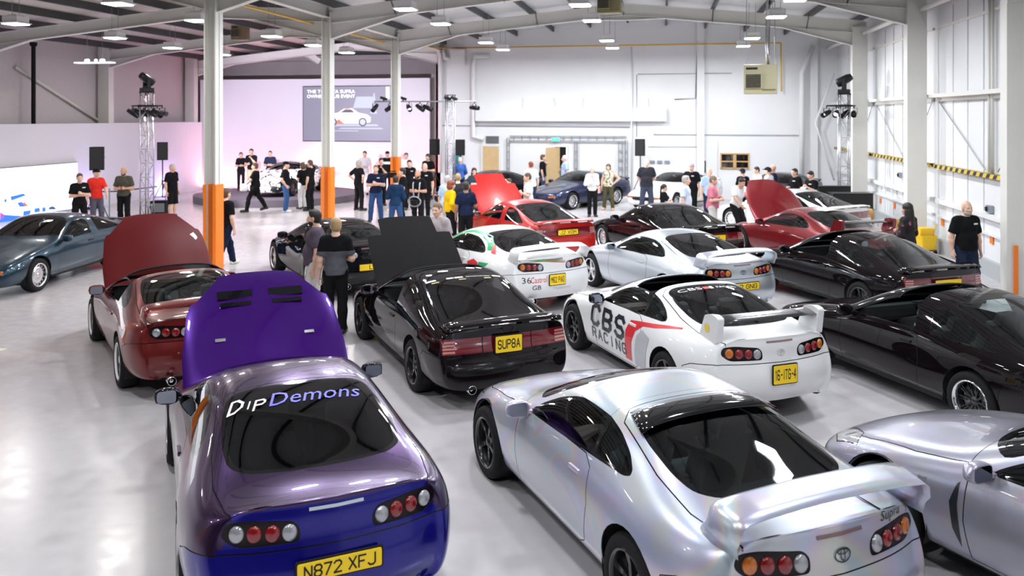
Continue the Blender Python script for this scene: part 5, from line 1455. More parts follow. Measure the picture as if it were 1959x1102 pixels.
P_BLACK = paint('gloss black paint', (.006, .006, .008), .25, .0)
P_BLACKR = paint('black cherry paint', (.0055, .0035, .0045), .25, .0)
P_BURG = paint('burgundy paint', (.16, .013, .013), .3, .45)
P_DRED = paint('deep red paint', (.17, .004, .008), .28, .25)
P_RED = paint('bright red paint', (.42, .012, .010), .3, .05)
P_TEAL = paint('petrol blue paint', (.007, .034, .062), .28, .4)
P_NAVY = paint('navy blue paint', (.01, .016, .06), .28, .4)
P_VIOLET = paint('dark violet flip paint', (.058, .027, .095), .26, .9, .05, 0)
P_BLUEV = paint('royal blue flip paint', (.007, .005, .23), .26, .5, .05)  # violet paint's blue angle shift held as a fixed colour for rear panels
P_PURPLE = mat('purple bonnet paint', (.035, .0015, .125), .3, .3, coat=.5, flake=.05, spec=.1)
P_BURGB = mat('burgundy bonnet, flat', (.115, .005, .007), .45, .0, coat=.2, spec=.2)
M_MATTEB = mat('flat black bonnet wrap', (.010, .009, .010), .7, bump=.2, bscale=60, spec=.1)
M_REDW = mat('red vinyl', (.75, .02, .03), .35, coat=.5); M_GREENW = mat('green vinyl', (.01, .36, .13), .35, coat=.5); M_GREYW = mat('grey vinyl', (.50, .51, .55), .35, coat=.5)
M_BLKW = mat('black vinyl', (.012, .014, .018), .35, coat=.5); M_WHTW = mat('white vinyl', (.85, .85, .87), .4); M_VIOW = mat('violet vinyl', (.16, .16, .75), .35); M_PALEW = mat('pale pink vinyl', (.82, .66, .68), .4)

def side_text(car, kind, s, size, x0, z0, m, fit=None, name='lettering', strokes=False, **kw):
    sh = car_shell(kind)
    if strokes: V, F = stroke_text(s, size, strokes, 3)
    else: V, F = text_mesh(s, size, **kw)
    if fit: V[:, 0] *= fit / (V[:, 0].max() - V[:, 0].min())
    return decal(name, sh['bvh'], [(x0 - u, z0 + v) for u, v in V], F, 1, 1, m, car)
def rear_text(car, kind, s, size, y0, z0, m, fit=None, name='lettering', off=.005, **kw):
    V, F = text_mesh(s, size, **kw)
    if fit: V[:, 0] *= fit / (V[:, 0].max() - V[:, 0].min())
    return decal(name, car_shell(kind)['bvh'], [(y0 - u, z0 + v) for u, v in V], F, 0, -1, m, car, off)
def top_text(car, kind, s, size, x0, y0, m, fit=None, name='lettering', slope=0.0, **kw):
    V, F = text_mesh(s, size, **kw)
    if fit: V[:, 0] *= fit / (V[:, 0].max() - V[:, 0].min())
    return decal(name, car_shell(kind)['bvh'], [(x0 + v + slope * u, y0 - u) for u, v in V], F, 2, 1, m, car, .005)
def side_poly(car, kind, poly, m, name='stripe', step=.06, off=.0035):
    V, F = fill_poly(poly, step); return decal(name, car_shell(kind)['bvh'], V, F, 1, 1, m, car, off)
def rear_poly(car, kind, poly, m, name='stripe', step=.06, off=.004):
    V, F = fill_poly(poly, step); return decal(name, car_shell(kind)['bvh'], V, F, 0, -1, m, car, off)
def top_poly(car, kind, poly, m, name='sticker', step=.06, off=.004):
    V, F = fill_poly(poly, step); return decal(name, car_shell(kind)['bvh'], V, F, 2, 1, m, car, off)
def emblem(car, kind, z0, m, s=1.0):
    V = []; F = []
    def ring(cx, cy, a, b, w):
        n = 20; k = len(V)
        for j in range(n):
            t = 2 * math.pi * j / n
            V.append((cx + a * math.cos(t), cy + b * math.sin(t))); V.append((cx + (a - w) * math.cos(t), cy + (b - w) * math.sin(t)))
        for j in range(n): F.append((k + 2 * j, k + 2 * ((j + 1) % n), k + 2 * ((j + 1) % n) + 1, k + 2 * j + 1))
    ring(0, 0, .055 * s, .038 * s, .007 * s); ring(0, .004 * s, .017 * s, .033 * s, .006 * s); ring(0, .018 * s, .038 * s, .015 * s, .006 * s)
    decal('emblem', car_shell(kind)['bvh'], [(-u, z0 + v) for u, v in V], F, 0, -1, m, car, .006)

# -- row nearest the camera
c1 = build_car('4', 'sports_coupe', 'violet and blue coupe with raised purple bonnet and lettering on its rear window', (-3.25, 6.68), 124.6, P_VIOLET, bonnet=52, rim='five', rimmat=M_RIM, wing=None, plate=('N872 XFJ', .52, .111), rearmat=P_BLUEV, pale_strip=True,
               lamps=('w', 'r', 'r', 'w'), glassm=glass('smoked glass', (.16, .15, .17)), rearglass=M_GLASSD, bonnetmat=P_PURPLE, hatchmat=P_VIOLET, bumpermat=P_BLUEV, mirrormat=P_BLACK)
for ch_, h_, x_, y_ in (('D', .15, -.915, .47), ('I', .09, -.945, .385), ('P', .12, -.965, .31)):
    V, F = stroke_text(ch_, h_, .16, 3); decal('lettering', car_shell('4')['bvh'], [(x_ + v, y_ - u * .85 - v * .3) for u, v in V], F, 2, 1, mat('silver vinyl', (.75, .70, .72), .4), c1)
top_text(c1, '4', 'Demons', .18, -.935, -.10, M_VIOW, .70, shear=.35)
# blue angle shift of the violet flip paint, fixed into the rear colour
rear_poly(c1, '4', [(-.70, .71), (.70, .71), (.66, .88), (.55, .93), (0, .945), (-.55, .93), (-.66, .88)], P_BLUEV, 'blue_rear_face', .05, .003) if False else None
# bonnet vents of this car
bn = [o for o in c1.children if o.name.startswith('bonnet') and not o.name.startswith('bonnet_s')][0]
for x, y, sx, sy in ((.92, .25, .10, .34), (.92, -.25, .10, .34), (.80, .25, .05, .30), (.80, -.25, .05, .30)):
    b = MB(); b.box((0, 0, 0), (sx, sy, .03), (0, .10, 0), .006); b.build('bonnet_vent', [P_BLACK], bn, project(car_shell('4')['bvh'], [(x + .76, y)], 2, 1, -.001)[0] - Vector((.76, 0, .90)))
for y in (.42, -.42):
    b = MB(); b.box((0, 0, 0), (.035, .10, .02), None, .006); b.build('bonnet_pin', [M_CHROME], bn, project(car_shell('4')['bvh'], [(1.16, y)], 2, 1, .004)[0] - Vector((.76, 0, .90)))
c2 = build_car('4', 'sports_coupe', 'holographic silver coupe with tall rear wing and black rear roof visor', (-.19, 6.9), 123.3, P_SILVER, rim='six', rimmat=M_RIMB, wing='hoop', plate=None, lamps=('w', 'r', 'r', 'a'))
emblem(c2, '4', .80, M_BLKW, 1.1)
rear_text(c2, '4', 'Supra', .055, -.44, .925, M_BLKW, .20, 'badge_lettering', shear=.35)
sh4 = car_shell('4')
V = []; n = 13          # roof visor standing proud of the rear glass top
for j, (x, lift) in enumerate(((-.70, .006), (-.78, .030), (-.88, .038), (-.98, .034))):
    for k in range(n):
        y = -.52 + 1.04 * k / (n - 1); w_ = 1 + .04 * j
        p = project(sh4['bvh'], [(x - .05 * (1 - (y / .52) ** 2) * 0 + .0, y * w_)], 2, 1, lift)[0]; V.append(p)
F = [(j * n + k, j * n + k + 1, (j + 1) * n + k + 1, (j + 1) * n + k) for j in range(3) for k in range(n - 1)]
o = put('roof_visor', mesh_data('roof_visor', V, F, True, [mat('smoked acrylic', (.006, .006, .007), .08, coat=1.0)]), c2); md = o.modifiers.new('thickness', 'SOLIDIFY'); md.thickness = .006
c3 = build_car('4', 'sports_coupe', 'lilac silver coupe with fender vent cut off by the right picture edge', (3.12, 6.32), 127, P_LILAC, rim='deep', rimmat=M_RIMG, wing=None, plate=None, wheel_out=.03)
side_poly(c3, '4', [(.62, .30), (.68, .42), (.70, .60), (.65, .74), (.63, .76), (.64, .60), (.63, .45)], M_BLKW, 'fender_vent')
b = MB(); b.box((0, 0, 0), (.06, .012, .035), None, .005); b.build('side_repeater', [M_LW], c3, project(sh4['bvh'], [(.92, .68)], 1, 1, .003)[0])
# -- second row
c4 = build_car('4', 'sports_coupe', 'burgundy coupe with raised flat burgundy bonnet at the left', (-6.87, 10.67), 134, P_BURG, bonnet=58, targa=True, win_down=True, rim='five', rimmat=M_RIMW, wing='hoop', bonnetmat=P_BURGB, plate=None, lamps=('w', 'r', 'r', 'w'))
V = [(-1.62 + .06 * math.cos(t * .35), .74 + .06 * math.sin(t * .35)) for t in range(18)]
side_poly(c4, '4', V, M_WHTW, 'roundel')
c5 = build_car('3', 'sports_coupe', 'black wedge coupe with raised flat black bonnet and yellow square plate', (-3.06, 11.2), 124.9, P_BLACKR, bonnet=52, targa=True, win_down=True, rim='six', rimmat=M_RIMB, wing='lip', bonnetmat=M_MATTEB, plate=('SUP8A', .33, .185), rearglass=glass('smoked rear glass', (.14, .14, .15)))
for y, m, w_ in ((.46, M_WHTW, .07), (.20, M_PALEW, .05), (.08, M_WHTW, .06), (-.45, M_WHTW, .06)): top_poly(c5, '3', rounded([(-.90, y - w_), (-.90, y + w_), (-.86, y + w_), (-.86, y - w_)], .01, 2), m)
top_poly(c5, '3', [(-.885, -.02), (-.885, -.36), (-.875, -.36), (-.875, -.02)], M_WHTW)
for y in (.42, .05, -.30): top_poly(c5, '3', [(-.96, y - .05), (-.96, y + .05), (-.93, y + .05), (-.93, y - .05)], mat('gold vinyl', (.35, .28, .08), .4))
c6 = build_car('4', 'sports_coupe', 'white coupe with black racing lettering, red stripe and carbon wing', (.12, 11.18), 120.6, P_WHITE, targa=True, win_down=False, rim='six', rimmat=M_RIMB, wing='blade', plate=('16-ITG-4', .30, .195), mirrormat=P_BLACK)
for k_, ch_ in enumerate('CBS'): side_text(c6, '4', ch_, .24, .545 - .345 * k_, .655, M_BLKW, .29, 'letter', strokes=.22)
for k_, ch_ in enumerate('RACING'): side_text(c6, '4', ch_, .125, .59 - .172 * k_, .415, M_BLKW, .135 if ch_ != 'I' else None, 'letter', strokes=.17)
side_poly(c6, '4', [(-.28, .30), (-.44, .30), (-.47, .55), (-.55, .70), (-.72, .80), (-.60, .83), (-.40, .80), (-.31, .66)], M_REDW, 'red_stripe'); side_poly(c6, '4', [(-.60, .83), (-.72, .795), (-1.0, .84), (-1.25, .895), (-1.45, .93), (-1.45, .945), (-1.2, .915), (-.9, .87)], M_REDW, 'red_stripe')
side_poly(c6, '4', [(-.52, .28), (-.78, .28), (-.84, .50), (-.92, .70), (-.72, .755), (-.60, .66), (-.55, .50)], M_GREYW, 'grey_stripe')
top_text(c6, '4', 'CBS', .075, -.835, .27, M_WHTW, .34, bold=.0); top_poly(c6, '4', [(-.87, .08), (-.87, .0), (-.80, .0), (-.80, .08)], M_REDW); top_poly(c6, '4', [(-.87, -.01), (-.87, -.06), (-.80, -.06), (-.80, -.01)], M_WHTW); top_text(c6, '4', 'RACING', .05, -.835, -.25, M_WHTW, .28, bold=.0)
emblem(c6, '4', .80, mat('faint chrome', (.75, .75, .76), .2, .5), .9)
for g in (1, -1):
    V = [(-1.86 + .05 * math.cos(t * .35), 1.04 + .05 * math.sin(t * .35)) for t in range(18)]; q = mesh_data('post_sticker', [(x, .66 + .0425 if g > 0 else -.66 - .0425, z) for x, z in V], [list(range(18))], False, [mat('yellow vinyl', (.85, .65, .1), .4)]); put('post_sticker', q, c6)
c7 = build_car('3', 'sports_coupe', 'black wedge coupe with open roof and white-lipped wheels at the right edge', (3.3, 11.03), 119.0, P_BLACKR, targa=True, win_down=True, rim='deep', rimmat=M_RIMB, wing='lip', plate=None)
# -- third row
c8 = build_car('4', 'sports_coupe', 'black coupe behind the two men talking', (-6.75, 16.15), 131, P_BLACK, rim='five', rimmat=M_RIM, wing=None, plate=('L9', .52, .111, M_PLY, -.02), lamps=('w', 'r', 'r', 'w'))
c9 = build_car('4', 'sports_coupe', 'white coupe in red and green racing livery with tall wing', (-3.26, 15.6), 131, P_WHITE, rim='five', rimmat=M_RIMW, wing='hoop', plate=('M62 PAG', .31, .17))
side_poly(c9, '4', [(.42, .905), (.25, 1.0), (.05, 1.10), (-.15, 1.165), (-.35, 1.195), (-.6, 1.19), (-.85, 1.14), (-1.05, 1.06), (-1.15, .98), (-1.27, .985), (-1.16, 1.09), (-.92, 1.18), (-.6, 1.225), (-.3, 1.225), (-.1, 1.195), (.12, 1.125), (.35, .99)], M_GREENW, 'green_stripe')
side_poly(c9, '4', [(-1.16, 1.09), (-1.27, .985), (-1.30, .955), (-1.46, .945), (-1.36, 1.0), (-1.26, 1.06)], M_REDW, 'red_stripe')
side_poly(c9, '4', [(-.62, .72), (-.85, .80), (-1.05, .76), (-1.02, .66), (-.86, .58), (-.70, .50), (-.75, .62)], M_REDW, 'red_stripe'); side_poly(c9, '4', [(-1.08, .78), (-1.42, .80), (-1.30, .70), (-1.15, .60), (-.95, .50), (-.82, .47), (-.98, .60)], M_GREENW, 'green_stripe')
side_text(c9, '4', 'Castrol', .15, -.15, .66, M_REDW, .62, shear=.15, bold=.0); side_text(c9, '4', 'TRD', .10, -.58, .60, M_GREENW, .14); side_text(c9, '4', 'Supra', .05, .35, .80, M_BLKW, .26)
rear_text(c9, '4', '36', .10, .55, .60, M_BLKW, .15, bold=.0); rear_text(c9, '4', 'Castrol', .10, .33, .60, M_REDW, .30, shear=.2, bold=.0); rear_text(c9, '4', 'GB', .08, .38, .475, M_BLKW, .16); rear_text(c9, '4', 'Panasonic', .05, -.12, .44, M_GREYW, .36)
rear_poly(c9, '4', [(.60, .925), (.20, .93), (-.10, .90), (-.25, .875), (.15, .885)], M_GREENW, 'green_stripe'); rear_poly(c9, '4', [(.66, .895), (.25, .89), (-.20, .845), (-.24, .855), (.2, .905)], M_REDW, 'red_stripe')
top_poly(c9, '4', [(-.30, .20), (-.25, .05), (-.27, -.18), (-.36, -.10), (-.38, .12)], M_GREENW, 'green_patch')
c10 = build_car('4', 'sports_coupe', 'ice silver coupe with tall wing behind the white racing coupe', (.02, 15.72), 124.7, P_SBLUE, rim='five', rimmat=M_RIM, wing='hoop', plate=('98 GNG', .52, .111), lamps=('a', 'r', 'r', 'a'), mirrormat=P_SBLUE)
emblem(c10, '4', .80, M_BLKW, 1.0)
c11 = build_car('3', 'sports_coupe', 'black wedge coupe with open roof beside the bald man at the right wall', (3.24, 15.9), 120, P_BLACKR, targa=True, win_down=True, rim='six', rimmat=M_RIMB, wing='lip', plate=('', .52, .111))
# -- fourth row
c12 = build_car('3', 'sports_coupe', 'bright red wedge coupe with raised red bonnet', (-3.55, 20.3), 129, P_RED, bonnet=56, rim='disc', rimmat=M_RIM, wing='lip', plate=('J2 XOM', .52, .111))
c13 = build_car('3', 'sports_coupe', 'black wedge coupe with closed roof behind the ice silver coupe', (-.12, 20.14), 122.2, P_BLACKR, rim='disc', rimmat=M_RIM, wing='lip', plate=('PCX', .52, .111))
c14 = build_car('4', 'sports_coupe', 'deep red coupe with raised deep red bonnet and tall wing', (3.2, 20.0), 119, P_DRED, bonnet=56, rim='five', rimmat=M_RIM, wing='blade', plate=None)
c15 = build_car('3', 'sports_coupe', 'white wedge coupe seen from behind beyond the deep red bonnet', (3.42, 24.6), 130, P_WHITE, rim='disc', rimmat=M_RIMW, wing='lip', plate=None)
# -- far row facing the other way
c16 = build_car('3', 'sports_coupe', 'navy wedge coupe with silver wheels near the open doorway', (-3.15, 31.0), 236, P_NAVY, rim='disc', rimmat=M_RIM, wing='lip', plate=None, front_plate=('', .52, .111))
c17 = build_car('3', 'sports_coupe', 'white wedge coupe with black grille facing the camera before the far wall', (.42, 31.2), 239, P_WHITE, rim='disc', rimmat=M_RIM, wing='lip', plate=None, front_plate=('', .52, .111))
b = MB(); b.box((2.235, 0, .46), (.06, .80, .09), (0, .25, 0), .02); b.build('grille', [M_BLACKPL], c17)
c18 = build_car('3', 'sports_coupe', 'black wedge coupe at the far wall near the wooden door', (-6.5, 30.5), 238, P_BLACK, rim='disc', rimmat=M_RIM, wing='lip', plate=None)
c19 = build_car('3', 'sports_coupe', 'dark slate wedge coupe at the far right below the lit window', (4.1, 31.4), 238, paint('dark slate paint', (.03, .04, .05), .3, .4), rim='disc', rimmat=M_RIM, wing='lip', plate=None)
c20 = build_car('3', 'sports_coupe', 'petrol blue wedge coupe with silver wheels at the left edge', (-12.7, 15.1), 276, P_TEAL, rim='disc', rimmat=M_RIM, wing='lip', plate=None)
# -- camouflaged prototype on the stage
def camo():
    m = bpy.data.materials.new('swirl camouflage wrap'); m.use_nodes = True; nt = m.node_tree; b = nt.nodes['Principled BSDF']
    tc = nt.nodes.new('ShaderNodeTexCoord'); mp = nt.nodes.new('ShaderNodeMapping'); mp.inputs['Scale'].default_value = (1, 1, 1.8)
    v = nt.nodes.new('ShaderNodeTexNoise'); v.inputs['Scale'].default_value = 3.6; v.inputs['Detail'].default_value = 1.0; v.inputs['Distortion'].default_value = .7
    r = nt.nodes.new('ShaderNodeValToRGB'); r.color_ramp.interpolation = 'CONSTANT'; e = r.color_ramp.elements
    e[0].color = (.01, .01, .012, 1); e[1].position = .44; e[1].color = (.85, .85, .87, 1)
    for p, c in ((.52, (.62, .02, .06, 1)), (.56, (.85, .85, .87, 1)), (.63, (.30, .30, .34, 1)), (.67, (.01, .01, .012, 1))): q = e.new(p); q.color = c
    nt.links.new(tc.outputs['Object'], mp.inputs[0]); nt.links.new(mp.outputs[0], v.inputs['Vector']); nt.links.new(v.outputs['Fac'], r.inputs[0]); nt.links.new(r.outputs[0], b.inputs['Base Color'])
    b.inputs['Roughness'].default_value = .4
    return m
P_CAMO = camo()
c21 = build_car('4', 'prototype_coupe', 'coupe wrapped in white, black and red camouflage on the stage', (-14.9, 31.2), 268, P_CAMO, group=None, rim='mesh', rimmat=M_RIMB, wing=None, plate=None, z=.26, glassm=M_GLASSD)
# ================================================================== people (distance-field bodies, meshed by surface nets)
def surface_nets(D, org, h):
    nx, ny, nz = D.shape
    ins = D < 0
    c = np.zeros((nx - 1, ny - 1, nz - 1), np.int32)
    for dx in (0, 1):
        for dy in (0, 1):
            for dz in (0, 1): c += ins[dx:nx - 1 + dx, dy:ny - 1 + dy, dz:nz - 1 + dz]
    act = (c > 0) & (c < 8)
    I, J, K = np.nonzero(act)
    n = len(I)
    idx = -np.ones(act.shape, np.int64); idx[I, J, K] = np.arange(n)
    P = np.zeros((n, 3)); W = np.zeros(n)
    cor = [(a, b, d) for a in (0, 1) for b in (0, 1) for d in (0, 1)]
    for i, p in enumerate(cor):
        for q in cor[i + 1:]:
            if sum(abs(a - b) for a, b in zip(p, q)) != 1: continue
            d0 = D[I + p[0], J + p[1], K + p[2]]; d1 = D[I + q[0], J + q[1], K + q[2]]
            x = (d0 < 0) != (d1 < 0)
            t = np.where(x, d0 / np.where(x, d0 - d1, 1), 0)
            for a in range(3): P[:, a] += np.where(x, p[a] + t * (q[a] - p[a]), 0)
            W += x
    P = P / W[:, None]
    V = (np.c_[I, J, K] + P) * h + org
    Q = []
    for ax in range(3):
        sl0 = [slice(None)] * 3; sl1 = [slice(None)] * 3
        sl0[ax] = slice(0, -1); sl1[ax] = slice(1, None)
        a, b = ins[tuple(sl0)], ins[tuple(sl1)]
        X = np.argwhere(a != b)
        u, v = (ax + 1) % 3, (ax + 2) % 3
        X = X[(X[:, u] > 0) & (X[:, v] > 0) & (X[:, u] < D.shape[u] - 1) & (X[:, v] < D.shape[v] - 1)]
        flip = a[X[:, 0], X[:, 1], X[:, 2]]
        def cell(du, dv):
            Y = X.copy(); Y[:, u] -= du; Y[:, v] -= dv
            return idx[Y[:, 0], Y[:, 1], Y[:, 2]]
        q = np.c_[cell(1, 1), cell(0, 1), cell(0, 0), cell(1, 0)]
        q[~flip] = q[~flip][:, ::-1]
        Q.append(q)
    Q = np.concatenate(Q)
    return V, Q[(Q >= 0).all(1)]
def relax(V, Q, it=1, lam=.5):
    for _ in range(it):
        S = np.zeros_like(V); N = np.zeros(len(V))
        for k in range(4):
            for o in (1, 3):
                np.add.at(S, Q[:, k], V[Q[:, (k + o) % 4]]); np.add.at(N, Q[:, k], 1)
        V = V + lam * (S / np.maximum(N, 1)[:, None] - V)
    return V
def field(prims, h, k=.03, pad=.0, wrinkle=0.0, planes=()):
    """prims: ('c', a, b, ra, rb[, flat]) round cones, ('e', centre, radii[, rot]) ellipsoids, ('s', ...) subtracted ellipsoid"""
    lo = np.full(3, 9.0); hi = np.full(3, -9.0)
    for p in prims:
        if p[0] == 'c':
            for q, r in ((p[1], p[3]), (p[2], p[4])): lo = np.minimum(lo, np.array(q) - r); hi = np.maximum(hi, np.array(q) + r)
        elif p[0] == 'e': lo = np.minimum(lo, np.array(p[1]) - max(p[2])); hi = np.maximum(hi, np.array(p[1]) + max(p[2]))
    lo = lo - pad - 2.5 * h; hi = hi + pad + 2.5 * h
    n = np.ceil((hi - lo) / h).astype(int) + 1
    D = np.ones(n)
    ax = [lo[i] + h * np.arange(n[i]) for i in range(3)]
    for p in prims:
        if p[0] == 'c':
            a, b = np.array(p[1], float), np.array(p[2], float); r = max(p[3], p[4]); l = np.minimum(a, b) - r - k - 2 * h - pad; u = np.maximum(a, b) + r + k + 2 * h + pad
        else:
            c0 = np.array(p[1], float); r = max(p[2]); l = c0 - r - k - 2 * h - pad; u = c0 + r + k + 2 * h + pad
        i0 = np.clip(np.floor((l - lo) / h).astype(int), 0, n - 1); i1 = np.clip(np.ceil((u - lo) / h).astype(int) + 1, 1, n)
        sl = tuple(slice(i0[i], i1[i]) for i in range(3))
        X = ax[0][sl[0]][:, None, None]; Y = ax[1][sl[1]][None, :, None]; Z = ax[2][sl[2]][None, None, :]
        if p[0] == 'c':
            d = b - a; L2 = max(d @ d, 1e-9)
            t0 = ((X - a[0]) * d[0] + (Y - a[1]) * d[1] + (Z - a[2]) * d[2]) / L2
            t = np.clip(t0, 0, 1)
            dist = np.sqrt((X - a[0] - t * d[0]) ** 2 + (Y - a[1] - t * d[1]) ** 2 + (Z - a[2] - t * d[2]) ** 2) - (p[3] + (p[4] - p[3]) * t) - pad
            if len(p) > 5 and p[5]: dist = np.maximum(dist, (t0 - 1) * math.sqrt(L2))
        else:
            rr = np.array(p[2], float) + (pad if p[0] == 'e' else 0)
            x, y, z = X - c0[0], Y - c0[1], Z - c0[2]
            if len(p) > 3 and p[3]:
                c, s = math.cos(p[3]), math.sin(p[3]); x, z = x * c + z * s, z * c - x * s
            q = np.sqrt((x / rr[0]) ** 2 + (y / rr[1]) ** 2 + (z / rr[2]) ** 2)
            dist = (q - 1) * min(rr)
        B = D[sl]
        if p[0] == 's': D[sl] = np.maximum(B, -dist)
        else:
            hh = np.clip(.5 + .5 * (dist - B) / k, 0, 1)
            D[sl] = dist * (1 - hh) + B * hh - k * hh * (1 - hh)
    if wrinkle or planes:
        X = ax[0][:, None, None]; Y = ax[1][None, :, None]; Z = ax[2][None, None, :]
        if wrinkle: D = D + wrinkle * np.sin(31 * Z + 9 * Y + 3 * np.sin(14 * X)) * np.sin(23 * Y + 17 * X + 11 * Z)
        for (nn, c) in planes: D = np.maximum(D, X * nn[0] + Y * nn[1] + Z * nn[2] - c)
    return D, lo, h
def nets(prims, h, k=.03, pad=0.0, it=1, **kw):
    D, lo, h = field(prims, h, k, pad, **kw)
    V, Q = surface_nets(D, lo, h)
    return relax(V, Q, it), Q
def quads_mesh(name, parts, mats):
    """parts: list of (V, Q, material index)"""
    V = np.concatenate([p[0] for p in parts]); offs = np.cumsum([0] + [len(p[0]) for p in parts[:-1]])
    Q = np.concatenate([p[1] + o for p, o in zip(parts, offs)]); M = np.concatenate([np.full(len(p[1]), p[2]) for p in parts])
    me = bpy.data.meshes.new(name)
    me.vertices.add(len(V)); me.vertices.foreach_set('co', V.astype(np.float32).ravel())
    me.loops.add(Q.size); me.loops.foreach_set('vertex_index', Q.astype(np.int32).ravel())
    me.polygons.add(len(Q)); me.polygons.foreach_set('loop_start', np.arange(0, Q.size, 4, dtype=np.int32))
    me.polygons.foreach_set('material_index', M.astype(np.int32)); me.polygons.foreach_set('use_smooth', np.ones(len(Q), bool))
    for m in mats: me.materials.append(m)
    me.update(calc_edges=True); me.validate()
    return me

_proto = {}
def head_proto(sex, res):
    key = ('head', sex, res)
    if key in _proto: return _proto[key]
    j = .94 if sex == 'f' else 1.0
    P = [('e', (-.012, 0, .04), (.098, .077, .098)), ('e', (.018, 0, -.03), (.078 * j, .062 * j, .085)), ('e', (.055 * j, 0, -.088), (.034, .034, .026)),
         ('c', (-.02, 0, -.03), (-.035, 0, -.20), .056 * j, .060 * j), ('e', (.075, 0, .03), (.022, .055, .02)), ('e', (.06, .033, -.02), (.035, .028, .03)), ('e', (.06, -.033, -.02), (.035, .028, .03))]
    V1 = P + [('c', (.092, 0, .018), (.114, 0, -.022), .010, .0145), ('e', (.10, .012, -.026), (.012, .009, .008)), ('e', (.10, -.012, -.026), (.012, .009, .008)),
         ('c', (.086, -.016, -.054), (.086, .016, -.054), .009, .009), ('c', (.084, -.014, -.066), (.084, .014, -.066), .0095, .0095),
         ('e', (-.008, .080, -.005), (.018, .010, .033)), ('e', (-.008, -.080, -.005), (.018, .010, .033))]
    V1 += [('s', (.098, .031, .012), (.014, .019, .011)), ('s', (.098, -.031, .012), (.014, .019, .011))]
    V, Q = nets(V1, res, .018, it=1)
    eyes = []
    for g in (1, -1):
        e, eq = nets([('e', (.078, g * .031, .012), (.0135, .0135, .0125))], .006, .01, it=0)
        eyes.append((e, eq))
    _proto[key] = (V, Q, eyes)
    return _proto[key]
def hand_proto(curl, res=.0085):
    key = ('hand', curl, res)
    if key in _proto: return _proto[key]
    P = []
    for z0, z1 in ((-.018, -.030), (-.006, -.011), (.006, .011), (.016, .030)):
        P.append(('c', (0, 0, z0), (.088, 0, z1), .016, .0125))
    c1, c2 = {'relaxed': (.35, .55), 'grip': (1.15, 1.35), 'flat': (.1, .15)}[curl]
    for z, l in ((.030, .070), (.011, .080), (-.011, .074), (-.030, .058)):
        x, y = .092, 0.0; a = c1; p = (x, y, z)
        for seg, (f, r0, r1) in enumerate(((.45, .0098, .009), (.32, .009, .0085), (.23, .0085, .0075))):
            q = (p[0] + l * f * math.cos(a), p[1] - l * f * math.sin(a), p[2] * 1.02); P.append(('c', p, q, r0, r1)); p = q; a += c2
    P += [('c', (.018, -.004, .022), (.052, -.016, .050), .0145, .012), ('c', (.052, -.016, .050), (.088, -.030, .058), .0115, .0085)]
    V, Q = nets(P, res, .007, it=1, lam=.3) if False else nets(P, res, .007, it=1)
    _proto[key] = (V, Q)
    return _proto[key]

ARMS = {  # elbow and wrist relative to the shoulder, for the left side (y outwards), hand curl, finger direction (None = along forearm)
 'down': ((-.03, .07, -.29), (.02, .085, -.545), 'relaxed', None), 'cross_a': ((.065, .075, -.275), (.225, -.145, -.20), 'grip', None), 'cross_b': ((.055, .075, -.28), (.195, -.155, -.25), 'relaxed', None),
 'hip': ((-.10, .23, -.21), (.05, .0, -.44), 'grip', (.3, -1, -.2)), 'hold': ((.01, .08, -.29), (.245, -.07, -.27), 'grip', None), 'hold_high': ((.08, .09, -.27), (.28, -.08, -.12), 'grip', None),
 'chin': ((.13, .02, -.27), (.17, -.14, -.035), 'grip', None), 'pocket': ((-.09, .12, -.27), (.06, .02, -.49), 'relaxed', None), 'behind': ((-.09, .08, -.27), (-.18, -.10, -.45), 'grip', (0, -1, 0)),
 'camera': ((.17, .14, -.15), (.25, -.09, .08), 'grip', None), 'out': ((.05, .20, -.20), (.12, .42, -.32), 'relaxed', None), 'fwd_down': ((.14, .06, -.25), (.33, .0, -.42), 'relaxed', None),
 'swing_f': ((.05, .07, -.28), (.20, .06, -.48), 'relaxed', None), 'swing_b': ((-.13, .07, -.26), (-.16, .08, -.52), 'relaxed', None), 'raise': ((.10, .14, -.22), (.22, .06, .03), 'relaxed', None)}
SKIN = {'fair': mat('skin fair', (.72, .44, .33), .5, noise=.06), 'pale': mat('skin pale', (.80, .55, .44), .5, noise=.06), 'tan': mat('skin tan', (.55, .30, .20), .5, noise=.06), 'dark': mat('skin dark', (.28, .14, .09), .5, noise=.06)}
HAIR = {'brown': mat('hair brown', (.10, .055, .03), .6, noise=.4, nscale=60), 'dark': mat('hair dark', (.02, .015, .012), .55, noise=.4, nscale=60), 'grey': mat('hair grey', (.42, .41, .40), .6, noise=.3, nscale=60),
        'white': mat('hair white', (.75, .74, .72), .6, noise=.2, nscale=60), 'red': mat('hair auburn', (.22, .05, .025), .55, noise=.4, nscale=60), 'blond': mat('hair fair', (.42, .28, .14), .6, noise=.3, nscale=60), 'stubble': mat('hair cropped', (.20, .13, .09), .7, noise=.4, nscale=60)}
M_EYE = mat('eye', (.05, .04, .035), .15)
def cloth(name, c): return mat('cloth ' + name, c, .9, noise=.18, nscale=14, bump=.25, bscale=90, spec=.08)

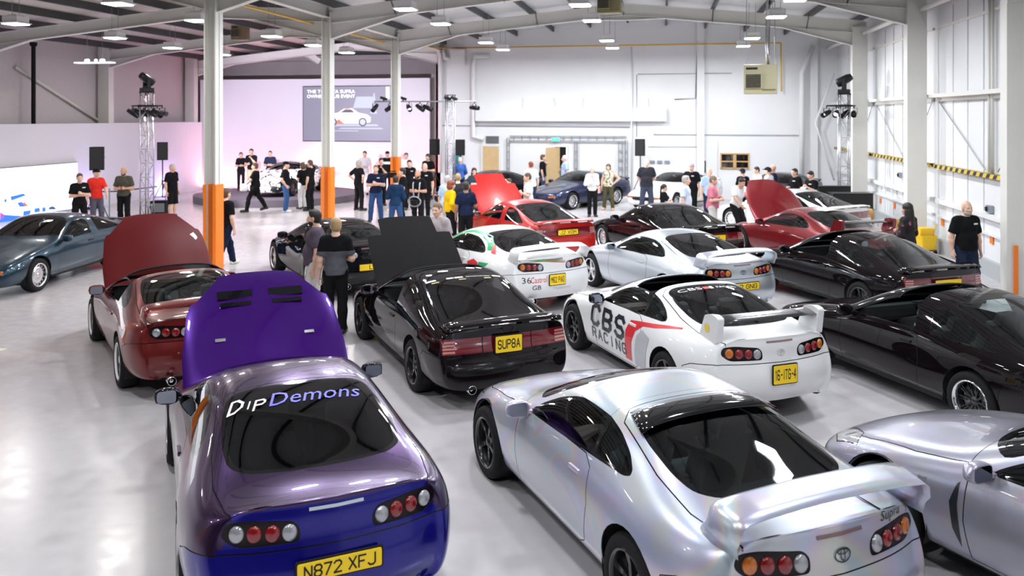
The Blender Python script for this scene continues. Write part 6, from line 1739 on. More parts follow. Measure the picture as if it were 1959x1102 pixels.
def rotz(p, a): c, s = math.cos(a), math.sin(a); return np.array([p[0] * c - p[1] * s, p[0] * s + p[1] * c, p[2]])
def person(label, pos, face, h=1.76, arms=('down', 'down'), stance='stand', shirt=('black', (.012, .012, .014)), sleeves='short', trousers=('navy denim', (.03, .04, .07)), shorts=False,
           shoes=(.02, .02, .02), hair='brown', style='short', skin='fair', build=1.0, bend=0.0, look=0.0, nod=0.0, sex='m', cap=None, beard=False, top='tee', logo=False, res=.0225, stripe=None, z=0.0, group=None, bald=False, pattern=None, lower=True):
    """one standing figure facing +x locally; face = heading in degrees in the hall"""
    T = thing('person', label, 'person', (pos[0], pos[1], z), R(face), group)
    B = build; f = sex == 'f'
    sw = .160 * (.92 if f else 1) * (1 + .25 * (B - 1))       # shoulder half width
    sway = random.uniform(-.015, .015)
    st = {'stand': ((.0, .10, .0), (.0, -.10, .0)), 'apart': ((.02, .17, .0), (-.01, -.17, .0)), 'walk': ((.30, .06, .0), (-.34, -.06, .09)), 'walk2': ((-.32, .06, .09), (.28, -.06, .0)), 'ease': ((.07, .13, .0), (-.03, -.09, .0)), 'lean': ((.30, .08, 0), (.36, -.09, 0))}[stance]
    drop = {'walk': .045, 'walk2': .045, 'lean': .05}.get(stance, 0)
    hipz = .93 - drop
    pel = np.array([0, 0, hipz + .05])
    legs = []
    for g, (fx, fy, fz) in ((1, st[0]), (-1, st[1])):
        hip = np.array([0, g * .088, hipz]); ank = np.array([fx, fy, .085 + fz])
        knee = (hip + ank) / 2 + np.array([.045 if fz == 0 and abs(fx) < .1 else .07, g * .008, .0])
        toe = ank + np.array([.165, g * .035, -.045 - fz * .55]); heel = ank + np.array([-.045, 0, -.045 + fz * .1])
        legs.append((hip, knee, ank, toe, heel))
    # spine, bent at the hip
    def up(p):
        x, y, zz = p; c, s = math.cos(bend), math.sin(bend); zz -= pel[2]
        return np.array([x * c + zz * s, y, -x * s + zz * c + pel[2]])
    waist, chest, neckb = up((0, 0, 1.10 - drop)), up((.0, 0, 1.30 - drop)), up((-.015, 0, 1.475 - drop))
    hc = up((.025 if bend < .2 else .05, 0, 1.628 - drop))
    arm = []
    for g, nm in ((1, arms[0]), (-1, arms[1])):
        e, w, curl, fd = ARMS[nm]
        S = up((-.01, g * sw, 1.42 - drop)); E = np.array([e[0], g * e[1], e[2]]); W = np.array([w[0], g * w[1], w[2]])
        if nm in ('down',) and bend > .2: pass
        elif bend: c, s = math.cos(bend * .6), math.sin(bend * .6); E = np.array([E[0] * c + E[2] * s * 0, E[1], E[2]]); 
        E = S + E; W = S + W
        E[1] += g * .03 * (B - 1) * 2; W[1] += g * .03 * (B - 1) * 2 if nm in ('down', 'pocket') else 0
        fdv = np.array([fd[0], g * fd[1], fd[2]]) if fd else (W - E)
        arm.append((S, E, W, fdv / np.linalg.norm(fdv), curl, g))
    bw = .5 + .5 * B
    belly = max(0, B - 1) * .16
    # ---- one continuous body
    P = [('e', pel + [.0, 0, -.02], (.115 * bw, .165 * bw * (1.06 if f else 1), .13)), ('e', waist + [.01 + belly * .5, 0, 0], (.105 * bw + belly, .135 * bw + belly * .6, .16)), ('e', chest, (.115 * bw + belly * .3, .165 * bw, .19), bend),
         ('c', neckb - (neckb - chest) * .15, neckb, .09, .065), ('c', neckb, hc + (hc - neckb) * -.35, .060, .054)]
    if f: P += [('e', chest + np.array([.085, g * .075, -.0]), (.065, .068, .068)) for g in (1, -1)]
    for hip, knee, ank, toe, heel in legs:
        P += [('c', hip, knee, .088 * bw, .056 * bw), ('c', knee, knee * .6 + ank * .4 + [-.010, 0, 0], .054 * bw, .053 * bw), ('c', knee * .6 + ank * .4 + [-.010, 0, 0], ank, .054 * bw, .036), ('c', ank + [0, 0, -.02], toe, .036, .026), ('c', ank + [0, 0, -.01], heel, .034, .03)]
    for S, E, W, fd, curl, g in arm:
        P += [('c', S - np.array([0, g * .06, -.015]), S + np.array([0, 0, -.012]), .054, .054 * bw), ('c', S, E, .055 * bw, .041 * bw), ('c', E, W * .35 + E * .65, .041 * bw, .042 * bw), ('c', W * .35 + E * .65, W, .041 * bw, .027)]
    k = h / 1.76
    V, Q = nets(P, res, .035, it=1)
    parts = [(V, Q, 0)]
    hv, hq, eyes = head_proto(sex, .0115 if res > .019 else (.010 if res > .0155 else .0085))
    def place_head(X):
        X = np.array(X); c, s = math.cos(nod + bend * .45), math.sin(nod + bend * .45)
        X = np.c_[X[:, 0] * c + X[:, 2] * s, X[:, 1], -X[:, 0] * s + X[:, 2] * c]
        c, s = math.cos(look), math.sin(look)
        return np.c_[X[:, 0] * c - X[:, 1] * s, X[:, 0] * s + X[:, 1] * c, X[:, 2]] + hc
    parts.append((place_head(hv), hq, 0))
    for e, eq in eyes: parts.append((place_head(e), eq, 1))
    for S, E, W, fd, curl, g in arm:
        v, q = hand_proto(curl, .0085 if res < .0155 else .0098)
        x = fd; pn = np.array([0, g, 0.0])                       # back of the hand points outwards
        if abs(x @ pn) > .8: pn = np.array([1.0, 0, 0])
        y = pn - (pn @ x) * x; y /= np.linalg.norm(y); zz = np.cross(x, y) * g
        zz = zz if g > 0 else zz
        v2 = W - x * .01 + v[:, :1] * x + v[:, 1:2] * y + v[:, 2:3] * (np.cross(x, y) * (1 if g > 0 else -1))
        parts.append((v2, q if g > 0 else q[:, ::-1], 0))
    parts = [(v * k, q, m) for v, q, m in parts]
    put('body', quads_mesh('body', parts, [SKIN[skin], M_EYE]), T)
    def wear(name, prims, material, pad, kk=.035, wr=.0035, r=None, it=1, **kw):
        v, q = nets(prims, r or res * .92, kk, pad, it, wrinkle=wr, **kw)
        return put(name, quads_mesh(name, [(v * k, q, 0)], [material] if not isinstance(material, list) else material), T)
    # ---- trousers
    TP = [('e', pel + [.0, 0, -.03], (.118 * bw + belly * .4, .168 * bw * (1.06 if f else 1), .13))]
    if bend < .3: TP.append(('e', (waist + pel) / 2 + [.0, 0, -.02], (.108 * bw + belly * .5, .145 * bw + belly * .4, .09)))
    for hip, knee, ank, toe, heel in legs:
        if shorts: TP += [('c', hip, knee + (knee - hip) * .08, .092 * bw, .072 * bw, True)]
        else: TP += [('c', hip, knee, .090 * bw, .062 * bw), ('c', knee, knee * .6 + ank * .4 + [-.010, 0, 0], .062 * bw, .061 * bw), ('c', knee * .6 + ank * .4 + [-.010, 0, 0], ank + [0, 0, -.03], .061 * bw, .056, True)]
    if lower: wear('shorts' if shorts else 'trousers', TP, cloth(*trousers), .012, .03, .004)
    # ---- shoes
    sm = mat('shoe %.2f %.2f %.2f' % shoes, shoes, .5)
    for hip, knee, ank, toe, heel in (legs if lower else ()):
        wear('shoe', [('c', ank + [0, 0, -.025], toe, .040, .034), ('c', ank + [0, 0, -.035], heel + [-.005, 0, 0], .040, .036), ('c', ank + [.06, 0, -.045], toe + [.012, 0, 0], .036, .034)], sm, .010, .02, 0, .014 if res < .019 else .017)
    # ---- top
    hem = -.02 if top != 'dress' else -.40
    UP = [('e', chest, (.118 * bw + belly * .3, .168 * bw, .19), bend), ('e', waist + [.01 + belly * .5, 0, 0], (.110 * bw + belly, .140 * bw + belly * .6, .17)), ('c', up((0, 0, 1.05 - drop)), up((0, 0, hipz + hem)), .125 * bw + belly * .6, .150 * bw + belly * .3, True),
          ('c', chest * .4 + neckb * .6, neckb + (neckb - chest) * .06, .085, .062, True)]
    UP = [(p[0], p[1], p[2], p[3], p[4], p[5]) if p[0] == 'c' else p for p in UP]
    UP += [('e', pel + [0, 0, .0], (.122 * bw + belly * .4, .168 * bw, .11))] if top != 'crop' else []
    if f: UP += [('e', chest + np.array([.085, g * .075, 0]), (.066, .069, .069)) for g in (1, -1)]
    for S, E, W, fd, curl, g in arm:
        UP += [('c', S - np.array([0, g * .06, -.022]), S + np.array([0, 0, -.012]), .056, .056 * bw)]
        if sleeves == 'short': UP += [('c', S, S * .22 + E * .78, .064 * bw, .060 * bw, True)]
        elif sleeves == 'long': UP += [('c', S, E, .062 * bw, .050 * bw), ('c', E, W * .97 + E * .03, .050 * bw, .038, True)]
        elif sleeves == 'none': pass
    pl = [((0, 0, -1), -(hipz - .06))] if bend < .3 and top != 'dress' else []
    sh = cloth(*shirt)
    if pattern: sh = pattern
    o = wear('dress' if top == 'dress' else ('shirt' if top != 'hoodie' else 'hooded_top'), UP, sh, .013, .035, .004, planes=pl)
    if stripe:   # a band or lower half in another colour: faces by height
        me = o.data; me.materials.append(cloth(*stripe[0])); lo, hi = stripe[1] * k, stripe[2] * k
        for p in me.polygons:
            c = p.center
            if lo < c.z < hi and (stripe[3] if len(stripe) > 3 else 1.0) > abs(c.y): p.material_index = 1
    if top == 'polo':
        v, q = nets([('c', neckb + [.03, .05, .0], neckb + [.075, .012, -.045], .018, .014), ('c', neckb + [.03, -.05, .0], neckb + [.075, -.012, -.045], .018, .014), ('c', neckb + [-.05, .04, .012], neckb + [.03, .056, .0], .017, .017), ('c', neckb + [-.05, -.04, .012], neckb + [.03, -.056, .0], .017, .017), ('c', neckb + [-.05, -.04, .012], neckb + [-.05, .04, .012], .017, .017)], .012, .02, 0.004)
        put('collar', quads_mesh('collar', [(v * k, q, 0)], [sh]), T)
    if top == 'hoodie':
        v, q = nets([('e', neckb + [-.10, 0, -.05], (.06, .11, .10)), ('c', neckb + [-.06, .09, .02], neckb + [.06, .05, -.02], .03, .025), ('c', neckb + [-.06, -.09, .02], neckb + [.06, -.05, -.02], .03, .025)], .016, .04)
        put('hood', quads_mesh('hood', [(v * k, q, 0)], [sh]), T)
    if logo:
        q = MB(); cx = up((0, .085, 1.375 - drop)); b = cx + np.array([.118 * bw + belly * .2 + .014, 0, 0])
        q.box(b * k, (.012, .085, .026), (0, .25, .28)); q.build('chest_logo', [mat('white print', (.8, .8, .8), .7)], T)
    # ---- hair, cap, beard (children)
    def headwear(name, prims, material, rr=.012, pad=0.0, **kw):
        v, q = nets(prims, rr, .02, pad, **kw)
        return put(name, quads_mesh(name, [(place_head(v) * k, q, 0)], [material]), T)
    if cap:
        headwear('cap', [('e', (-.012, 0, .062), (.112, .090, .085)), ('c', (.06, -.03, .065), (.165, -.02, .055), .02, .012), ('c', (.06, .03, .065), (.165, .02, .055), .02, .012)] if style != 'capback' else [('e', (-.012, 0, .062), (.112, .090, .085)), ('c', (-.07, 0, .055), (-.16, 0, .04), .03, .014)], cloth(*cap), planes=[((0, 0, -1), -.035)])
        headwear('hair', [('e', (-.03, 0, .035), (.092, .083, .085)), ('s', (.085, 0, -.02), (.10, .12, .10))], HAIR[hair])
    elif not bald:
        if style == 'short': headwear('hair', [('e', (-.020, 0, .056), (.102, .086, .092)), ('e', (-.036, 0, .0), (.080, .080, .090)), ('e', (.028, 0, .106), (.056, .062, .030)), ('s', (.10, 0, -.035), (.092, .10, .102)), ('s', (.0, 0, -.155), (.2, .2, .085)), ('s', (.02, .09, -.045), (.03, .03, .04)), ('s', (.02, -.09, -.045), (.03, .03, .04))], HAIR[hair])
        elif style == 'crop': headwear('hair', [('e', (-.016, 0, .047), (.101, .081, .098)), ('e', (-.034, 0, .0), (.076, .077, .085)), ('s', (.10, 0, -.03), (.088, .10, .110)), ('s', (.0, 0, -.15), (.2, .2, .085)), ('s', (.02, .09, -.045), (.03, .03, .04)), ('s', (.02, -.09, -.045), (.03, .03, .04))], HAIR[hair])
        elif style == 'ring': headwear('hair', [('e', (-.026, 0, .015), (.094, .086, .07)), ('s', (.09, 0, -.01), (.11, .12, .13)), ('s', (.0, 0, .12), (.2, .2, .085)), ('s', (.02, 0, -.11), (.2, .2, .075))], HAIR[hair])
        elif style == 'bob': headwear('hair', [('e', (-.02, 0, .055), (.112, .096, .10)), ('e', (-.05, 0, -.03), (.085, .10, .10)), ('s', (.105, 0, -.035), (.085, .085, .105))], HAIR[hair])
        elif style == 'long': headwear('hair', [('e', (-.02, 0, .055), (.110, .094, .098)), ('c', (-.06, .0, -.02), (-.10, 0, -.30), .085, .075), ('c', (-.03, .07, -.02), (-.05, .09, -.24), .035, .03), ('c', (-.03, -.07, -.02), (-.05, -.09, -.24), .035, .03), ('s', (.105, 0, -.035), (.085, .085, .105))], HAIR[hair])
        elif style == 'tail': headwear('hair', [('e', (-.02, 0, .052), (.106, .088, .095)), ('c', (-.11, .0, .05), (-.15, 0, -.16), .042, .022), ('s', (.10, 0, -.035), (.085, .10, .105)), ('s', (.03, 0, -.12), (.12, .2, .075))], HAIR[hair])
    if beard: headwear('beard', [('e', (.03, 0, -.065), (.068, .066, .062)), ('s', (.09, 0, .005), (.09, .10, .052)), ('s', (.105, 0, -.058), (.022, .026, .014))], HAIR[hair if beard is True else beard])
    return T
# ================================================================== the crowd
BLK = ('black', (.010, .010, .012)); NVY = ('navy', (.012, .018, .045)); JEAN = ('blue denim', (.035, .08, .20)); DJN = ('dark denim', (.02, .03, .06)); CHAR = ('charcoal', (.035, .035, .045))
WHT = ('white', (.78, .78, .80)); LBL_ = ('light blue', (.42, .55, .75)); BLK2 = ('black trousers', (.012, .012, .013)); BEI = ('beige', (.50, .40, .28)); KHA = ('stone', (.62, .60, .58))
def at(px, ytop, h, z=0.0, Z=None):
    """stand where the head top is seen, for a body of height h on a floor at z"""
    if Z is None: Z = FPX * (CAMH - h - z) / (ytop - HORIZON)
    X = (px - 979.5) / FPX * Z
    return (X * CA - Z * SA, X * SA + Z * CA)
random.seed(4)
ST = .26
# face: 280 = towards the camera, 190 = to image left, 10 = to image right, 100 = away
person('bald man in black polo and dark jeans walking at the right wall', at(1848, 385, 1.80), 285, 1.80, ('down', 'down'), 'ease', BLK, trousers=DJN, bald=True, beard='grey', top='polo', logo=True, build=1.18, res=.014, skin='fair')
floral = mat('black floral print', (.012, .012, .012), .85); nt = floral.node_tree
tcn = nt.nodes.new('ShaderNodeTexCoord'); vn = nt.nodes.new('ShaderNodeTexNoise'); vn.inputs['Scale'].default_value = 9; vn.inputs['Detail'].default_value = 3; rn = nt.nodes.new('ShaderNodeValToRGB'); rn.color_ramp.elements[0].position = .60; rn.color_ramp.elements[0].color = (.012, .012, .013, 1); rn.color_ramp.elements[1].position = .66; rn.color_ramp.elements[1].color = (.45, .10, .20, 1)
nt.links.new(tcn.outputs['Object'], vn.inputs['Vector']); nt.links.new(vn.outputs['Fac'], rn.inputs[0]); nt.links.new(rn.outputs[0], nt.nodes['Principled BSDF'].inputs['Base Color'])
w1 = person('woman with long dark hair in black floral top by the right wall', at(1737, 389, 1.66), 130, 1.66, ('hold', 'hold'), 'stand', BLK, 'long', BLK2, hair='dark', style='long', sex='f', pattern=floral, res=.015)
b = MB(); b.tube([(.13, -.15, 1.38), (.15, 0, 1.15), (.12, .16, .95)], .012, 6); b.build('bag_strap', [mat('tan strap', (.45, .36, .28), .6)], w1)
person('stocky dark-haired man in grey-violet tee and pale shorts', at(604, 402, 1.82), 200, 1.82, ('down', 'pocket'), 'ease', ('grey violet', (.10, .08, .11)), trousers=KHA, shorts=True, hair='dark', beard=True, build=1.25, res=.014, look=-.2, shoes=(.5, .5, .5))
person('man in black and grey colour-block tee seen from behind', at(642, 417, 1.78), 110, 1.78, ('down', 'hold'), 'stand', BLK, trousers=BLK2, hair='blond', style='short', build=1.05, res=.014, stripe=(('heather grey', (.10, .10, .12)), .85, 1.265, .34), look=.25)
person('smiling man in grey-pink tee behind the raised black bonnet', at(838, 388, 1.76), 250, 1.76, ('down', 'down'), 'stand', ('grey pink', (.42, .36, .38)), trousers=DJN, hair='stubble', style='crop', build=1.1, res=.015, nod=.15)
# left edge group
person('young man in black polo with crossed arms before the video wall', at(152, 332, 1.76), 320, 1.76, ('cross_a', 'cross_b'), 'apart', BLK, trousers=BLK2, hair='brown', top='polo', logo=True, res=.017)
person('man in red polo and cap leaning on the rope barrier', at(184, 323, 1.80), 330, 1.80, ('fwd_down', 'down'), 'ease', ('red', (.70, .035, .025)), trousers=('slate', (.10, .10, .14)), hair='dark', cap=BLK, top='polo', res=.017, look=.2)
person('bald bearded man in olive tee with folded hands', at(237, 320, 1.80), 290, 1.80, ('hold', 'hold'), 'ease', ('olive', (.075, .075, .06)), trousers=BLK2, bald=True, beard='brown', hair='brown', build=1.08, res=.017, skin='tan')
person('grey-haired man in black tee and black shorts by the speaker tripod', at(329, 313, 1.79, 0, 27.0), 350, 1.79, ('down', 'down'), 'stand', BLK, trousers=BLK2, shorts=True, hair='grey', style='crop', shoes=(.45, .45, .45), build=1.1, res=.018)
person('man in black walking behind the nearest orange column', at(431, 357, 1.78), 75, 1.78, ('down', 'down'), 'walk', BLK, trousers=NVY, hair='brown', res=.017, shoes=(.6, .6, .5))
# stage
person('slim woman in black top and cropped trousers at the stage back', at(461, 291, 1.58, ST, 34.6), 300, 1.58, ('hold', 'hold'), 'stand', BLK, trousers=BLK2, hair='dark', style='tail', sex='f', build=.85, z=ST, skin='fair')
person('dark-haired man in black tee and beige shorts with hand at chin on the stage', at(481, 284, 1.75, ST, 34.0), 285, 1.75, ('chin', 'hold'), 'ease', BLK, trousers=BEI, shorts=True, hair='dark', z=ST)
person('man in navy polo behind the camouflaged car', at(517, 289, 1.66, ST, 34.2), 290, 1.66, ('hold', 'hold'), 'stand', NVY, trousers=BLK2, hair='dark', style='crop', top='polo', skin='tan', z=ST)
person('man in black striding left past the stage with a white helmet', at(489, 308, 1.76, 0, 28.9), 195, 1.76, ('fwd_down', 'hold'), 'walk', BLK, trousers=BLK2, hair='brown', build=1.1)
person('man in black tee, blue jeans and cap watching the stage', at(546, 309, 1.77, 0, 28.8), 20, 1.77, ('pocket', 'pocket'), 'stand', BLK, trousers=JEAN, hair='dark', cap=BLK, build=1.15, shoes=(.55, .55, .55))
person('tall man in black beside the second orange column', at(594, 305, 1.80, 0, 29.3), 170, 1.80, ('down', 'chin'), 'stand', BLK, trousers=BLK2, hair='brown', style='crop')
person('woman in black top and white trousers beside the tall man in black', at(579, 313, 1.66, 0, 29.9), 150, 1.66, ('hold', 'hold'), 'stand', BLK, trousers=WHT, hair='brown', style='bob', sex='f')
# crowd right of the second column
person('grey curly-haired man in black tee with hands on hips', at(686, 304, 1.78, 0, 29.4), 60, 1.78, ('hip', 'hip'), 'apart', BLK, trousers=BLK2, hair='grey', style='bob', build=1.1)
person('man in pale tee with dark sleeves left of the crossed-arms man', at(698, 289, 1.86, 0, 35.3), 280, 1.86, ('down', 'hold'), 'stand', ('pale grey', (.55, .52, .56)), trousers=KHA, hair='dark')
person('man in navy polo with crossed arms in front of the crowd', at(719, 316, 1.80), 285, 1.80, ('cross_a', 'cross_b'), 'apart', NVY, trousers=JEAN, hair='stubble', style='crop', top='polo', logo=True, build=1.15, res=.017)
person('man in black with hand at mouth behind the crossed-arms man', at(729, 301, 1.78, 0, 31.0), 300, 1.78, ('chin', 'hold'), 'stand', BLK, trousers=BLK2, hair='dark')
person('man in cap and black top with white chest band', at(741, 288, 1.86, 0, 35.2), 285, 1.86, ('down', 'down'), 'stand', BLK, trousers=BLK2, hair='dark', cap=BLK, stripe=(WHT, 1.24, 1.34))
p17 = person('person in navy hooded top and jeans with back to the camera', at(757, 336, 1.70), 100, 1.70, ('hold', 'hold'), 'apart', ('hood navy', (.012, .035, .085)), 'long', JEAN, hair='dark', top='hoodie', res=.017)
q18 = at(771, 318, 1.74, 0, 25.6)
person('man raising a black video camera beside the third orange column', q18, 200, 1.74, ('hold', 'raise'), 'stand', BLK, trousers=BLK2, hair='dark', res=.018)
person('man in white shirt behind the black polo men', at(777, 294, 1.82, 0, 34.5), 285, 1.82, ('down', 'down'), 'stand', WHT, trousers=DJN, hair='brown')
person('dark-haired man in black polo behind the harness man', at(783, 306, 1.78, 0, 29.6), 290, 1.78, ('down', 'down'), 'stand', BLK, trousers=BLK2, hair='dark', top='polo', logo=True)
q20 = at(800, 325, 1.76)
p20 = person('bald bearded man in black tee wearing a grey camera harness', q20, 260, 1.76, ('hold', 'hold'), 'stand', BLK, trousers=BLK2, bald=True, beard='dark', hair='dark', res=.017, skin='tan')
for g in (1, -1):
    b = MB(); b.tube([(-.05, g * .09, 1.47), (.12, g * .11, 1.36), (.135, g * .10, 1.15), (.13, g * .07, .98)], .022, 6); b.build('harness_strap', [mat('grey webbing', (.45, .47, .52), .6)], p20)
person('bald man in black polo at the right of the crowd', at(813, 313, 1.80, 0, 27.2), 270, 1.80, ('down', 'down'), 'stand', BLK, trousers=BLK2, bald=True, top='polo', logo=True, build=1.1)
person('man in black tee next to the stage wall end', at(819, 290, 1.84, 0, 33.0), 265, 1.84, ('hold', 'down'), 'stand', BLK, trousers=BLK2, hair='dark', style='bob')
person('grey-haired man in light blue shirt bending behind the yellow woman', at(852, 336, 1.74), 60, 1.74, ('down', 'down'), 'stand', LBL_, trousers=KHA, hair='grey', style='crop', bend=.1)
w2 = person('auburn-haired woman in mustard yellow top', at(862, 346, 1.66), 40, 1.66, ('down', 'pocket'), 'stand', ('mustard', (.78, .46, .01)), 'long', BLK2, hair='red', style='bob', sex='f', build=1.2, res=.017)
person('fair balding man beyond the yellow woman', at(876, 338, 1.76, 0, 22.9), 100, 1.76, ('down', 'down'), 'stand', CHAR, trousers=DJN, hair='blond', style='crop', skin='pale')
person('dark-skinned person in navy shirt beside the raised red bonnet', at(891, 348, 1.72), 110, 1.72, ('down', 'hold'), 'stand', NVY, trousers=BLK2, hair='dark', style='short', skin='dark', build=1.1, res=.018)
person('old man in blue shirt by the far wall speaker', at(880, 300, 1.76, 0, 32.2), 285, 1.76, ('behind', 'behind'), 'stand', ('royal blue', (.06, .14, .45)), 'long', CHAR, hair='white', style='ring', skin='pale')
person('young woman with long dark hair behind the raised red bonnet', at(907, 319, 1.66, 0, 27.0), 290, 1.66, ('hold', 'hold'), 'stand', ('dark teal', (.04, .07, .09)), 'short', DJN, hair='dark', style='long', sex='f', build=.9, stripe=(WHT, 1.08, 1.26, .12))
person('dark-haired man in white shirt bending over the red car engine', at(973, 323, 1.62, 0, 25.2), 210, 1.78, ('fwd_down', 'fwd_down'), 'lean', WHT, trousers=DJN, hair='dark', bend=.42)
person('brown-haired child in white top beside the raised red bonnet', at(974, 338, 1.50, 0, 24.4), 230, 1.50, ('down', 'down'), 'stand', WHT, trousers=DJN, hair='brown')
person('man in white tee with arms folded beside the red car', at(1011, 331, 1.76), 200, 1.76, ('cross_a', 'cross_b'), 'stand', WHT, trousers=DJN, hair='brown', style='crop', res=.018, nod=.2)
person('ginger man in pale blue shirt with back turned', at(1016, 307, 1.78, 0, 28.6), 130, 1.78, ('down', 'down'), 'stand', ('ice blue', (.60, .70, .82)), 'short', DJN, hair='red', style='crop', build=1.15)
person('man in black tee and jeans gesturing at the open doorway', at(1038, 296, 1.80, 0, 33.3), 10, 1.80, ('chin', 'down'), 'stand', BLK, 'short', JEAN, hair='brown')
person('white-haired man in light blue shirt by the open doorway', at(1081, 291, 1.80, 0, 32.7), 200, 1.80, ('down', 'out'), 'stand', LBL_, 'short', DJN, hair='white', style='crop', build=1.1)
person('older man in white shirt and black trousers with hand at chin', at(1133, 318, 1.68), 280, 1.68, ('chin', 'hold'), 'stand', WHT, 'long', BLK2, hair='white', style='ring', skin='pale')
flor2 = mat('cream floral print', (.6, .55, .42), .85); nt = flor2.node_tree
tcn = nt.nodes.new('ShaderNodeTexCoord'); vn = nt.nodes.new('ShaderNodeTexNoise'); vn.inputs['Scale'].default_value = 12; rn = nt.nodes.new('ShaderNodeValToRGB'); rn.color_ramp.elements[0].position = .40; rn.color_ramp.elements[0].color = (.10, .10, .05, 1); rn.color_ramp.elements[1].position = .5; rn.color_ramp.elements[1].color = (.68, .62, .48, 1)
nt.links.new(tcn.outputs['Object'], vn.inputs['Vector']); nt.links.new(vn.outputs['Fac'], rn.inputs[0]); nt.links.new(rn.outputs[0], nt.nodes['Principled BSDF'].inputs['Base Color'])
q36 = at(1164, 314, 1.64)
person('woman in cream floral sleeveless top and olive trousers, hand on hip', q36, 265, 1.64, ('hip', 'down'), 'apart', BLK, 'none', ('olive trousers', (.085, .08, .04)), hair='brown', style='bob', sex='f', build=1.25, pattern=flor2, shoes=(.65, .42, .32))
person('older man in charcoal tee and jeans with hands behind his back', at(1237, 303, 1.90, 0, 28.0), 275, 1.90, ('behind', 'behind'), 'apart', CHAR, 'short', ('slate denim', (.06, .07, .11)), hair='white', style='ring', skin='pale', build=1.2)
person('small dark-haired woman in black with ponytail behind the black coupe', at(1270, 352, 1.44, 0, 23.2), 20, 1.44, ('hold', 'hold'), 'stand', BLK, 'short', BLK2, hair='dark', style='tail', sex='f')
person('grey-haired man in pale blue shirt looking right', at(1311, 338, 1.74, 0, 22.3), 350, 1.74, ('down', 'down'), 'stand', ('ice blue', (.60, .70, .82)), 'short', KHA, hair='grey', style='short', build=1.15)
person('man in black polo and pale cap beside the white car door', at(1323, 312, 1.82, 0, 26.8), 250, 1.82, ('down', 'down'), 'stand', BLK, 'short', BLK2, hair='brown', cap=('lilac cap', (.45, .35, .42)), top='polo', logo=True, build=1.2)
person('balding man in blue shirt behind the pink polo man', at(1357, 324, 1.74, 0, 25.6), 280, 1.74, ('down', 'down'), 'stand', LBL_, 'short', DJN, hair='stubble', style='ring', build=1.1)
person('man in pink polo with folded arms looking into the red car', at(1363, 340, 1.76, 0, 21.9), 350, 1.76, ('cross_a', 'hold'), 'stand', ('pink', (.62, .20, .27)), 'short', KHA, hair='stubble', style='crop', top='polo', nod=.3, build=1.12, res=.018)
person('dark-haired man in white tee leaning over the deep red bonnet', at(1408, 350, 1.60, 0, 22.9), 300, 1.76, ('fwd_down', 'fwd_down'), 'lean', WHT, 'short', BLK2, hair='dark', bend=.35, skin='tan', nod=.2)
person('man in black tee and dark cap behind the white tee man', at(1421, 325, 1.66, 0, 26.6), 120, 1.66, ('hold', 'hold'), 'stand', BLK, 'short', BLK2, hair='dark', cap=('navy cap', (.015, .018, .05)))
person('man in white shirt looking down beside the slate car', at(1449, 322, 1.66, 0, 27.3), 200, 1.68, ('down', 'hold'), 'stand', WHT, 'short', KHA, hair='dark', style='crop', nod=.3)
person('man in navy cap and white polo with back turned', at(1470, 320, 1.72, 0, 26.4), 150, 1.72, ('down', 'hold'), 'stand', ('off white', (.72, .72, .76)), 'short', KHA, hair='dark', cap=('navy cap', (.015, .018, .05)), build=1.15)
person('bald man in navy shirt behind the white polo man', at(1480, 316, 1.74, 0, 27.2), 170, 1.74, ('down', 'down'), 'stand', NVY, 'short', DJN, bald=True, skin='tan')
person('dark-haired man in black polo facing left before the slate car', at(1521, 323, 1.72, 0, 25.7), 215, 1.72, ('down', 'hold'), 'stand', BLK, 'short', BLK2, hair='dark', style='short', top='polo', logo=True, res=.018)
q49 = at(1552, 327, 1.72, 0, 24.5)
person('dark-haired man in black tee reading white papers', q49, 215, 1.72, ('hold_high', 'hold'), 'stand', BLK, 'short', BLK2, hair='dark', style='short', logo=True, nod=.35, res=.018)
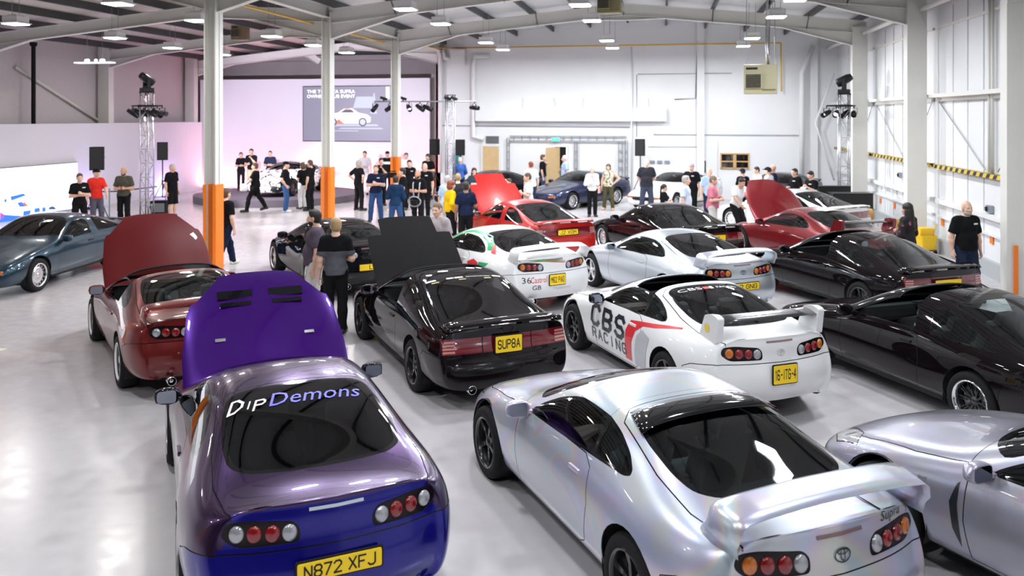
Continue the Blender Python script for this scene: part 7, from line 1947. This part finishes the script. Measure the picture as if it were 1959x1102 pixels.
# things carried
def local(q, face, p): a = R(face); return (q[0] + p[0] * math.cos(a) - p[1] * math.sin(a), q[1] + p[0] * math.sin(a) + p[1] * math.cos(a), p[2])
T = thing('papers', 'white papers in the hands of the man in black tee', 'papers', local(q49, 215, (.36, .02, 1.20)), R(215)); b = MB(); b.box((0, 0, 0), (.22, .16, .012), (0, .5, 0)); b.build('sheet', [M_WHTW], T); b = MB(); b.box((.02, .02, .014), (.20, .15, .004), (0, .5, .2)); b.build('sheet', [M_WHTW], T)
T = thing('video_camera', 'black video camera held up before the third orange column', 'camera', local(q18, 200, (.34, -.12, 1.52)), R(200)); b = MB(); b.box((0, 0, 0), (.30, .14, .16), None, .02); b.build('camera_body', [M_BLACK], T); b = MB(); b.s = True; b.lathe([(.05, .14), (.06, .15), (.065, .30), (.05, .30), (.04, .28), (0, .28)], 14, 'x'); b.build('lens', [M_BLACKG], T); b = MB(); b.box((-.02, 0, .12), (.2, .04, .03), None, .01); b.build('handle', [M_BLACK], T)
T = thing('camera_rig', 'grey and black camera rig hanging before the harness man', 'camera', local(q20, 260, (.36, .06, .86)), R(260)); b = MB(); b.s = True
n = 20; b.tube([(0, .20 * math.cos(2 * math.pi * k / n), .14 * math.sin(2 * math.pi * k / n)) for k in range(n + 1)], .022, 8, False); b.build('ring_frame', [mat('rig grey', (.35, .36, .40), .4, .4)], T)
b = MB(); b.box((0, 0, -.02), (.20, .16, .14), None, .02); b.build('camera_body', [M_BLACK], T); b = MB(); b.tube([(0, .17, .06), (0, .2, .16)], .018, 8); b.tube([(0, -.17, .06), (0, -.2, .16)], .018, 8); b.build('grips', [M_BLACK], T)
q9 = at(489, 308, 1.76, 0, 28.9)
T = thing('helmet', 'white helmet carried by the man striding past the stage', 'helmet', local(q9, 195, (.36, .16, .86)), R(195)); b = MB(); b.s = True; b.lathe([(0, .15), (.09, .13), (.14, .06), (.15, -.02), (.13, -.09), (.10, -.11), (.08, -.10)], 20); b.build('shell', [M_WHTW], T); b = MB(); b.box((.12, 0, .01), (.07, .20, .08), None, .02); b.build('visor', [M_BLACKG], T)
T = thing('handbag', 'blush handbag at the side of the floral top woman', 'bag', local(q36, 265, (.05, -.33, .72)), R(265)); b = MB(); b.box((0, 0, 0), (.30, .12, .24), None, .04); b.build('bag', [mat('blush leather', (.66, .40, .32), .5)], T); b = MB(); b.s = True; b.tube([(-.1, 0, .10), (-.08, 0, .30), (0, 0, .37), (.08, 0, .30), (.1, 0, .10)], .01, 6); b.build('handle', [mat('blush leather', (.66, .40, .32), .5)], T)
